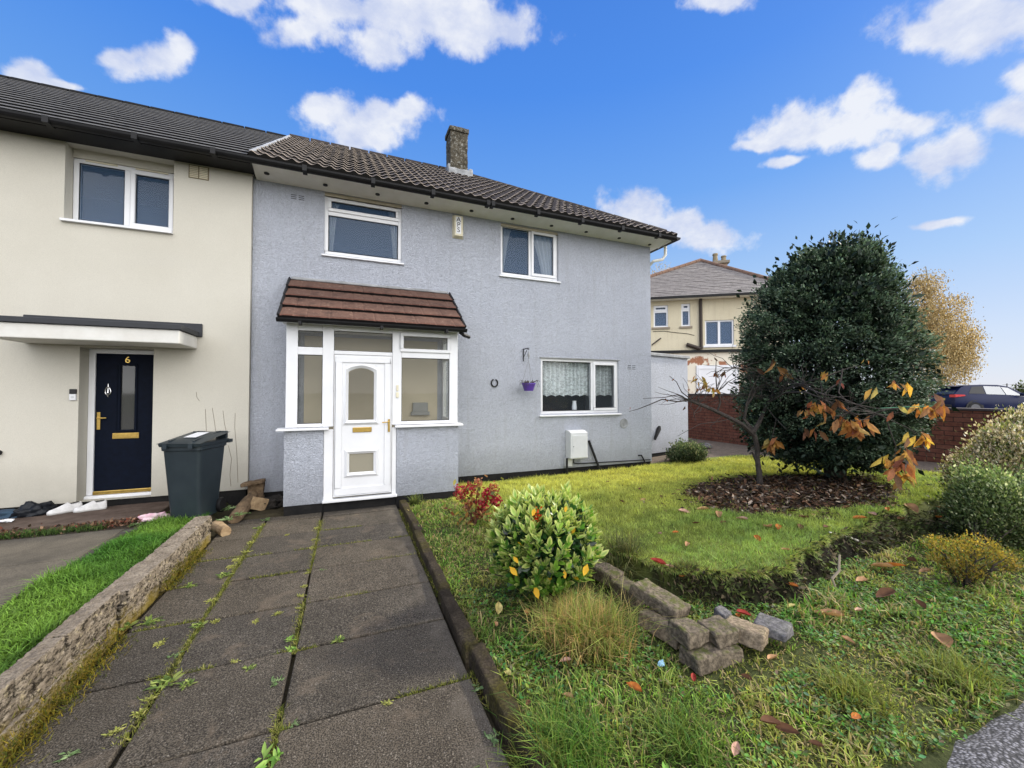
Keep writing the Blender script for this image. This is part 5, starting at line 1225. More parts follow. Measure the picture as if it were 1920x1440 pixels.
def crumple(name, label, cat, px, py, z, sx, sy, sz, mat, amp=.5, rz=0, sc=7):
    p = AZ(px, py, z); p = p*min(1, 6.95/p.y) if px < 460 else p; bm = bmesh.new(); bmesh.ops.create_icosphere(bm, subdivisions=4, radius=1)
    for v in bm.verts:
        k = 1+amp*mnoise.fractal(v.co*1.6+Vector((px, py, 0)), 1, 2, 4)+.12*mnoise.noise(v.co*sc)
        v.co = Vector((v.co.x*sx*k, v.co.y*sy*k, max(v.co.z*sz*k, -sz*.25)))
    bmesh.ops.rotate(bm, verts=bm.verts, matrix=Matrix.Rotation(rz, 3, 'Z'))
    for f in bm.faces: f.smooth = True
    me = bpy.data.meshes.new(name); bm.to_mesh(me); bm.free()
    o = link_mesh(name, me, mat, None, (p.x, p.y, z+sz*.2)); return tag(o, label, cat)
crumple('bin_bag', 'shiny black bag slumped against the cream wall at far left', 'bag', 64, 950, .175, .17, .10, .12, simple('black_plastic', (.010, .012, .016), None, 9, .4, spec=.2), .5, .4)
crumple('cloth_heap', 'crumpled dark blue clothes dropped by the cream wall at far left', 'clothes', 12, 968, .17, .20, .10, .06, simple('blue_denim', (.035, .07, .11), (.02, .035, .06), 9, .9), .6, .2)
crumple('plastic_scrap', 'crumpled white paper scrap among the dark clothes at far left', 'litter', 14, 978, .18, .05, .03, .025, M_UPVC, .7)
crumple('pink_rag', 'pink and white rag lying on the grass beside the bin', 'rag', 287, 974, .14, .14, .035, .06, simple('pink_cloth', (.70, .66, .66), (.62, .30, .40), 12, .9), .7, .5)
m = simple('rotten_wood', (.22, .15, .085), (.07, .045, .028), 12, .9, bs=1, bscale=40, dist=.02); m2_ = simple('split_wood', (.36, .26, .15), (.2, .13, .07), 16, .9, bs=.8, bscale=50, dist=.01)
def log(name, label, pts, rs, mat, n=12):
    mb = MB(); mb.tube(pts, rs, n); return tag(mb.build(name, mat, rough=(4, .012, 9), smooth=.8, loc=tuple(pts[0])), label, 'log')
P_ = lambda px, py, z: AZ(px, py, z)
log('rotten_log', 'rotten brown log leaning by the porch corner behind the low wall', [P_(440, 972, .07), P_(462, 945, .12), P_(486, 915, .22)], [.075, .085, .05], m)
log('log_end', 'pale sawn log end lying at the top end of the low stone wall', [P_(424, 997, .05), P_(405, 985, .07)], [.06, .065], m2_)
mb = MB(); p = P_(485, 950, .08); mb.obox((p.x, p.y, .12), .22, .03, .17, Matrix.Rotation(.5, 3, 'Z') @ Matrix.Rotation(.4, 3, 'Y')); tag(mb.build('wood_offcut', m2_, bevel=.004, rough=(3, .006, 9), loc=(p.x, p.y, .04)), 'pale square-cut timber offcut propped behind the rotten log', 'timber')
mb = MB(); p = AY(475, 905, 7.0); mb.obox((p.x, p.y, p.z), .30, .16, .05, Matrix.Rotation(-.1, 3, 'Z') @ Matrix.Rotation(-.15, 3, 'Y')); mb.obox((p.x+.03, p.y+.05, p.z-.14), .2, .1, .24); tag(mb.build('wood_stump', m, bevel=.008, rough=(4, .015, 8), loc=(p.x, p.y, .05)), 'dark mossy stump capped with a flat piece where the two houses meet', 'stump')
crumple('soil_heap', 'dark rubble and soil heap against the wall left of the porch', 'soil heap', 508, 948, .03, .17, .22, .10, simple('dark_soil', (.030, .025, .02), (.012, .010, .009), 30, .95, bs=1, bscale=60, dist=.02), .6, 0, 14)

# brick crumbs, dead leaves and sparse grass along the edge of next door's slab
x = rng.uniform(-5, -2.25, 2600); y = 6.30+rng.normal(0, .075, len(x))-.05; kp = vnoise(x, y, 2.2, 61)+.2*rng.normal(size=len(x)) > .42; x, y = x[kp], y[kp]; n = len(x)
Lf = rng.uniform(.02, .055, n); V, F, cc = cards(np.stack([x, y, gz(x, y)+rng.uniform(.01, .05, n)], 1), unit(n)+np.array([0, 0, .8]), unit(n), Lf, Lf*.6, pick([(.16, .055, .035), (.10, .05, .03), (.22, .13, .08), (.06, .04, .025)], n, .3))
o = np_mesh('step_litter', V, F, cc, M_LITTER); tag(o, 'reddish crumbs and dead leaves along the front of the old door step', 'leaf litter', kind='stuff')
x = rng.uniform(-5, -2.3, 2600); y = 6.16+rng.normal(0, .05, len(x)); kp = vnoise(x, y, 3.2, 63)+.1*rng.normal(size=len(x)) > .52; x, y = x[kp], y[kp]; n = len(x)
V, F, cc = blades(np.stack([x, y, gz(x, y)], 1), rng.uniform(.02, .09, n), .007, .8, pick([(.10, .20, .04), (.16, .24, .06), (.08, .14, .04)], n, .25))
o = np_mesh('step_grass', V, F, cc, M_BLADE); tag(o, 'thin grass growing along the front of the old door step', 'grass', kind='stuff')

# ================================================================== trees and shrubs
M_TWIG = simple('grey_twig_bark', (.075, .062, .052), (.028, .023, .02), 15, .95, bs=1, bscale=50, dist=.02)
M_BARK = simple('dark_bark', (.075, .058, .045), (.03, .025, .02), 15, .95, bs=1, bscale=50, dist=.02)
M_LEAF = vcol('glossy_leaf', rough=.38, transl=.18, spec=.5); M_LEAFT = vcol('thin_leaf', rough=.55, transl=.45, spec=.3)
def clumpy(centers, radii, per, spread, size, cols, probs=None, up=.3, aspect=.5, out=.8, shade=None, cen=None):
    """leaf clumps round a set of centres; leaves point outward and a little up"""
    n = len(centers)*per; c = np.repeat(np.asarray(centers), per, 0); r = np.repeat(np.asarray(radii), per)[:, None]
    off = rng.normal(size=(n, 3))*spread*r
    P = c+off; cen = np.asarray(cen)
    o = P-cen; o /= np.maximum(np.linalg.norm(o, axis=1, keepdims=True), 1e-6)
    D = o*out+unit(n)*.75+np.array([0, 0, up]); NN = o*.4+unit(n)*.7+np.array([0, 0, .5])
    col = pick(cols, n, .25, probs)
    tone = np.repeat(rng.uniform(.6, 1.35, len(centers)), per)[:, None]; col = col*tone
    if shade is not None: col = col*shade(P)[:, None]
    L_ = rng.uniform(size[0], size[1], n)
    return cards(P, NN, D, L_, L_*aspect, np.clip(col, .003, 1))
# --- big dark evergreen
tb = AD(1565, 902, 6.75); ED = (tb-EYE).dot(_F)
EV = thing('evergreen_tree', 'large dark green evergreen tree of broad cone shape on the lawn', 'tree', tuple(tb))
prof = [(462, 1555, 1600), (485, 1505, 1635), (515, 1466, 1662), (550, 1428, 1688), (600, 1408, 1710), (650, 1397, 1730), (700, 1386, 1746), (750, 1384, 1746), (790, 1392, 1735), (825, 1402, 1722), (852, 1445, 1695), (870, 1500, 1640)]
ez_, er_, ex_, ey_ = [], [], [], []
for (py, a, b) in prof:
    A0, B0 = ray(a, py).normalized(), ray(b, py).normalized(); mid = (A0+B0).normalized(); dd = ED/mid.dot(_F); cpt = EYE+mid*dd
    ez_.append(cpt.z); er_.append(math.tan(A0.angle(B0)/2)*dd*.97); ex_.append(cpt.x); ey_.append(cpt.y)
ez_, er_, ex_, ey_ = [np.array(q)[::-1] for q in (ez_, er_, ex_, ey_)]
# boughs: sprays of leaves standing out from the body, top light and hollow shade put into their colour
nb_b = 760; zb0 = ez_[0]+(ez_[-1]-ez_[0])*rng.uniform(0, 1, nb_b); tb0 = rng.uniform(0, 2*PI, nb_b); rb0 = np.interp(zb0, ez_, er_)
keep = rng.uniform(size=nb_b) < np.clip(rb0/er_.max()+.2, 0, 1); zb0, tb0, rb0 = zb0[keep], tb0[keep], rb0[keep]; nb_b = len(zb0)
low_f = .86+.22*vnoise(np.cos(tb0)*1.3+3, np.sin(tb0)*1.3+zb0*1.25, 1., 71); kb = low_f*rng.uniform(.84, 1.01, nb_b)
cb0 = np.stack([np.interp(zb0, ez_, ex_)+np.cos(tb0)*rb0*kb, np.interp(zb0, ez_, ey_)+np.sin(tb0)*rb0*kb, zb0], 1)
axis_c = np.array([tb.x, tb.y, ez_.mean()])
out0 = np.stack([np.cos(tb0), np.sin(tb0), .35+.9*np.clip((zb0-ez_.mean())/(ez_[-1]-ez_.mean()), -.4, 1)], 1); out0 /= np.linalg.norm(out0, axis=1, keepdims=True)
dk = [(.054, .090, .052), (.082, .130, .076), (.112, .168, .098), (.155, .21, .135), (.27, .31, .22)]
per = 170; n = nb_b*per; o_ = np.repeat(out0, per, 0); size_b = np.repeat(rng.uniform(.12, .21, nb_b), per)[:, None]
loc = rng.normal(size=(n, 3)); loc /= np.linalg.norm(loc, axis=1, keepdims=True); loc *= rng.uniform(.25, 1, (n, 1))**.6
loc = loc*size_b; along = (loc*o_).sum(1, keepdims=True); loc = loc+o_*along*.55
P = np.repeat(cb0, per, 0)+loc*np.array([1, 1, .72])
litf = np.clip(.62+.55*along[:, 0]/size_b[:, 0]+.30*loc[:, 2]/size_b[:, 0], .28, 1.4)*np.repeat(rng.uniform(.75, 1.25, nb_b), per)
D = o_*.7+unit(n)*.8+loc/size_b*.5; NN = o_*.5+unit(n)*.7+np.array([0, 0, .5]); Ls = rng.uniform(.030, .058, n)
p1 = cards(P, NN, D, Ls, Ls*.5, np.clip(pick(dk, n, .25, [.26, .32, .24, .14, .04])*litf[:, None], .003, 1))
ni = 560; zi = rng.uniform(ez_[0]+.1, ez_[-1]-.2, ni); ti = rng.uniform(0, 2*PI, ni); ri = np.interp(zi, ez_, er_)*rng.uniform(0, .80, ni)**.6
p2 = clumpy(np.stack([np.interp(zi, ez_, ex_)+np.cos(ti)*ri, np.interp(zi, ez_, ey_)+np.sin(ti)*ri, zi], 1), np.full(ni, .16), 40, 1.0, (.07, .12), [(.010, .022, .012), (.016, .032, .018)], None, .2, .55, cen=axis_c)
ns = 120; js = rng.integers(0, nb_b, ns); cs_ = cb0[js]+out0[js]*rng.uniform(.08, .17, (ns, 1))+np.array([0, 0, .05])
p3 = clumpy(cs_, np.full(ns, .034), 20, 1.0, (.026, .044), dk[1:4], None, .5, .5, cen=axis_c)
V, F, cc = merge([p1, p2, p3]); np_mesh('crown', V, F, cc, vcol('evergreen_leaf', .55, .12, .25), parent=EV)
mb = MB()
for k in range(5):
    a = k*1.3; mb.tube([(tb.x+.06*math.cos(a), tb.y+.06*math.sin(a), tb.z-.08), (tb.x+.12*math.cos(a), tb.y+.12*math.sin(a), tb.z+.35), (tb.x+.30*math.cos(a), tb.y+.3*math.sin(a), tb.z+1.1), (tb.x+.35*math.cos(a), tb.y+.35*math.sin(a), tb.z+2.3)], [.075, .06, .04, .012], 7)
mb.build('trunk', M_BARK, EV, smooth=True)
# --- small magnolia with its last leaves
mg = AG(1425, 912); MD = (mg-EYE).dot(_F)
def fwd(px): return -1.12*float(sstep((px-1415)/120))
MG = thing('magnolia_tree', 'small nearly bare spreading tree with a few large orange-brown leaves', 'tree', tuple(mg))
def mp(px, py, dd=0.): return AD(px, py, MD+dd+fwd(px))
mb = MB()
def limb(pts, r0, r1, jag=3):
    P = [mp(*p) for p in pts]; n = len(P); mb.tube([p+Vector((rnd.uniform(-1, 1), rnd.uniform(-1, 1), rnd.uniform(-1, 1)))*.008 for p in P], [r0+(r1-r0)*i/(n-1) for i in range(n)], 7)
mb.tube([mg-Vector((0, 0, .06)), mp(1424, 890), mp(1420, 860), mp(1420, 838), mp(1414, 815), mp(1408, 805)], [.052, .042, .038, .037, .036, .031], 9)
mb.tube([mp(1420, 868), mp(1410, 848), mp(1405, 851)], [.024, .016, .010], 6)
limb([(1415, 818), (1392, 796, -.1), (1365, 782, -.2), (1335, 768, -.3), (1310, 757, -.35), (1292, 751, -.4)], .036, .022)
limb([(1292, 751, -.4), (1270, 752, -.45), (1240, 748, -.5), (1215, 760, -.5), (1195, 766, -.5), (1180, 771, -.5)], .012, .003)
limb([(1300, 754, -.38), (1270, 740, -.45), (1245, 745, -.5), (1205, 748, -.55)], .010, .003); limb([(1305, 756, -.36), (1278, 735, -.5), (1268, 715, -.5), (1255, 705, -.5)], .009, .003)
limb([(1345, 773, -.28), (1350, 755, -.3), (1344, 730, -.3), (1342, 700, -.3), (1343, 672, -.3)], .016, .004); limb([(1343, 735, -.3), (1352, 715, -.2), (1357, 700, -.2)], .007, .003)
limb([(1410, 808), (1395, 785, .05), (1402, 760, .1), (1412, 742, .1), (1420, 725, .1)], .028, .010); limb([(1395, 785, .05), (1399, 758), (1408, 735), (1425, 700)], .015, .005)
limb([(1412, 812), (1424, 790, .1), (1436, 765, .15), (1448, 742, .2), (1452, 718, .2)], .036, .014)
limb([(1448, 742, .2), (1480, 725, .1), (1510, 718, 0), (1550, 704, -.1), (1590, 690, -.1), (1625, 684, -.1)], .014, .003)
limb([(1440, 755, .15), (1475, 735, 0), (1510, 735, -.1), (1545, 748, -.2), (1590, 772, -.3), (1625, 795, -.35)], .015, .004)
limb([(1500, 722, 0), (1540, 738, -.2), (1575, 745, -.3), (1610, 762, -.4), (1650, 778, -.5), (1700, 800, -.5), (1725, 815, -.5)], .012, .003)
limb([(1580, 690, -.2), (1578, 715, -.25), (1574, 735, -.3), (1590, 755, -.4), (1640, 765, -.5), (1690, 768, -.5), (1745, 764, -.5), (1765, 760, -.5)], .009, .003)
limb([(1663, 785, -.5), (1670, 810, -.5), (1680, 835, -.5), (1678, 870, -.5)], .008, .003); limb([(1430, 755, .1), (1455, 785, .1), (1475, 805, .1), (1485, 790, .1)], .008, .003); limb([(1455, 786, .1), (1450, 815, .0), (1446, 840, 0)], .006, .003)
limb([(1343, 700, -.3), (1360, 690, -.25), (1380, 690, -.2), (1420, 695, 0), (1455, 735, .1)], .007, .003); limb([(1370, 785, -.2), (1345, 790, -.3), (1315, 795, -.4), (1290, 808, -.45), (1270, 818, -.5)], .006, .0025)
limb([(1355, 778, -.25), (1330, 800, -.3), (1358, 825, -.25)], .005, .0025); limb([(1315, 758, -.35), (1300, 775, -.4), (1305, 790, -.4)], .007, .003)
tips = [(1310, 757, -.35), (1345, 735, -.3), (1420, 725, .1), (1452, 718, .2), (1510, 720, 0), (1545, 748, -.2), (1590, 772, -.3), (1470, 730, .1), (1640, 775, -.45), (1290, 750, -.4), (1412, 742, .1), (1375, 690, -.2)]
for a in tips:
    for k in range(11):
        x, y, dd = a; pts = [(x, y, dd)]; ang = rnd.uniform(0, 2*PI)
        for s_ in range(4): ang += rnd.uniform(-.6, .6); x += 16*math.cos(ang); y += 9*math.sin(ang)-2; dd += rnd.uniform(-.09, .09); pts.append((x, y, dd))
        limb(pts, .006, .002)
mb.build('trunk', M_TWIG, MG, smooth=True)
LP = []; LD = []; LL = []; LC = []
oc = [(.52, .25, .08), (.60, .33, .11), (.42, .18, .07), (.68, .42, .15), (.34, .15, .08)]; yc = [(.66, .40, .11), (.70, .46, .16), (.56, .32, .09)]; bc = [(.22, .09, .045), (.14, .065, .04), (.32, .14, .07)]
for (px, py, n, ln_, pal, dd) in [(1452, 680, 2, 44, oc, 0), (1440, 676, 2, 30, bc, 0), (1418, 686, 1, 26, bc, 0), (1550, 700, 3, 20, yc, -.1), (1625, 680, 2, 13, yc, -.1), (1645, 735, 2, 26, oc, -.4), (1677, 722, 5, 18, oc, -.45), (1700, 722, 2, 28, yc, -.5), (1532, 760, 6, 24, oc, -.2), (1553, 765, 5, 26, oc, -.25), (1508, 772, 5, 17, oc, -.1), (1571, 755, 3, 25, bc, -.3), (1583, 790, 7, 30, oc, -.3), (1603, 800, 8, 30, oc, -.35), (1617, 790, 4, 28, oc, -.4), (1514, 808, 3, 25, bc, -.1), (1532, 812, 1, 24, bc, -.15), (1545, 795, 2, 17, oc, -.2), (1448, 832, 14, 27, oc, 0), (1676, 772, 2, 22, oc, -.5), (1718, 765, 3, 22, yc, -.5), (1741, 764, 4, 26, yc, -.5), (1758, 765, 5, 28, oc, -.5), (1766, 757, 3, 38, oc, -.5), (1698, 815, 2, 26, oc, -.5), (1716, 820, 3, 28, yc, -.5), (1732, 822, 4, 22, yc, -.5), (1697, 845, 3, 24, oc, -.5), (1664, 862, 4, 26, yc, -.5), (1692, 865, 8, 28, oc, -.5), (1680, 888, 5, 30, oc, -.5), (1697, 890, 5, 28, yc, -.5), (1308, 712, 4, 17, yc, -.35), (1324, 720, 6, 17, yc, -.35), (1334, 730, 6, 17, yc, -.35), (1316, 728, 5, 15, oc, -.35), (1342, 672, 1, 17, bc, -.3), (1357, 700, 3, 20, bc, -.25), (1342, 700, 2, 16, bc, -.3), (1285, 766, 1, 14, bc, -.4), (1460, 700, 1, 26, bc, .1), (1570, 720, 2, 14, bc, -.2), (1500, 728, 2, 12, yc, 0), (1405, 770, 1, 10, bc, 0), (1246, 752, 2, 9, bc, -.5), (1181, 768, 1, 9, [(.35, .05, .03)], -.5), (1264, 712, 1, 10, bc, -.5)]:
    for k in range(n if n < 3 else int(n*1.5)):
        q = mp(px+rnd.gauss(0, ln_*.25), py+rnd.gauss(0, ln_*.16)-4, dd+rnd.gauss(0, .05)); LP.append(q); a = rnd.uniform(0, 2*PI)
        LD.append((.62*math.cos(a), .62*math.sin(a), -1+rnd.uniform(-.25, .45))); LL.append(ln_/FPX*MD*rnd.uniform(.68, .95)/1.12); LC.append([c_*rnd.uniform(.75, 1.2) for c_ in rnd.choice(pal)])
LP, LD, LL, LC = map(np.array, (LP, LD, LL, LC))
V, F, cc = leaves(LP, unit(len(LP))+np.array([-.4, -.7, .2]), LD, LL, LL*.37, LC, fold=.45, droop=.18)
cc[:, 3] *= .7; cc[:, 0] *= .6
np_mesh('foliage', V, F, cc.reshape(-1, 3), vcol('autumn_leaf', .6, .5, .25, 60, .35), parent=MG)

def ellipsoid_pts(px, py, rx, ry, d_, n, shell=.75, flat=1.):
    """points in a puff of foliage given by its outline in the photo and its distance"""
    c = AD(px, py, d_); u = ray(px, py).normalized(); st = 1/u.dot(_F)
    ax = rx/FPX*d_/st; az = ry/FPX*d_
    v = unit(n)*(rng.uniform(shell**3, 1, n)**(1/3))[:, None]
    return np.array(c)+v*np.array([ax, ax*flat, az])
# --- autumn birch beyond the boundary wall
BD = 30.; bb = AD(1762, 733, BD); bb.z = .55
BT = thing('birch_tree', 'tall golden autumn birch with drooping twigs behind the brick wall', 'tree', tuple(bb))
pts = []; blobs = [(1735, 525, 40, 30), (1722, 560, 40, 50), (1765, 590, 62, 45), (1740, 620, 60, 60), (1785, 640, 52, 45), (1812, 622, 30, 26), (1802, 662, 32, 34), (1755, 670, 62, 38), (1765, 700, 40, 20), (1700, 640, 30, 60), (1792, 560, 18, 14)]
cl_ = [];
for (a, b, rx, ry) in blobs:
    q = ellipsoid_pts(a, b, rx, ry, BD, int(rx*ry/20), .12); cl_.append(q)
cl_ = np.concatenate(cl_)
n = len(cl_)*34; cst = np.repeat(cl_, 34, 0); P = cst+rng.normal(size=(n, 3))*np.array([.26, .26, .10]); P[:, 2] -= np.abs(rng.normal(0, .60, n))
D = np.stack([rng.normal(0, .4, n), rng.normal(0, .4, n), -np.ones(n)], 1); Lf = rng.uniform(.08, .17, n)
birch_p = cards(P, unit(n), D, Lf, Lf*.55, pick([(.56, .41, .19), (.46, .33, .15), (.64, .49, .25), (.36, .27, .13)], n, .25))
np_mesh('crown', birch_p[0], birch_p[1], birch_p[2], vcol('birch_leaf', .7, .12, .15), parent=BT)
mb = MB(); mb.tube([bb, AD(1762, 700, BD), AD(1758, 640, BD), AD(1748, 580, BD), AD(1738, 520, BD), AD(1736, 500, BD)], [.22, .19, .15, .10, .05, .02], 8)
for (x0, y0, x1, y1, x2, y2) in ((1758, 650, 1780, 610, 1812, 600), (1757, 640, 1735, 600, 1712, 580), (1752, 600, 1770, 560, 1790, 555), (1760, 680, 1790, 650, 1815, 650), (1760, 670, 1730, 640, 1705, 630), (1745, 560, 1728, 535, 1720, 525)):
    mb.tube([AD(x0, y0, BD), AD(x1, y1, BD+.6), AD(x2, y2, BD+.3)], [.09, .06, .02], 6)
mb.build('trunk', simple('birch_bark', (.36, .33, .29), (.16, .14, .12), 8, .9), BT, smooth=True)
# --- bare tree peeping past the corner of the house
tt = AD(1238, 640, 34.); tt.z = .55; TT = thing('bare_tree', 'pale leafless twiggy tree showing behind the slate roof', 'tree', tuple(tt)); mb = MB()
mb.tube([tt, AD(1238, 600, 34.), AD(1240, 545, 34.)], [.2, .16, .08], 7)
for k in range(60):
    a = rnd.uniform(-1.2, 1.2); x, y = 1238, rnd.uniform(530, 570); l = rnd.uniform(25, 60)
    mb.tube([AD(x, y, 34.), AD(x+l*.5*math.sin(a), y-l*.5*math.cos(a), 34.+rnd.uniform(-1, 1)), AD(x+l*math.sin(a*1.2), y-l*math.cos(a*1.2), 34.+rnd.uniform(-1.5, 1.5))], [.035, .022, .008], 4)
mb.build('trunk', simple('pale_twig', (.42, .36, .28), None, 5, .9), TT)
n = 900; q = ellipsoid_pts(1240, 530, 30, 38, 34., n, .1); V, F, cc = cards(q, unit(n), unit(n), .11, .07, pick([(.45, .33, .18), (.5, .42, .28)], n)); np_mesh('crown', V, F, cc, M_LEAFT, parent=TT)
# --- shrubs on the right
def shrub(name, label, cat, base, blobs, d_, per, size, cols, probs=None, mat=None, spread=.05, up=.5, aspect=.5, dens=9., stems=True, topcol=None, group=None):
    T = thing(name, label, cat, tuple(base), 0, group); C0 = []; R0 = []
    for bl in blobs:
        a, b, rx, ry = bl[:4]; dd = d_+(bl[4] if len(bl) > 4 else 0)
        q = ellipsoid_pts(a, b, rx, ry, dd, max(12, int(rx*ry/dens)), .55); C0.append(q)
    C0 = np.concatenate(C0); C0 = C0[C0[:, 2] > gz(C0[:, 0], C0[:, 1])+.02]; cen = C0.mean(0)-np.array([0, 0, .25])
    zt = C0[:, 2].max(); zb = C0[:, 2].min()
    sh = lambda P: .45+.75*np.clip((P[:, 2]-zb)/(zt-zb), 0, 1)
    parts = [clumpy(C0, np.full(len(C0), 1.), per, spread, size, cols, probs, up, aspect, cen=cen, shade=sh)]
    if topcol is not None:
        k = C0[C0[:, 2] > zb+(zt-zb)*topcol[1]]; parts.append(clumpy(k, np.full(len(k), 1.), topcol[2], spread, size, topcol[0], None, up+.3, aspect, cen=cen))
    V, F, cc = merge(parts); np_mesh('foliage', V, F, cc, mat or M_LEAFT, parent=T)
    if stems:
        mb = MB(); b0 = Vector(base)
        for k in range(26):
            q = Vector(C0[rng.integers(len(C0))]); m_ = b0.lerp(q, .5)+Vector((rnd.uniform(-.05, .05), rnd.uniform(-.05, .05), .06)); s0 = b0+Vector((rnd.uniform(-.06, .06), rnd.uniform(-.06, .06), -.03)); mb.tube([s0, m_, q], [.010, .007, .003], 5)
        mb.build('stems', M_BARK, T)
    return T
hb = AG(1915, 985); HD = 4.75
shrub('pale_shrub', 'cream and pink tipped shrub in front of the brick wall at the right edge', 'shrub', (6.3, 2.3, G(6.3, 2.3)), [(1925, 808, 40, 30, .1), (1890, 842, 56, 34), (1935, 862, 72, 48), (1848, 880, 52, 28), (1812, 905, 34, 22), (1905, 885, 85, 40), (1965, 900, 70, 90), (1826, 890, 22, 16), (1890, 905, 70, 36)], HD, 20, (.024, .050),
      [(.30, .28, .11), (.19, .23, .08), (.60, .52, .35), (.11, .15, .05)], [.3, .3, .2, .2], spread=.070, dens=7.5, topcol=([(.66, .56, .42), (.60, .48, .37), (.68, .62, .46)], .42, 13))
shrub('green_shrub', 'mid green shrub of small variegated leaves below the pale shrub at right', 'shrub', (5.95, 2.05, G(5.95, 2.05)), [(1835, 912, 38, 26), (1880, 940, 70, 38), (1855, 975, 45, 32), (1905, 990, 60, 40), (1880, 1010, 45, 26), (1950, 960, 60, 70), (1815, 935, 22, 18), (1845, 1000, 44, 30), (1910, 1030, 64, 28), (1812, 960, 28, 30)], 4.25, 20, (.022, .044),
      [(.14, .20, .075), (.21, .28, .12), (.09, .15, .055), (.42, .46, .28)], [.35, .3, .2, .15], spread=.068, dens=7.)
ab = AG(1815, 1098); AMD = (ab-EYE).dot(_F)
shrub('amber_shrub', 'low twiggy shrub of fine amber leaves in the rough grass', 'shrub', tuple(ab), [(1775, 1038, 42, 24), (1830, 1028, 56, 20), (1865, 1048, 50, 22), (1800, 1062, 50, 18), (1890, 1055, 26, 12), (1755, 1018, 20, 12), (1815, 1075, 40, 14)], AMD, 8, (.012, .026), [(.34, .24, .04), (.25, .20, .035), (.16, .19, .04), (.40, .27, .05)], [.3, .3, .28, .12], spread=.020, up=.15, dens=9.)
sb = AG(1290, 866); SD = (sb-EYE).dot(_F)
shrub('small_shrub', 'small rounded grey-green shrub at the corner of the grey extension', 'shrub', tuple(sb), [(1288, 850, 32, 18), (1300, 856, 22, 12), (1274, 856, 18, 12)], SD, 26, (.035, .065), [(.10, .14, .07), (.16, .20, .11), (.06, .10, .05), (.3, .3, .19)], [.35, .3, .25, .1], spread=.06, dens=3.5)
crumple('ground_stone', 'pale stone at the foot of the brick wall beyond the small shrub', 'stone', 1322, 838, .15, .18, .14, .10, MS_C, .3)
# foliage peeping over the wall beyond
n0 = thing('distant_bush', 'green bush showing over the bonnet of the blue car', 'bush', tuple(AD(1915, 760, 26.)))
q = ellipsoid_pts(1935, 745, 45, 22, 26., 240, .3); p_ = clumpy(q, np.full(240, 1.), 16, .2, (.10, .22), [(.10, .13, .05), (.16, .17, .07), (.06, .09, .03)], cen=np.array(AD(1925, 760, 26.))); np_mesh('foliage', *p_, M_LEAFT, parent=n0)

# --- variegated bush beside the path
vb = Vector((1.475, 2.93, G(1.475, 2.93))); VB = thing('variegated_bush', 'rounded bush of broad cream-edged green leaves beside the path', 'bush', tuple(vb))
ns = 400; v = unit(ns*2); v = v[v[:, 2] > -.55][:ns]; ns = len(v)
Rv = np.array([.455, .43, .42]); ctr = np.array([vb.x, vb.y, vb.z+.44]); lumpv = .84+.3*vnoise(np.arctan2(v[:, 1], v[:, 0])*1.4, v[:, 2]*2.4, 1., 81)
tip = ctr+v*Rv*lumpv[:, None]*rng.uniform(.80, 1.0, (ns, 1))
tip = tip[tip[:, 2] > vb.z+.03]; v = (tip-ctr); v /= np.linalg.norm(v, axis=1, keepdims=True); ns = len(tip)
PP = []; DD = []; NN = []; LLn = []; CC = []; MM = []
for i in range(ns):
    ax = Vector(v[i]*.62+np.array([0, 0, .80])); ax.normalize(); s1 = ax.orthogonal().normalized(); s2 = ax.cross(s1)
    hgt = (tip[i][2]-vb.z)/.88; npet = rnd.randint(6, 8); ph = rnd.random()*6
    for k in range(npet):
        a = ph+k*2.4; op = rnd.uniform(.18, .50)+.55*k/npet
        dv = ax*math.cos(op)+(s1*math.cos(a)+s2*math.sin(a))*math.sin(op); PP.append(Vector(tip[i])-ax*(.012*k)); DD.append(dv); NN.append(ax*1.0-dv*.3+Vector((rnd.gauss(0, .12), rnd.gauss(0, .12), 0))); LLn.append(rnd.uniform(.045, .100))
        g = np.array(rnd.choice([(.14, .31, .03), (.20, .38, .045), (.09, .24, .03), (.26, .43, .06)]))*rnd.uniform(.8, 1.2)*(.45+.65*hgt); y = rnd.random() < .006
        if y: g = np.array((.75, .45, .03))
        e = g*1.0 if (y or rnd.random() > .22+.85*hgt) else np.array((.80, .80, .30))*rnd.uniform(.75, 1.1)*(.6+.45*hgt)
        CC.append(g); MM.append(e)
PP, DD, NN, LLn, CC, MM = map(np.array, (PP, DD, NN, LLn, CC, MM))
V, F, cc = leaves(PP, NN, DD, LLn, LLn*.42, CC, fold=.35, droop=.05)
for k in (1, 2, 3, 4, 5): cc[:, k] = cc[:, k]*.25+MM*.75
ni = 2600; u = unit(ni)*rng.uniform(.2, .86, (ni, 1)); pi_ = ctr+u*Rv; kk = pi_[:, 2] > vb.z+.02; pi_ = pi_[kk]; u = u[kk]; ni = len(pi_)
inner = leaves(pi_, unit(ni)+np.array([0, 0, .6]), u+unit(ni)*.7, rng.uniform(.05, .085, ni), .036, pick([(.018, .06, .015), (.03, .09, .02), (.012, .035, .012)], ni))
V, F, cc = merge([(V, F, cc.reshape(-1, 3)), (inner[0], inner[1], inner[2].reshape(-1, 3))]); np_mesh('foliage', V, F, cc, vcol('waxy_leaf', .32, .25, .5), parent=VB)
mb = MB()
for k in range(40):
    q = Vector(tip[rng.integers(ns)]); mb.tube([vb+Vector((rnd.uniform(-.08, .08), rnd.uniform(-.08, .08), -.03)), vb.lerp(q, .55)+Vector((0, 0, .04)), q], [.012, .008, .004], 5)
mb.build('stems', M_BARK, VB)
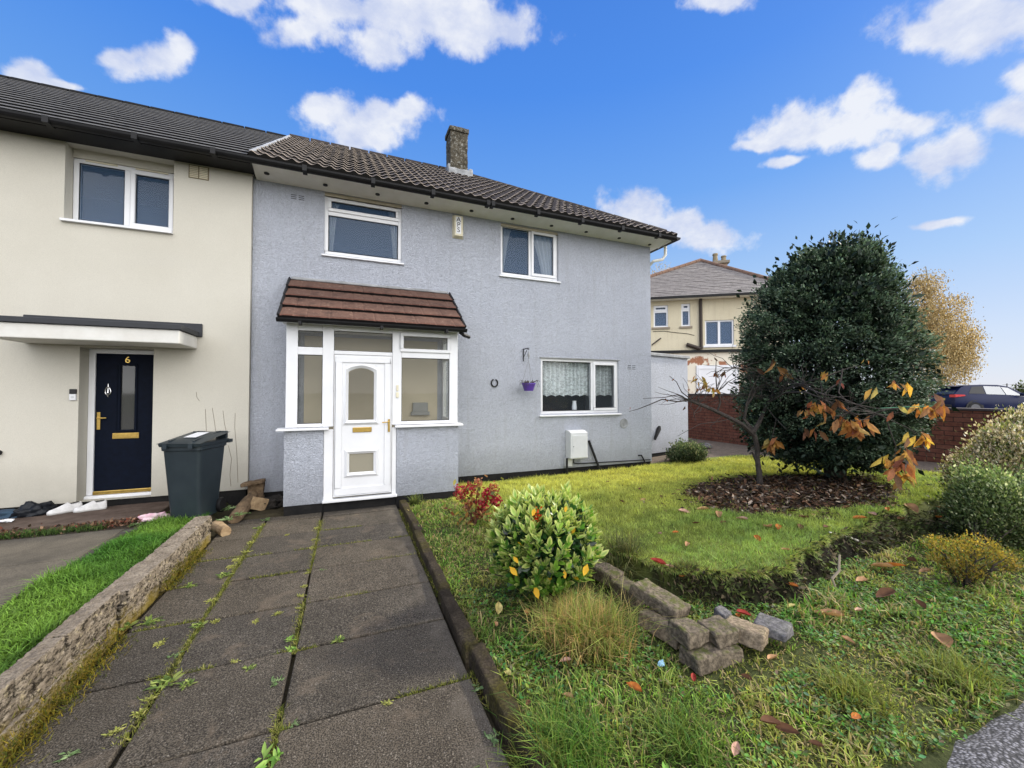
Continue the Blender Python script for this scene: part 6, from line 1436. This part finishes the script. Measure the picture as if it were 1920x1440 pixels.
for (px, py, s_) in ((955, 1062, .085), (1102, 1057, .09), (1002, 1098, .09), (962, 1043, .06), (1058, 1068, .06), (1003, 953, .06), (1062, 948, .05)):
    q = AD(px, py, (vb-EYE).dot(_F)-.36); V, F, cc = leaves(np.array([q]), np.array([[-.2, -.8, .5]]), np.array([[rnd.uniform(-.6, .6), -.3, -.6]]), s_, s_*.5, np.array([[.78, .44, .025]])); np_mesh('yellow_leaf', V, F, cc.reshape(-1, 3), M_LEAFT, parent=VB)
q = np.array(AD(1007, 968, (vb-EYE).dot(_F)-.22)); n = 70; pq = q+rng.normal(size=(n, 3))*np.array([.016, .014, .024]); V, F, cc = cards(pq, unit(n), unit(n)+np.array([0, -.5, .3]), .022, .016, pick([(.55, .03, .012), (.42, .02, .01), (.65, .08, .02)], n)); np_mesh('red_flower', V, F, cc, M_LEAFT, parent=VB)
# --- dying hydrangea by the porch
hb = AG(888, 985); HB = thing('hydrangea', 'wilting hydrangea with crimson flower heads by the porch corner', 'hydrangea', tuple(hb)); HDp = (hb-EYE).dot(_F)
mb = MB(); FLW = [(864, 922, 15), (883, 917, 14), (914, 926, 13), (930, 938, 12), (903, 946, 14), (925, 915, 10), (897, 905, 9), (900, 962, 10), (878, 945, 11)]
for (px, py, r) in FLW: mb.tube([hb+Vector((rnd.uniform(-.05, .05), rnd.uniform(-.04, .04), -.02)), AD((px+888)/2, (py+985)/2, HDp), AD(px, py, HDp)], [.008, .006, .004], 5)
mb.build('stems', simple('red_stem', (.10, .035, .025), None, 9, .8), HB)
for i, (px, py, r) in enumerate(FLW):
    n = 120 if i < 5 else 60; c_ = np.array(AD(px, py, HDp)); rr_ = r/FPX*HDp
    q = c_+unit(n)*rng.uniform(.5, 1, (n, 1))*rr_; V, F, cc = cards(q, (q-c_)+.02*unit(n), unit(n), .034, .032, pick([(.34, .018, .035), (.24, .012, .022), (.46, .06, .07)] if i < 5 else [(.42, .13, .07), (.5, .26, .14), (.3, .06, .04)], n)); np_mesh('flower_head', V, F, cc, M_LEAFT, parent=HB)
n = 170; q = np.array([AD(893+rnd.gauss(0, 22), 952+rnd.gauss(0, 20), HDp+rnd.gauss(0, .10)) for _ in range(n)]); V, F, cc = leaves(q, unit(n)+np.array([0, -.3, .6]), unit(n)+np.array([0, 0, -.2]), rng.uniform(.05, .09, n), .04, pick([(.32, .16, .05), (.20, .07, .04), (.30, .27, .06), (.42, .24, .11), (.14, .15, .04)], n)); np_mesh('foliage', V, F, cc.reshape(-1, 3), M_LEAFT, parent=HB)
# --- tussocks of long grass
def tussock(px, py, h, n, cols, label, sp=.10, w=.005, lean=.9):
    b = AG(px, py); T_ = P = np.array(b)+np.stack([rng.normal(0, sp, n), rng.normal(0, sp, n), np.full(n, -.01)], 1); P[:, 2] = gz(P[:, 0], P[:, 1])-.005
    V, F, cc = blades(P, h*rng.uniform(.5, 1.1, n), w, lean, pick(cols, n, .25)); o = np_mesh('grass_tussock', V, F, cc, M_BLADE, loc=tuple(b)); return tag(o, label, 'grass tussock', 'tussocks in the rough grass')
tussock(1090, 1205, .30, 2200, [(.42, .36, .13), (.30, .36, .08), (.50, .33, .14), (.22, .29, .06)], 'large tawny grass tussock in front of the leafy bush', .13, .0055, .75)
tussock(1165, 1075, .26, 420, [(.16, .19, .06), (.26, .24, .10), (.09, .13, .04)], 'long grass tussock drooping behind the mossy stone blocks', .08, .005, 1.1)
tussock(1060, 1415, .17, 800, [(.12, .26, .03), (.22, .30, .06), (.08, .18, .03)], 'bright green grass tussock near the bottom of the path edging', .10, .005, .8)
tussock(1010, 1420, .12, 500, [(.30, .30, .07), (.2, .26, .05)], 'yellowish grass tussock touching the path edging at the bottom', .07, .005, .9)
tussock(1600, 1310, .14, 420, [(.20, .27, .04), (.32, .33, .07)], 'yellow-green grass tussock in the middle of the front grass', .07, .005, .9)
tussock(1790, 1275, .15, 520, [(.17, .24, .04), (.28, .30, .06)], 'grass tussock beside the tarmac pavement edge', .08, .005, .9)
tussock(1280, 1395, .13, 500, [(.10, .22, .03), (.2, .27, .05)], 'green grass tussock straight below the corner block', .09, .005, .9)
tussock(940, 1000, .15, 420, [(.20, .24, .05), (.14, .19, .04)], 'grass tussock between the hydrangea and the path edging', .08, .005, .8)
tussock(778, 945, .18, 120, [(.20, .24, .06), (.12, .17, .05)], 'weedy tuft at the corner of porch and path edging', .035, .007, .6)
tussock(1290, 1080, .10, 260, [(.11, .15, .03), (.2, .2, .06)], 'short grass tuft overhanging the dark bank', .07, .005, .9)

# ================================================================== weeds in the path joints
n_w = 0
def weed_mesh(seedv, size, n, cols):
    global rng
    rr_ = np.random.default_rng(seedv); a = rr_.uniform(0, 2*PI, n); el = rr_.uniform(.1, .9, n)
    D = np.stack([np.cos(a), np.sin(a), el], 1); P = np.stack([np.cos(a)*.008, np.sin(a)*.008, np.full(n, .002)], 1)
    c_ = np.array(cols)[rr_.integers(0, len(cols), n)]*rr_.uniform(.7, 1.25, (n, 1)); Ls = size*rr_.uniform(.55, 1.1, n)
    P[:, :2] += rr_.normal(0, size*.35, (n, 2)); return leaves(P, np.tile([0, 0, 1.], (n, 1))+.4*rr_.normal(size=(n, 3)), D, Ls, Ls*.30, c_, droop=.25)
kinds = []
for k, (sz, n, cols) in enumerate([(.050, 40, [(.20, .28, .06), (.30, .36, .10), (.12, .19, .05)]), (.036, 46, [(.34, .36, .09), (.44, .42, .14), (.24, .26, .07)]), (.045, 28, [(.16, .26, .10), (.22, .30, .14)]), (.080, 17, [(.15, .30, .05), (.26, .40, .09)])]):
    V, F, cc = weed_mesh(50+k, sz, n, cols); me_ = np_mesh('path_weed', V, F, cc.reshape(-1, 3), M_BLADE); kinds.append(me_)
used = set()
lab = ['spreading green weed growing from a joint of the path slabs', 'yellowish weed rosette growing from a joint of the path slabs', 'bluish green weed rosette growing from a joint of the path slabs', 'broad-leaved bright green weed growing from a joint of the path slabs']
for (px, py, k, s_) in [(371, 1174, 0, 1.0), (358, 1099, 0, 1.1), (418, 1080, 0, 1.3), (394, 1129, 1, 1.2), (285, 1166, 0, 1.4), (232, 1177, 0, 1.3), (301, 1207, 1, 1.0), (307, 1284, 0, 1.5), (349, 1284, 0, .9), (469, 1252, 0, .7), (544, 1200, 3, .7), (546, 1218, 3, .6), (634, 1200, 0, .9), (551, 1359, 2, .55), (504, 1425, 3, 1.1), (131, 1415, 2, .8), (564, 1117, 1, .8), (517, 1279, 2, .9), (521, 1151, 1, .8), (484, 990, 0, 1.0), (604, 1069, 2, .7), (538, 1003, 1, .8), (585, 1027, 1, .8), (446, 1050, 1, 1.3), (326, 1230, 2, .8), (259, 1339, 1, .9), (403, 1166, 1, .9), (899, 1290, 2, .8), (470, 1018, 1, 1.3), (462, 1035, 1, 1.1), (435, 1063, 1, 1.2), (570, 1100, 1, .8), (575, 1075, 1, .6), (480, 1165, 1, .7), (726, 1318, 1, .7), (560, 1140, 1, .6), (280, 1310, 1, .8), (594, 990, 1, .9), (588, 1012, 1, .8), (845, 1150, 2, .8), (830, 1130, 2, .7), (440, 1240, 1, .6), (215, 1372, 1, .9), (925, 1385, 2, .9)]:
    src = kinds[k]; o = src if k not in used else src.copy()
    if k in used: C.objects.link(o)
    used.add(k); p = AZ(px, py, .002); o.location = (p.x, p.y, 0.0); o.rotation_euler = (0, 0, rnd.uniform(0, 6.28)); o.scale = (s_*.82,)*3
    tag(o, lab[k], 'weed', 'weeds growing in the joints of the path')
# thin moss and grass filling the joints
pj = []
for (x0, n) in ((-.985, 5200), (-.315, 3800)):
    y = rng.uniform(1.5, 6.2, n); kk = vnoise(y, y*0+x0, 2.4, 91) > .34; y = y[kk]; pj.append(np.stack([x0+rng.normal(0, 1, len(y))*(.010+.022*vnoise(y, y*0+x0, 1.9, 92)), y], 1))
for yj_ in (5.51, 4.925, 4.34, 3.67, 3.03, 2.36):
    x = rng.uniform(-1.4, .68, 1500); kk = vnoise(x, x*0+yj_, 3.1, 93) > .55; x = x[kk]; pj.append(np.stack([x, yj_+rng.normal(0, .011, len(x))+np.where(x < -.985, .02, np.where(x > -.315, -.01, 0))], 1))
y = rng.uniform(1.2, 6.2, 1800); kk = vnoise(y, y*0, 2., 95) > .4; y = y[kk]; pj.append(np.stack([.715+rng.normal(0, .014, len(y)), y], 1))
pj = np.concatenate(pj); n = len(pj); V, F, cc = blades(np.concatenate([pj, np.full((n, 1), -.01)], 1), rng.uniform(.012, .034, n), .006, .9, pick([(.24, .25, .05), (.15, .19, .03), (.32, .30, .10), (.09, .10, .03)], n), seg=1)
o = np_mesh('joint_moss', V, F, cc, M_MOSS); tag(o, 'yellow-green moss and fine grass filling the joints of the path', 'moss', kind='stuff')
# weeds along next door's step and around the bin
for (px, py, s_) in ((95, 985, 1.6), (200, 975, 1.3), (250, 985, 1.2), (430, 955, 1.9), (450, 965, 1.6), (425, 975, 1.6), (500, 975, 1.2)):
    o = kinds[2].copy(); C.objects.link(o); p = AZ(px, py, .13 if px < 460 else .0); o.location = tuple(p); o.scale = (s_,)*3; o.rotation_euler = (0, 0, rnd.uniform(0, 6)); o['label'] = 'dark green weed growing against the foot of the two houses'; o['group'] = 'weeds along the house walls'; o['category'] = 'weed'

# ================================================================== fallen leaves one can count
def leaf_mesh(seedv, col, curl):
    rr_ = np.random.default_rng(seedv); nu, nv = 8, 4; V = []; 
    for i in range(nu+1):
        s = i/nu; w = .5*math.sin(PI*s**.85)**.8*.46
        for j in range(nv+1):
            q = (j/nv*2-1); V.append((s-.5, q*w, curl*(q*q*.16*(w/.23)+.18*(s-.5)**2)+.02*rr_.normal()*.4))
    F = [(i*(nv+1)+j, (i+1)*(nv+1)+j, (i+1)*(nv+1)+j+1, i*(nv+1)+j+1) for i in range(nu) for j in range(nv)]
    V = np.array(V); c_ = np.array(col)*np.ones((len(V), 3))*rr_.uniform(.7, 1.25, (len(V), 1)); m_ = np.abs(V[:, 1]) < .01; c_[m_] *= .6
    return np_mesh('fallen_leaf', V, F, c_, M_LITTER, smooth=True)
FL = {'tan': (.42, .24, .12), 'orange': (.48, .16, .035), 'brown': (.13, .06, .03), 'pink': (.50, .30, .22), 'yellow': (.62, .52, .20), 'red': (.26, .03, .022)}
protos = {k: leaf_mesh(200+i, c_, 1.2) for i, (k, c_) in enumerate(FL.items())}; usedl = set()
for (px, py, k, ln_) in [(1166, 944, 'brown', 14), (1206, 938, 'tan', 12), (1283, 962, 'pink', 22), (1318, 958, 'tan', 24), (1348, 970, 'tan', 24), (1391, 977, 'pink', 22), (1440, 990, 'tan', 28), (1459, 991, 'orange', 22), (1500, 992, 'brown', 22), (1421, 1015, 'orange', 20), (1288, 1024, 'tan', 18), (1237, 1004, 'pink', 12), (1267, 1003, 'orange', 12), (1462, 966, 'brown', 20), (1507, 971, 'brown', 24), (1586, 956, 'brown', 18), (1612, 975, 'orange', 22), (1635, 969, 'pink', 20), (1710, 958, 'tan', 34), (1777, 964, 'tan', 30), (1474, 1037, 'tan', 16), (1140, 905, 'brown', 10), (1200, 920, 'brown', 12), (1305, 985, 'brown', 14), (1356, 985, 'brown', 12), (1550, 990, 'brown', 20), (1690, 985, 'brown', 18), (1760, 975, 'orange', 20), (1100, 985, 'brown', 10), (1240, 935, 'brown', 12), (1665, 962, 'orange', 16),
        (1485, 1103, 'orange', 20), (1234, 1088, 'red', 30), (1256, 1084, 'pink', 18), (1279, 1094, 'orange', 20), (1395, 1157, 'red', 28), (1385, 1160, 'orange', 20), (1534, 1161, 'tan', 24), (1189, 1300, 'orange', 32), (1065, 1326, 'tan', 24), (1061, 1255, 'pink', 22), (934, 1150, 'yellow', 30), (952, 1277, 'yellow', 24), (1661, 1125, 'brown', 40), (1676, 1069, 'orange', 34), (1654, 1069, 'tan', 34), (1556, 1166, 'tan', 44), (1766, 1215, 'tan', 56), (1605, 1361, 'orange', 26), (1447, 1376, 'brown', 40), (1477, 1390, 'brown', 38), (1616, 1099, 'tan', 26), (1725, 1147, 'brown', 26), (1380, 1430, 'pink', 30), (1612, 1159, 'pink', 20), (1485, 1144, 'yellow', 18), (960, 1100, 'yellow', 16), (915, 1075, 'brown', 12), (1020, 1165, 'tan', 18), (930, 1180, 'tan', 16), (1590, 1215, 'tan', 22), (1300, 1280, 'red', 20), (1710, 1060, 'brown', 24), (1735, 1080, 'tan', 22), (1450, 1245, 'tan', 26), (1400, 1290, 'brown', 22), (1530, 1420, 'brown', 24), (990, 1330, 'brown', 16), (1250, 1130, 'brown', 14)]:
    src = protos[k]; o = src if k not in usedl else src.copy()
    if k in usedl: C.objects.link(o)
    usedl.add(k); p = AG(px, py, .012); dd = (p-EYE).dot(_F); s_ = ln_/FPX*dd*1.05
    lower = p.y < ybank(p.x)+.02
    o.location = (p.x, p.y, float(GR(p.x, p.y))+(.045 if lower else .028)); o.scale = (s_, s_, s_); o.rotation_euler = (rnd.uniform(-.35, .35), rnd.uniform(-.3, .3), rnd.uniform(0, 6.28))
    adj = {'tan': 'tan', 'orange': 'orange', 'brown': 'dark brown', 'pink': 'pinkish', 'yellow': 'pale yellow', 'red': 'deep red'}[k]
    if lower: tag(o, adj+' fallen leaf lying in the rough front grass', 'leaf', 'fallen leaves in the rough grass')
    else: tag(o, adj+' fallen leaf lying on the short lawn', 'leaf', 'fallen leaves on the lawn')
mp_ = AG(989, 1155); mb = MB(); mb.lathe((mp_.x, mp_.y, float(mp_.z)), [(.006, 0), (.006, .035), (.024, .034), (.020, .045), (.006, .052)], 14); tag(mb.build('mushroom', simple('orange_mushroom', (.60, .25, .08), None, 9, .6), smooth=True, loc=tuple(mp_)), 'small round orange mushroom in the grass below the leafy bush', 'mushroom')
p = AG(1240, 1247); crumple('blue_litter', 'pale blue scrap of litter in the grass by the corner stones', 'litter', 1240, 1247, float(p.z)+.03, .022, .012, .02, simple('blue_plastic', (.30, .52, .66), None, 9, .4), .6)
mb = MB(); pts = [AG(px, py, .02) for px, py in ((1555, 998), (1580, 1003), (1605, 1012), (1622, 1020))]; mb.tube(pts, [.008, .007, .010, .013], 6); tag(mb.build('pale_root', simple('bleached_root', (.62, .58, .50), None, 9, .8), smooth=True, loc=tuple(pts[0])), 'bleached pale stick lying at the lip of the lawn bank', 'stick')
mb = MB(); pts = [AD(1574, 1040, 2.95), AD(1573, 1070, 2.9), AD(1560, 1085, 2.88), AD(1566, 1100, 2.86)]; mb.tube(pts, [.007, .009, .010, .006], 6); tag(mb.build('dry_root', simple('dry_root', (.28, .23, .16), None, 9, .9), smooth=True, loc=tuple(pts[0])), 'dry root dangling down the dark lawn bank', 'root')

# ================================================================== brick boundary wall, the car beyond it
m, t, out = nt('red_brick'); co = objco(t)
sx_ = N(t, 'ShaderNodeSeparateXYZ'); L(t, co, sx_.inputs[0]); cb = N(t, 'ShaderNodeCombineXYZ'); L(t, sx_.outputs[1], cb.inputs[0]); L(t, sx_.outputs[2], cb.inputs[1])
bk = N(t, 'ShaderNodeTexBrick'); L(t, cb.outputs[0], bk.inputs[0]); bk.inputs['Scale'].default_value = 1; bk.inputs['Brick Width'].default_value = .27; bk.inputs['Row Height'].default_value = .092; bk.inputs['Mortar Size'].default_value = .007; bk.inputs['Mortar Smooth'].default_value = .3; bk.inputs['Bias'].default_value = -.1
bk.inputs['Color1'].default_value = (.17, .070, .048, 1); bk.inputs['Color2'].default_value = (.15, .055, .036, 1); bk.inputs['Mortar'].default_value = (.040, .026, .020, 1)
c = mixc(t, .6, bk.outputs[0], ramp(t, noise(t, co, 5, 6, .7), [(.3, .45), (.7, 1.35)]), 'MULTIPLY'); c = mixc(t, ramp(t, noise(t, co, 16, 5), [(.55, 0.), (.75, .5)]), c, (.25, .15, .09))
inv = N(t, 'ShaderNodeMath', operation='MULTIPLY_ADD'); L(t, bk.outputs['Fac'], inv.inputs[0]); inv.inputs[1].default_value = -1.; L(t, noise(t, co, 50, 4), inv.inputs[2])
princ(t, out, c, .92, 0, .15, bump(t, inv.outputs[0], .8, .012)); M_BRICK = m
BW = thing('brick_wall', 'red brick boundary wall running behind the evergreen tree, lower at the right', 'wall', (11.1, 5., .2))
XB = 11.0
mb = MB(); mb.box(XB, XB+.22, .6, 6.1, 0, 1.345); mb.build('low_section', M_BRICK, BW)
mb = MB(); mb.box(XB-.01, XB+.23, 6.105, 13.5, -.1, 1.60); mb.build('high_section', M_BRICK, BW)
mb = MB(); mb.box(XB-.02, XB+.24, .58, 6.1, 1.347, 1.395); mb.box(XB-.03, XB+.25, 6.101, 13.52, 1.602, 1.66); mb.build('coping', simple('dark_coping', (.06, .045, .045), (.04, .03, .03), 6, .8), BW, bevel=.01)
mb = MB(); th_ = math.radians(31); fw = Vector((math.cos(th_), -math.sin(th_), 0)); rt = Vector((-math.sin(th_), -math.cos(th_), 0))
tl = AD(1795, 741, 20.); org = tl-fw*.12-rt*.78; gzv = tl.z-.96
CR = thing('parked_car', 'dark blue hatchback car parked beyond the brick wall', 'car', (org.x, org.y, gzv), math.atan2(fw.y, fw.x))
M_PAINT = simple('navy_car_paint', (.008, .014, .055), (.007, .011, .045), 3, .35, 0, .22); M_CGLASS = glass('car_glass', (.30, .34, .35), .35, .01, .22, (.34, .38, .38)); M_TYRE = simple('tyre', (.015, .015, .016), None, 8, .8)
M_RED = simple('tail_lamp', (.70, .02, .025), (.5, .012, .02), 6, .25, spec=.6); M_ALLOY = simple('alloy', (.12, .12, .13), None, 6, .45, .5); M_TRIM = simple('black_trim', (.012, .012, .013), None, 6, .4)
M_PLATE = simple('yellow_plate', (.72, .52, .12), None, 6, .4)
# lower body: sections along the length (x, half width, sill z, waist z)
st = [(0., .62, .45, .80), (.05, .74, .34, .92), (.25, .84, .26, 1.00), (.7, .885, .22, 1.01), (1.6, .89, .20, .965), (2.6, .89, .20, .935), (3.3, .88, .21, .90), (3.9, .80, .24, .80), (4.15, .66, .30, .68), (4.24, .50, .38, .58)]
secs = []
for (x, w, z0, z1) in st:
    h = z1-z0; half = [(w*.86, z0), (w*.97, z0+h*.12), (w, z0+h*.45), (w*.985, z0+h*.75), (w*.93, z1-.02), (w*.80, z1)]
    secs.append([(x, -a, b) for a, b in half]+[(x, a, b) for a, b in half[::-1]])
mb = MB(); loft(mb, secs); loc_build(mb, 'body', M_PAINT, CR, smooth=.7)
# glasshouse, roof and screens: (x, half width at waist, half width at roof, waist z, roof z)
gh = [(.10, .70, .66, .98, 1.02), (.42, .76, .62, 1.0, 1.36), (.62, .78, .60, 1.0, 1.43), (1.3, .79, .59, .975, 1.485), (2.0, .79, .58, .95, 1.47), (2.45, .785, .56, .935, 1.39), (3.15, .76, .70, .915, .95)]
secs = [[(x, -a, z0-.03), (x, -b, z1), (x, b, z1), (x, a, z0-.03)] for (x, a, b, z0, z1) in gh]
mb = MB(); loft(mb, secs); cabin = loc_build(mb, 'cabin', M_PAINT, CR, smooth=.4)
def cab(x, s, f):
    xs = [g[0] for g in gh]; a, b, z0, z1 = [np.interp(x, xs, [g[i] for g in gh]) for i in (1, 2, 3, 4)]
    return (x, s*(a+(b-a)*f+.006), z0+(z1-z0)*f)
for s in (-1, 1):
    for (xa, xb, xc, xd, fb, ft_) in ((.62, 1.32, 1.32, .86, .10, .86), (1.36, 2.16, 2.08, 1.36, .08, .86), (2.2, 2.86, 2.42, 2.12, .08, .84)):
        q = [cab(xa, s, fb), cab(xb, s, fb), cab(xc, s, ft_), cab(xd, s, ft_)]; mb = MB(); mb.add(q, [(0, 1, 2, 3)]); loc_build(mb, 'side_window', M_CGLASS if xb > 2 else M_TRIM, CR)
mb = MB(); mb.add([(.115, -.58, 1.04), (.115, .58, 1.04), (.40, .52, 1.335), (.40, -.52, 1.335)], [(0, 1, 2, 3)]); loc_build(mb, 'rear_window', M_CGLASS, CR)
mb = MB(); mb.add([(3.10, -.66, .975), (3.10, .66, .975), (2.50, .52, 1.385), (2.50, -.52, 1.385)], [(0, 1, 2, 3)]); loc_build(mb, 'windscreen', M_CGLASS, CR)
mb = MB(); mb.prism([(.20, 1.40), (.62, 1.455), (.62, 1.43), (.22, 1.37)], -.56, .56, 'y'); loc_build(mb, 'spoiler', M_PAINT, CR, bevel=.008)
for s in (-1, 1):
    mb = MB(); mb.add([(.0, s*.52, .86), (.005, s*.52, .99), (.06, s*.76, .86), (.06, s*.76, 1.0), (.40, s*.87, .93), (.36, s*.855, .985)], [(0, 2, 3, 1), (2, 4, 5, 3)] if s > 0 else [(0, 1, 3, 2), (2, 3, 5, 4)])
    bm_ = loc_build(mb, 'tail_light', M_RED, CR)
    so_ = bm_.modifiers.new('thick', 'SOLIDIFY'); so_.thickness = .05; so_.offset = 0
    mb = MB(); mb.obox((2.72, s*.97, 1.0), .13, .22, .14); loc_build(mb, 'wing_mirror', M_PAINT, CR, bevel=.03)
    mb = MB(); mb.add([(4.05, s*.68, .62), (4.18, s*.5, .60), (4.12, s*.52, .70), (3.85, s*.76, .74)], [(0, 1, 2, 3)]); loc_build(mb, 'headlight', M_CGLASS, CR)
    for x in (.78, 3.38):
        mb = MB(); mb.lathe((x, s*.80-.1, .315), [(.2, 0), (.30, .0), (.315, .03), (.315, .17), (.30, .2), (.2, .2)], 24, 'y'); w_ = loc_build(mb, 'wheel', M_TYRE, CR, smooth=.5)
        mb = MB(); mb.lathe((x, s*.905-.004, .315), [(.21, 0), (.19, .012), (.05, .016)], 20, 'y'); loc_build(mb, 'rim', M_ALLOY, w_, smooth=.5)
        mb = MB(); mb.lathe((x, s*.87-.01, .33), [(.38, .0), (.38, .03)], 24, 'y'); loc_build(mb, 'wheel_arch', M_TRIM, CR)
mb = MB(); mb.box(-.012, .03, -.26, .26, .70, .81); loc_build(mb, 'number_plate', M_PLATE, CR)
mb = MB(); mb.box(-.02, .2, -.60, .60, .36, .50); loc_build(mb, 'rear_bumper', M_TRIM, CR, bevel=.02)
# wire fence far right
WF = thing('wire_fence', 'thin wire fence with posts far off at the right edge', 'fence', tuple(AD(1900, 745, 24.)))
mb = MB()
for px in (1888, 1905, 1922, 1940): mb.tube([AD(px, 748, 24.), AD(px, 719, 24.)], .025, 5)
mb.build('posts', M_BARK, WF)
mb = MB()
for py in (721, 728): mb.tube([AD(1880, py, 24.), AD(1945, py, 24.)], .012, 4)
mb.build('wires', M_LEAD, WF)
# green twine tied out from the little tree
mb = MB(); mb.tube([mp(1640, 766, -.5), mp(1700, 763, -.5), mp(1752, 761, -.5)], .004, 5); tag(mb.build('garden_twine', simple('green_twine', (.08, .26, .14), None, 6, .7), loc=tuple(mp(1640, 766, -.5))), 'green garden twine stretched from the small bare tree', 'twine')
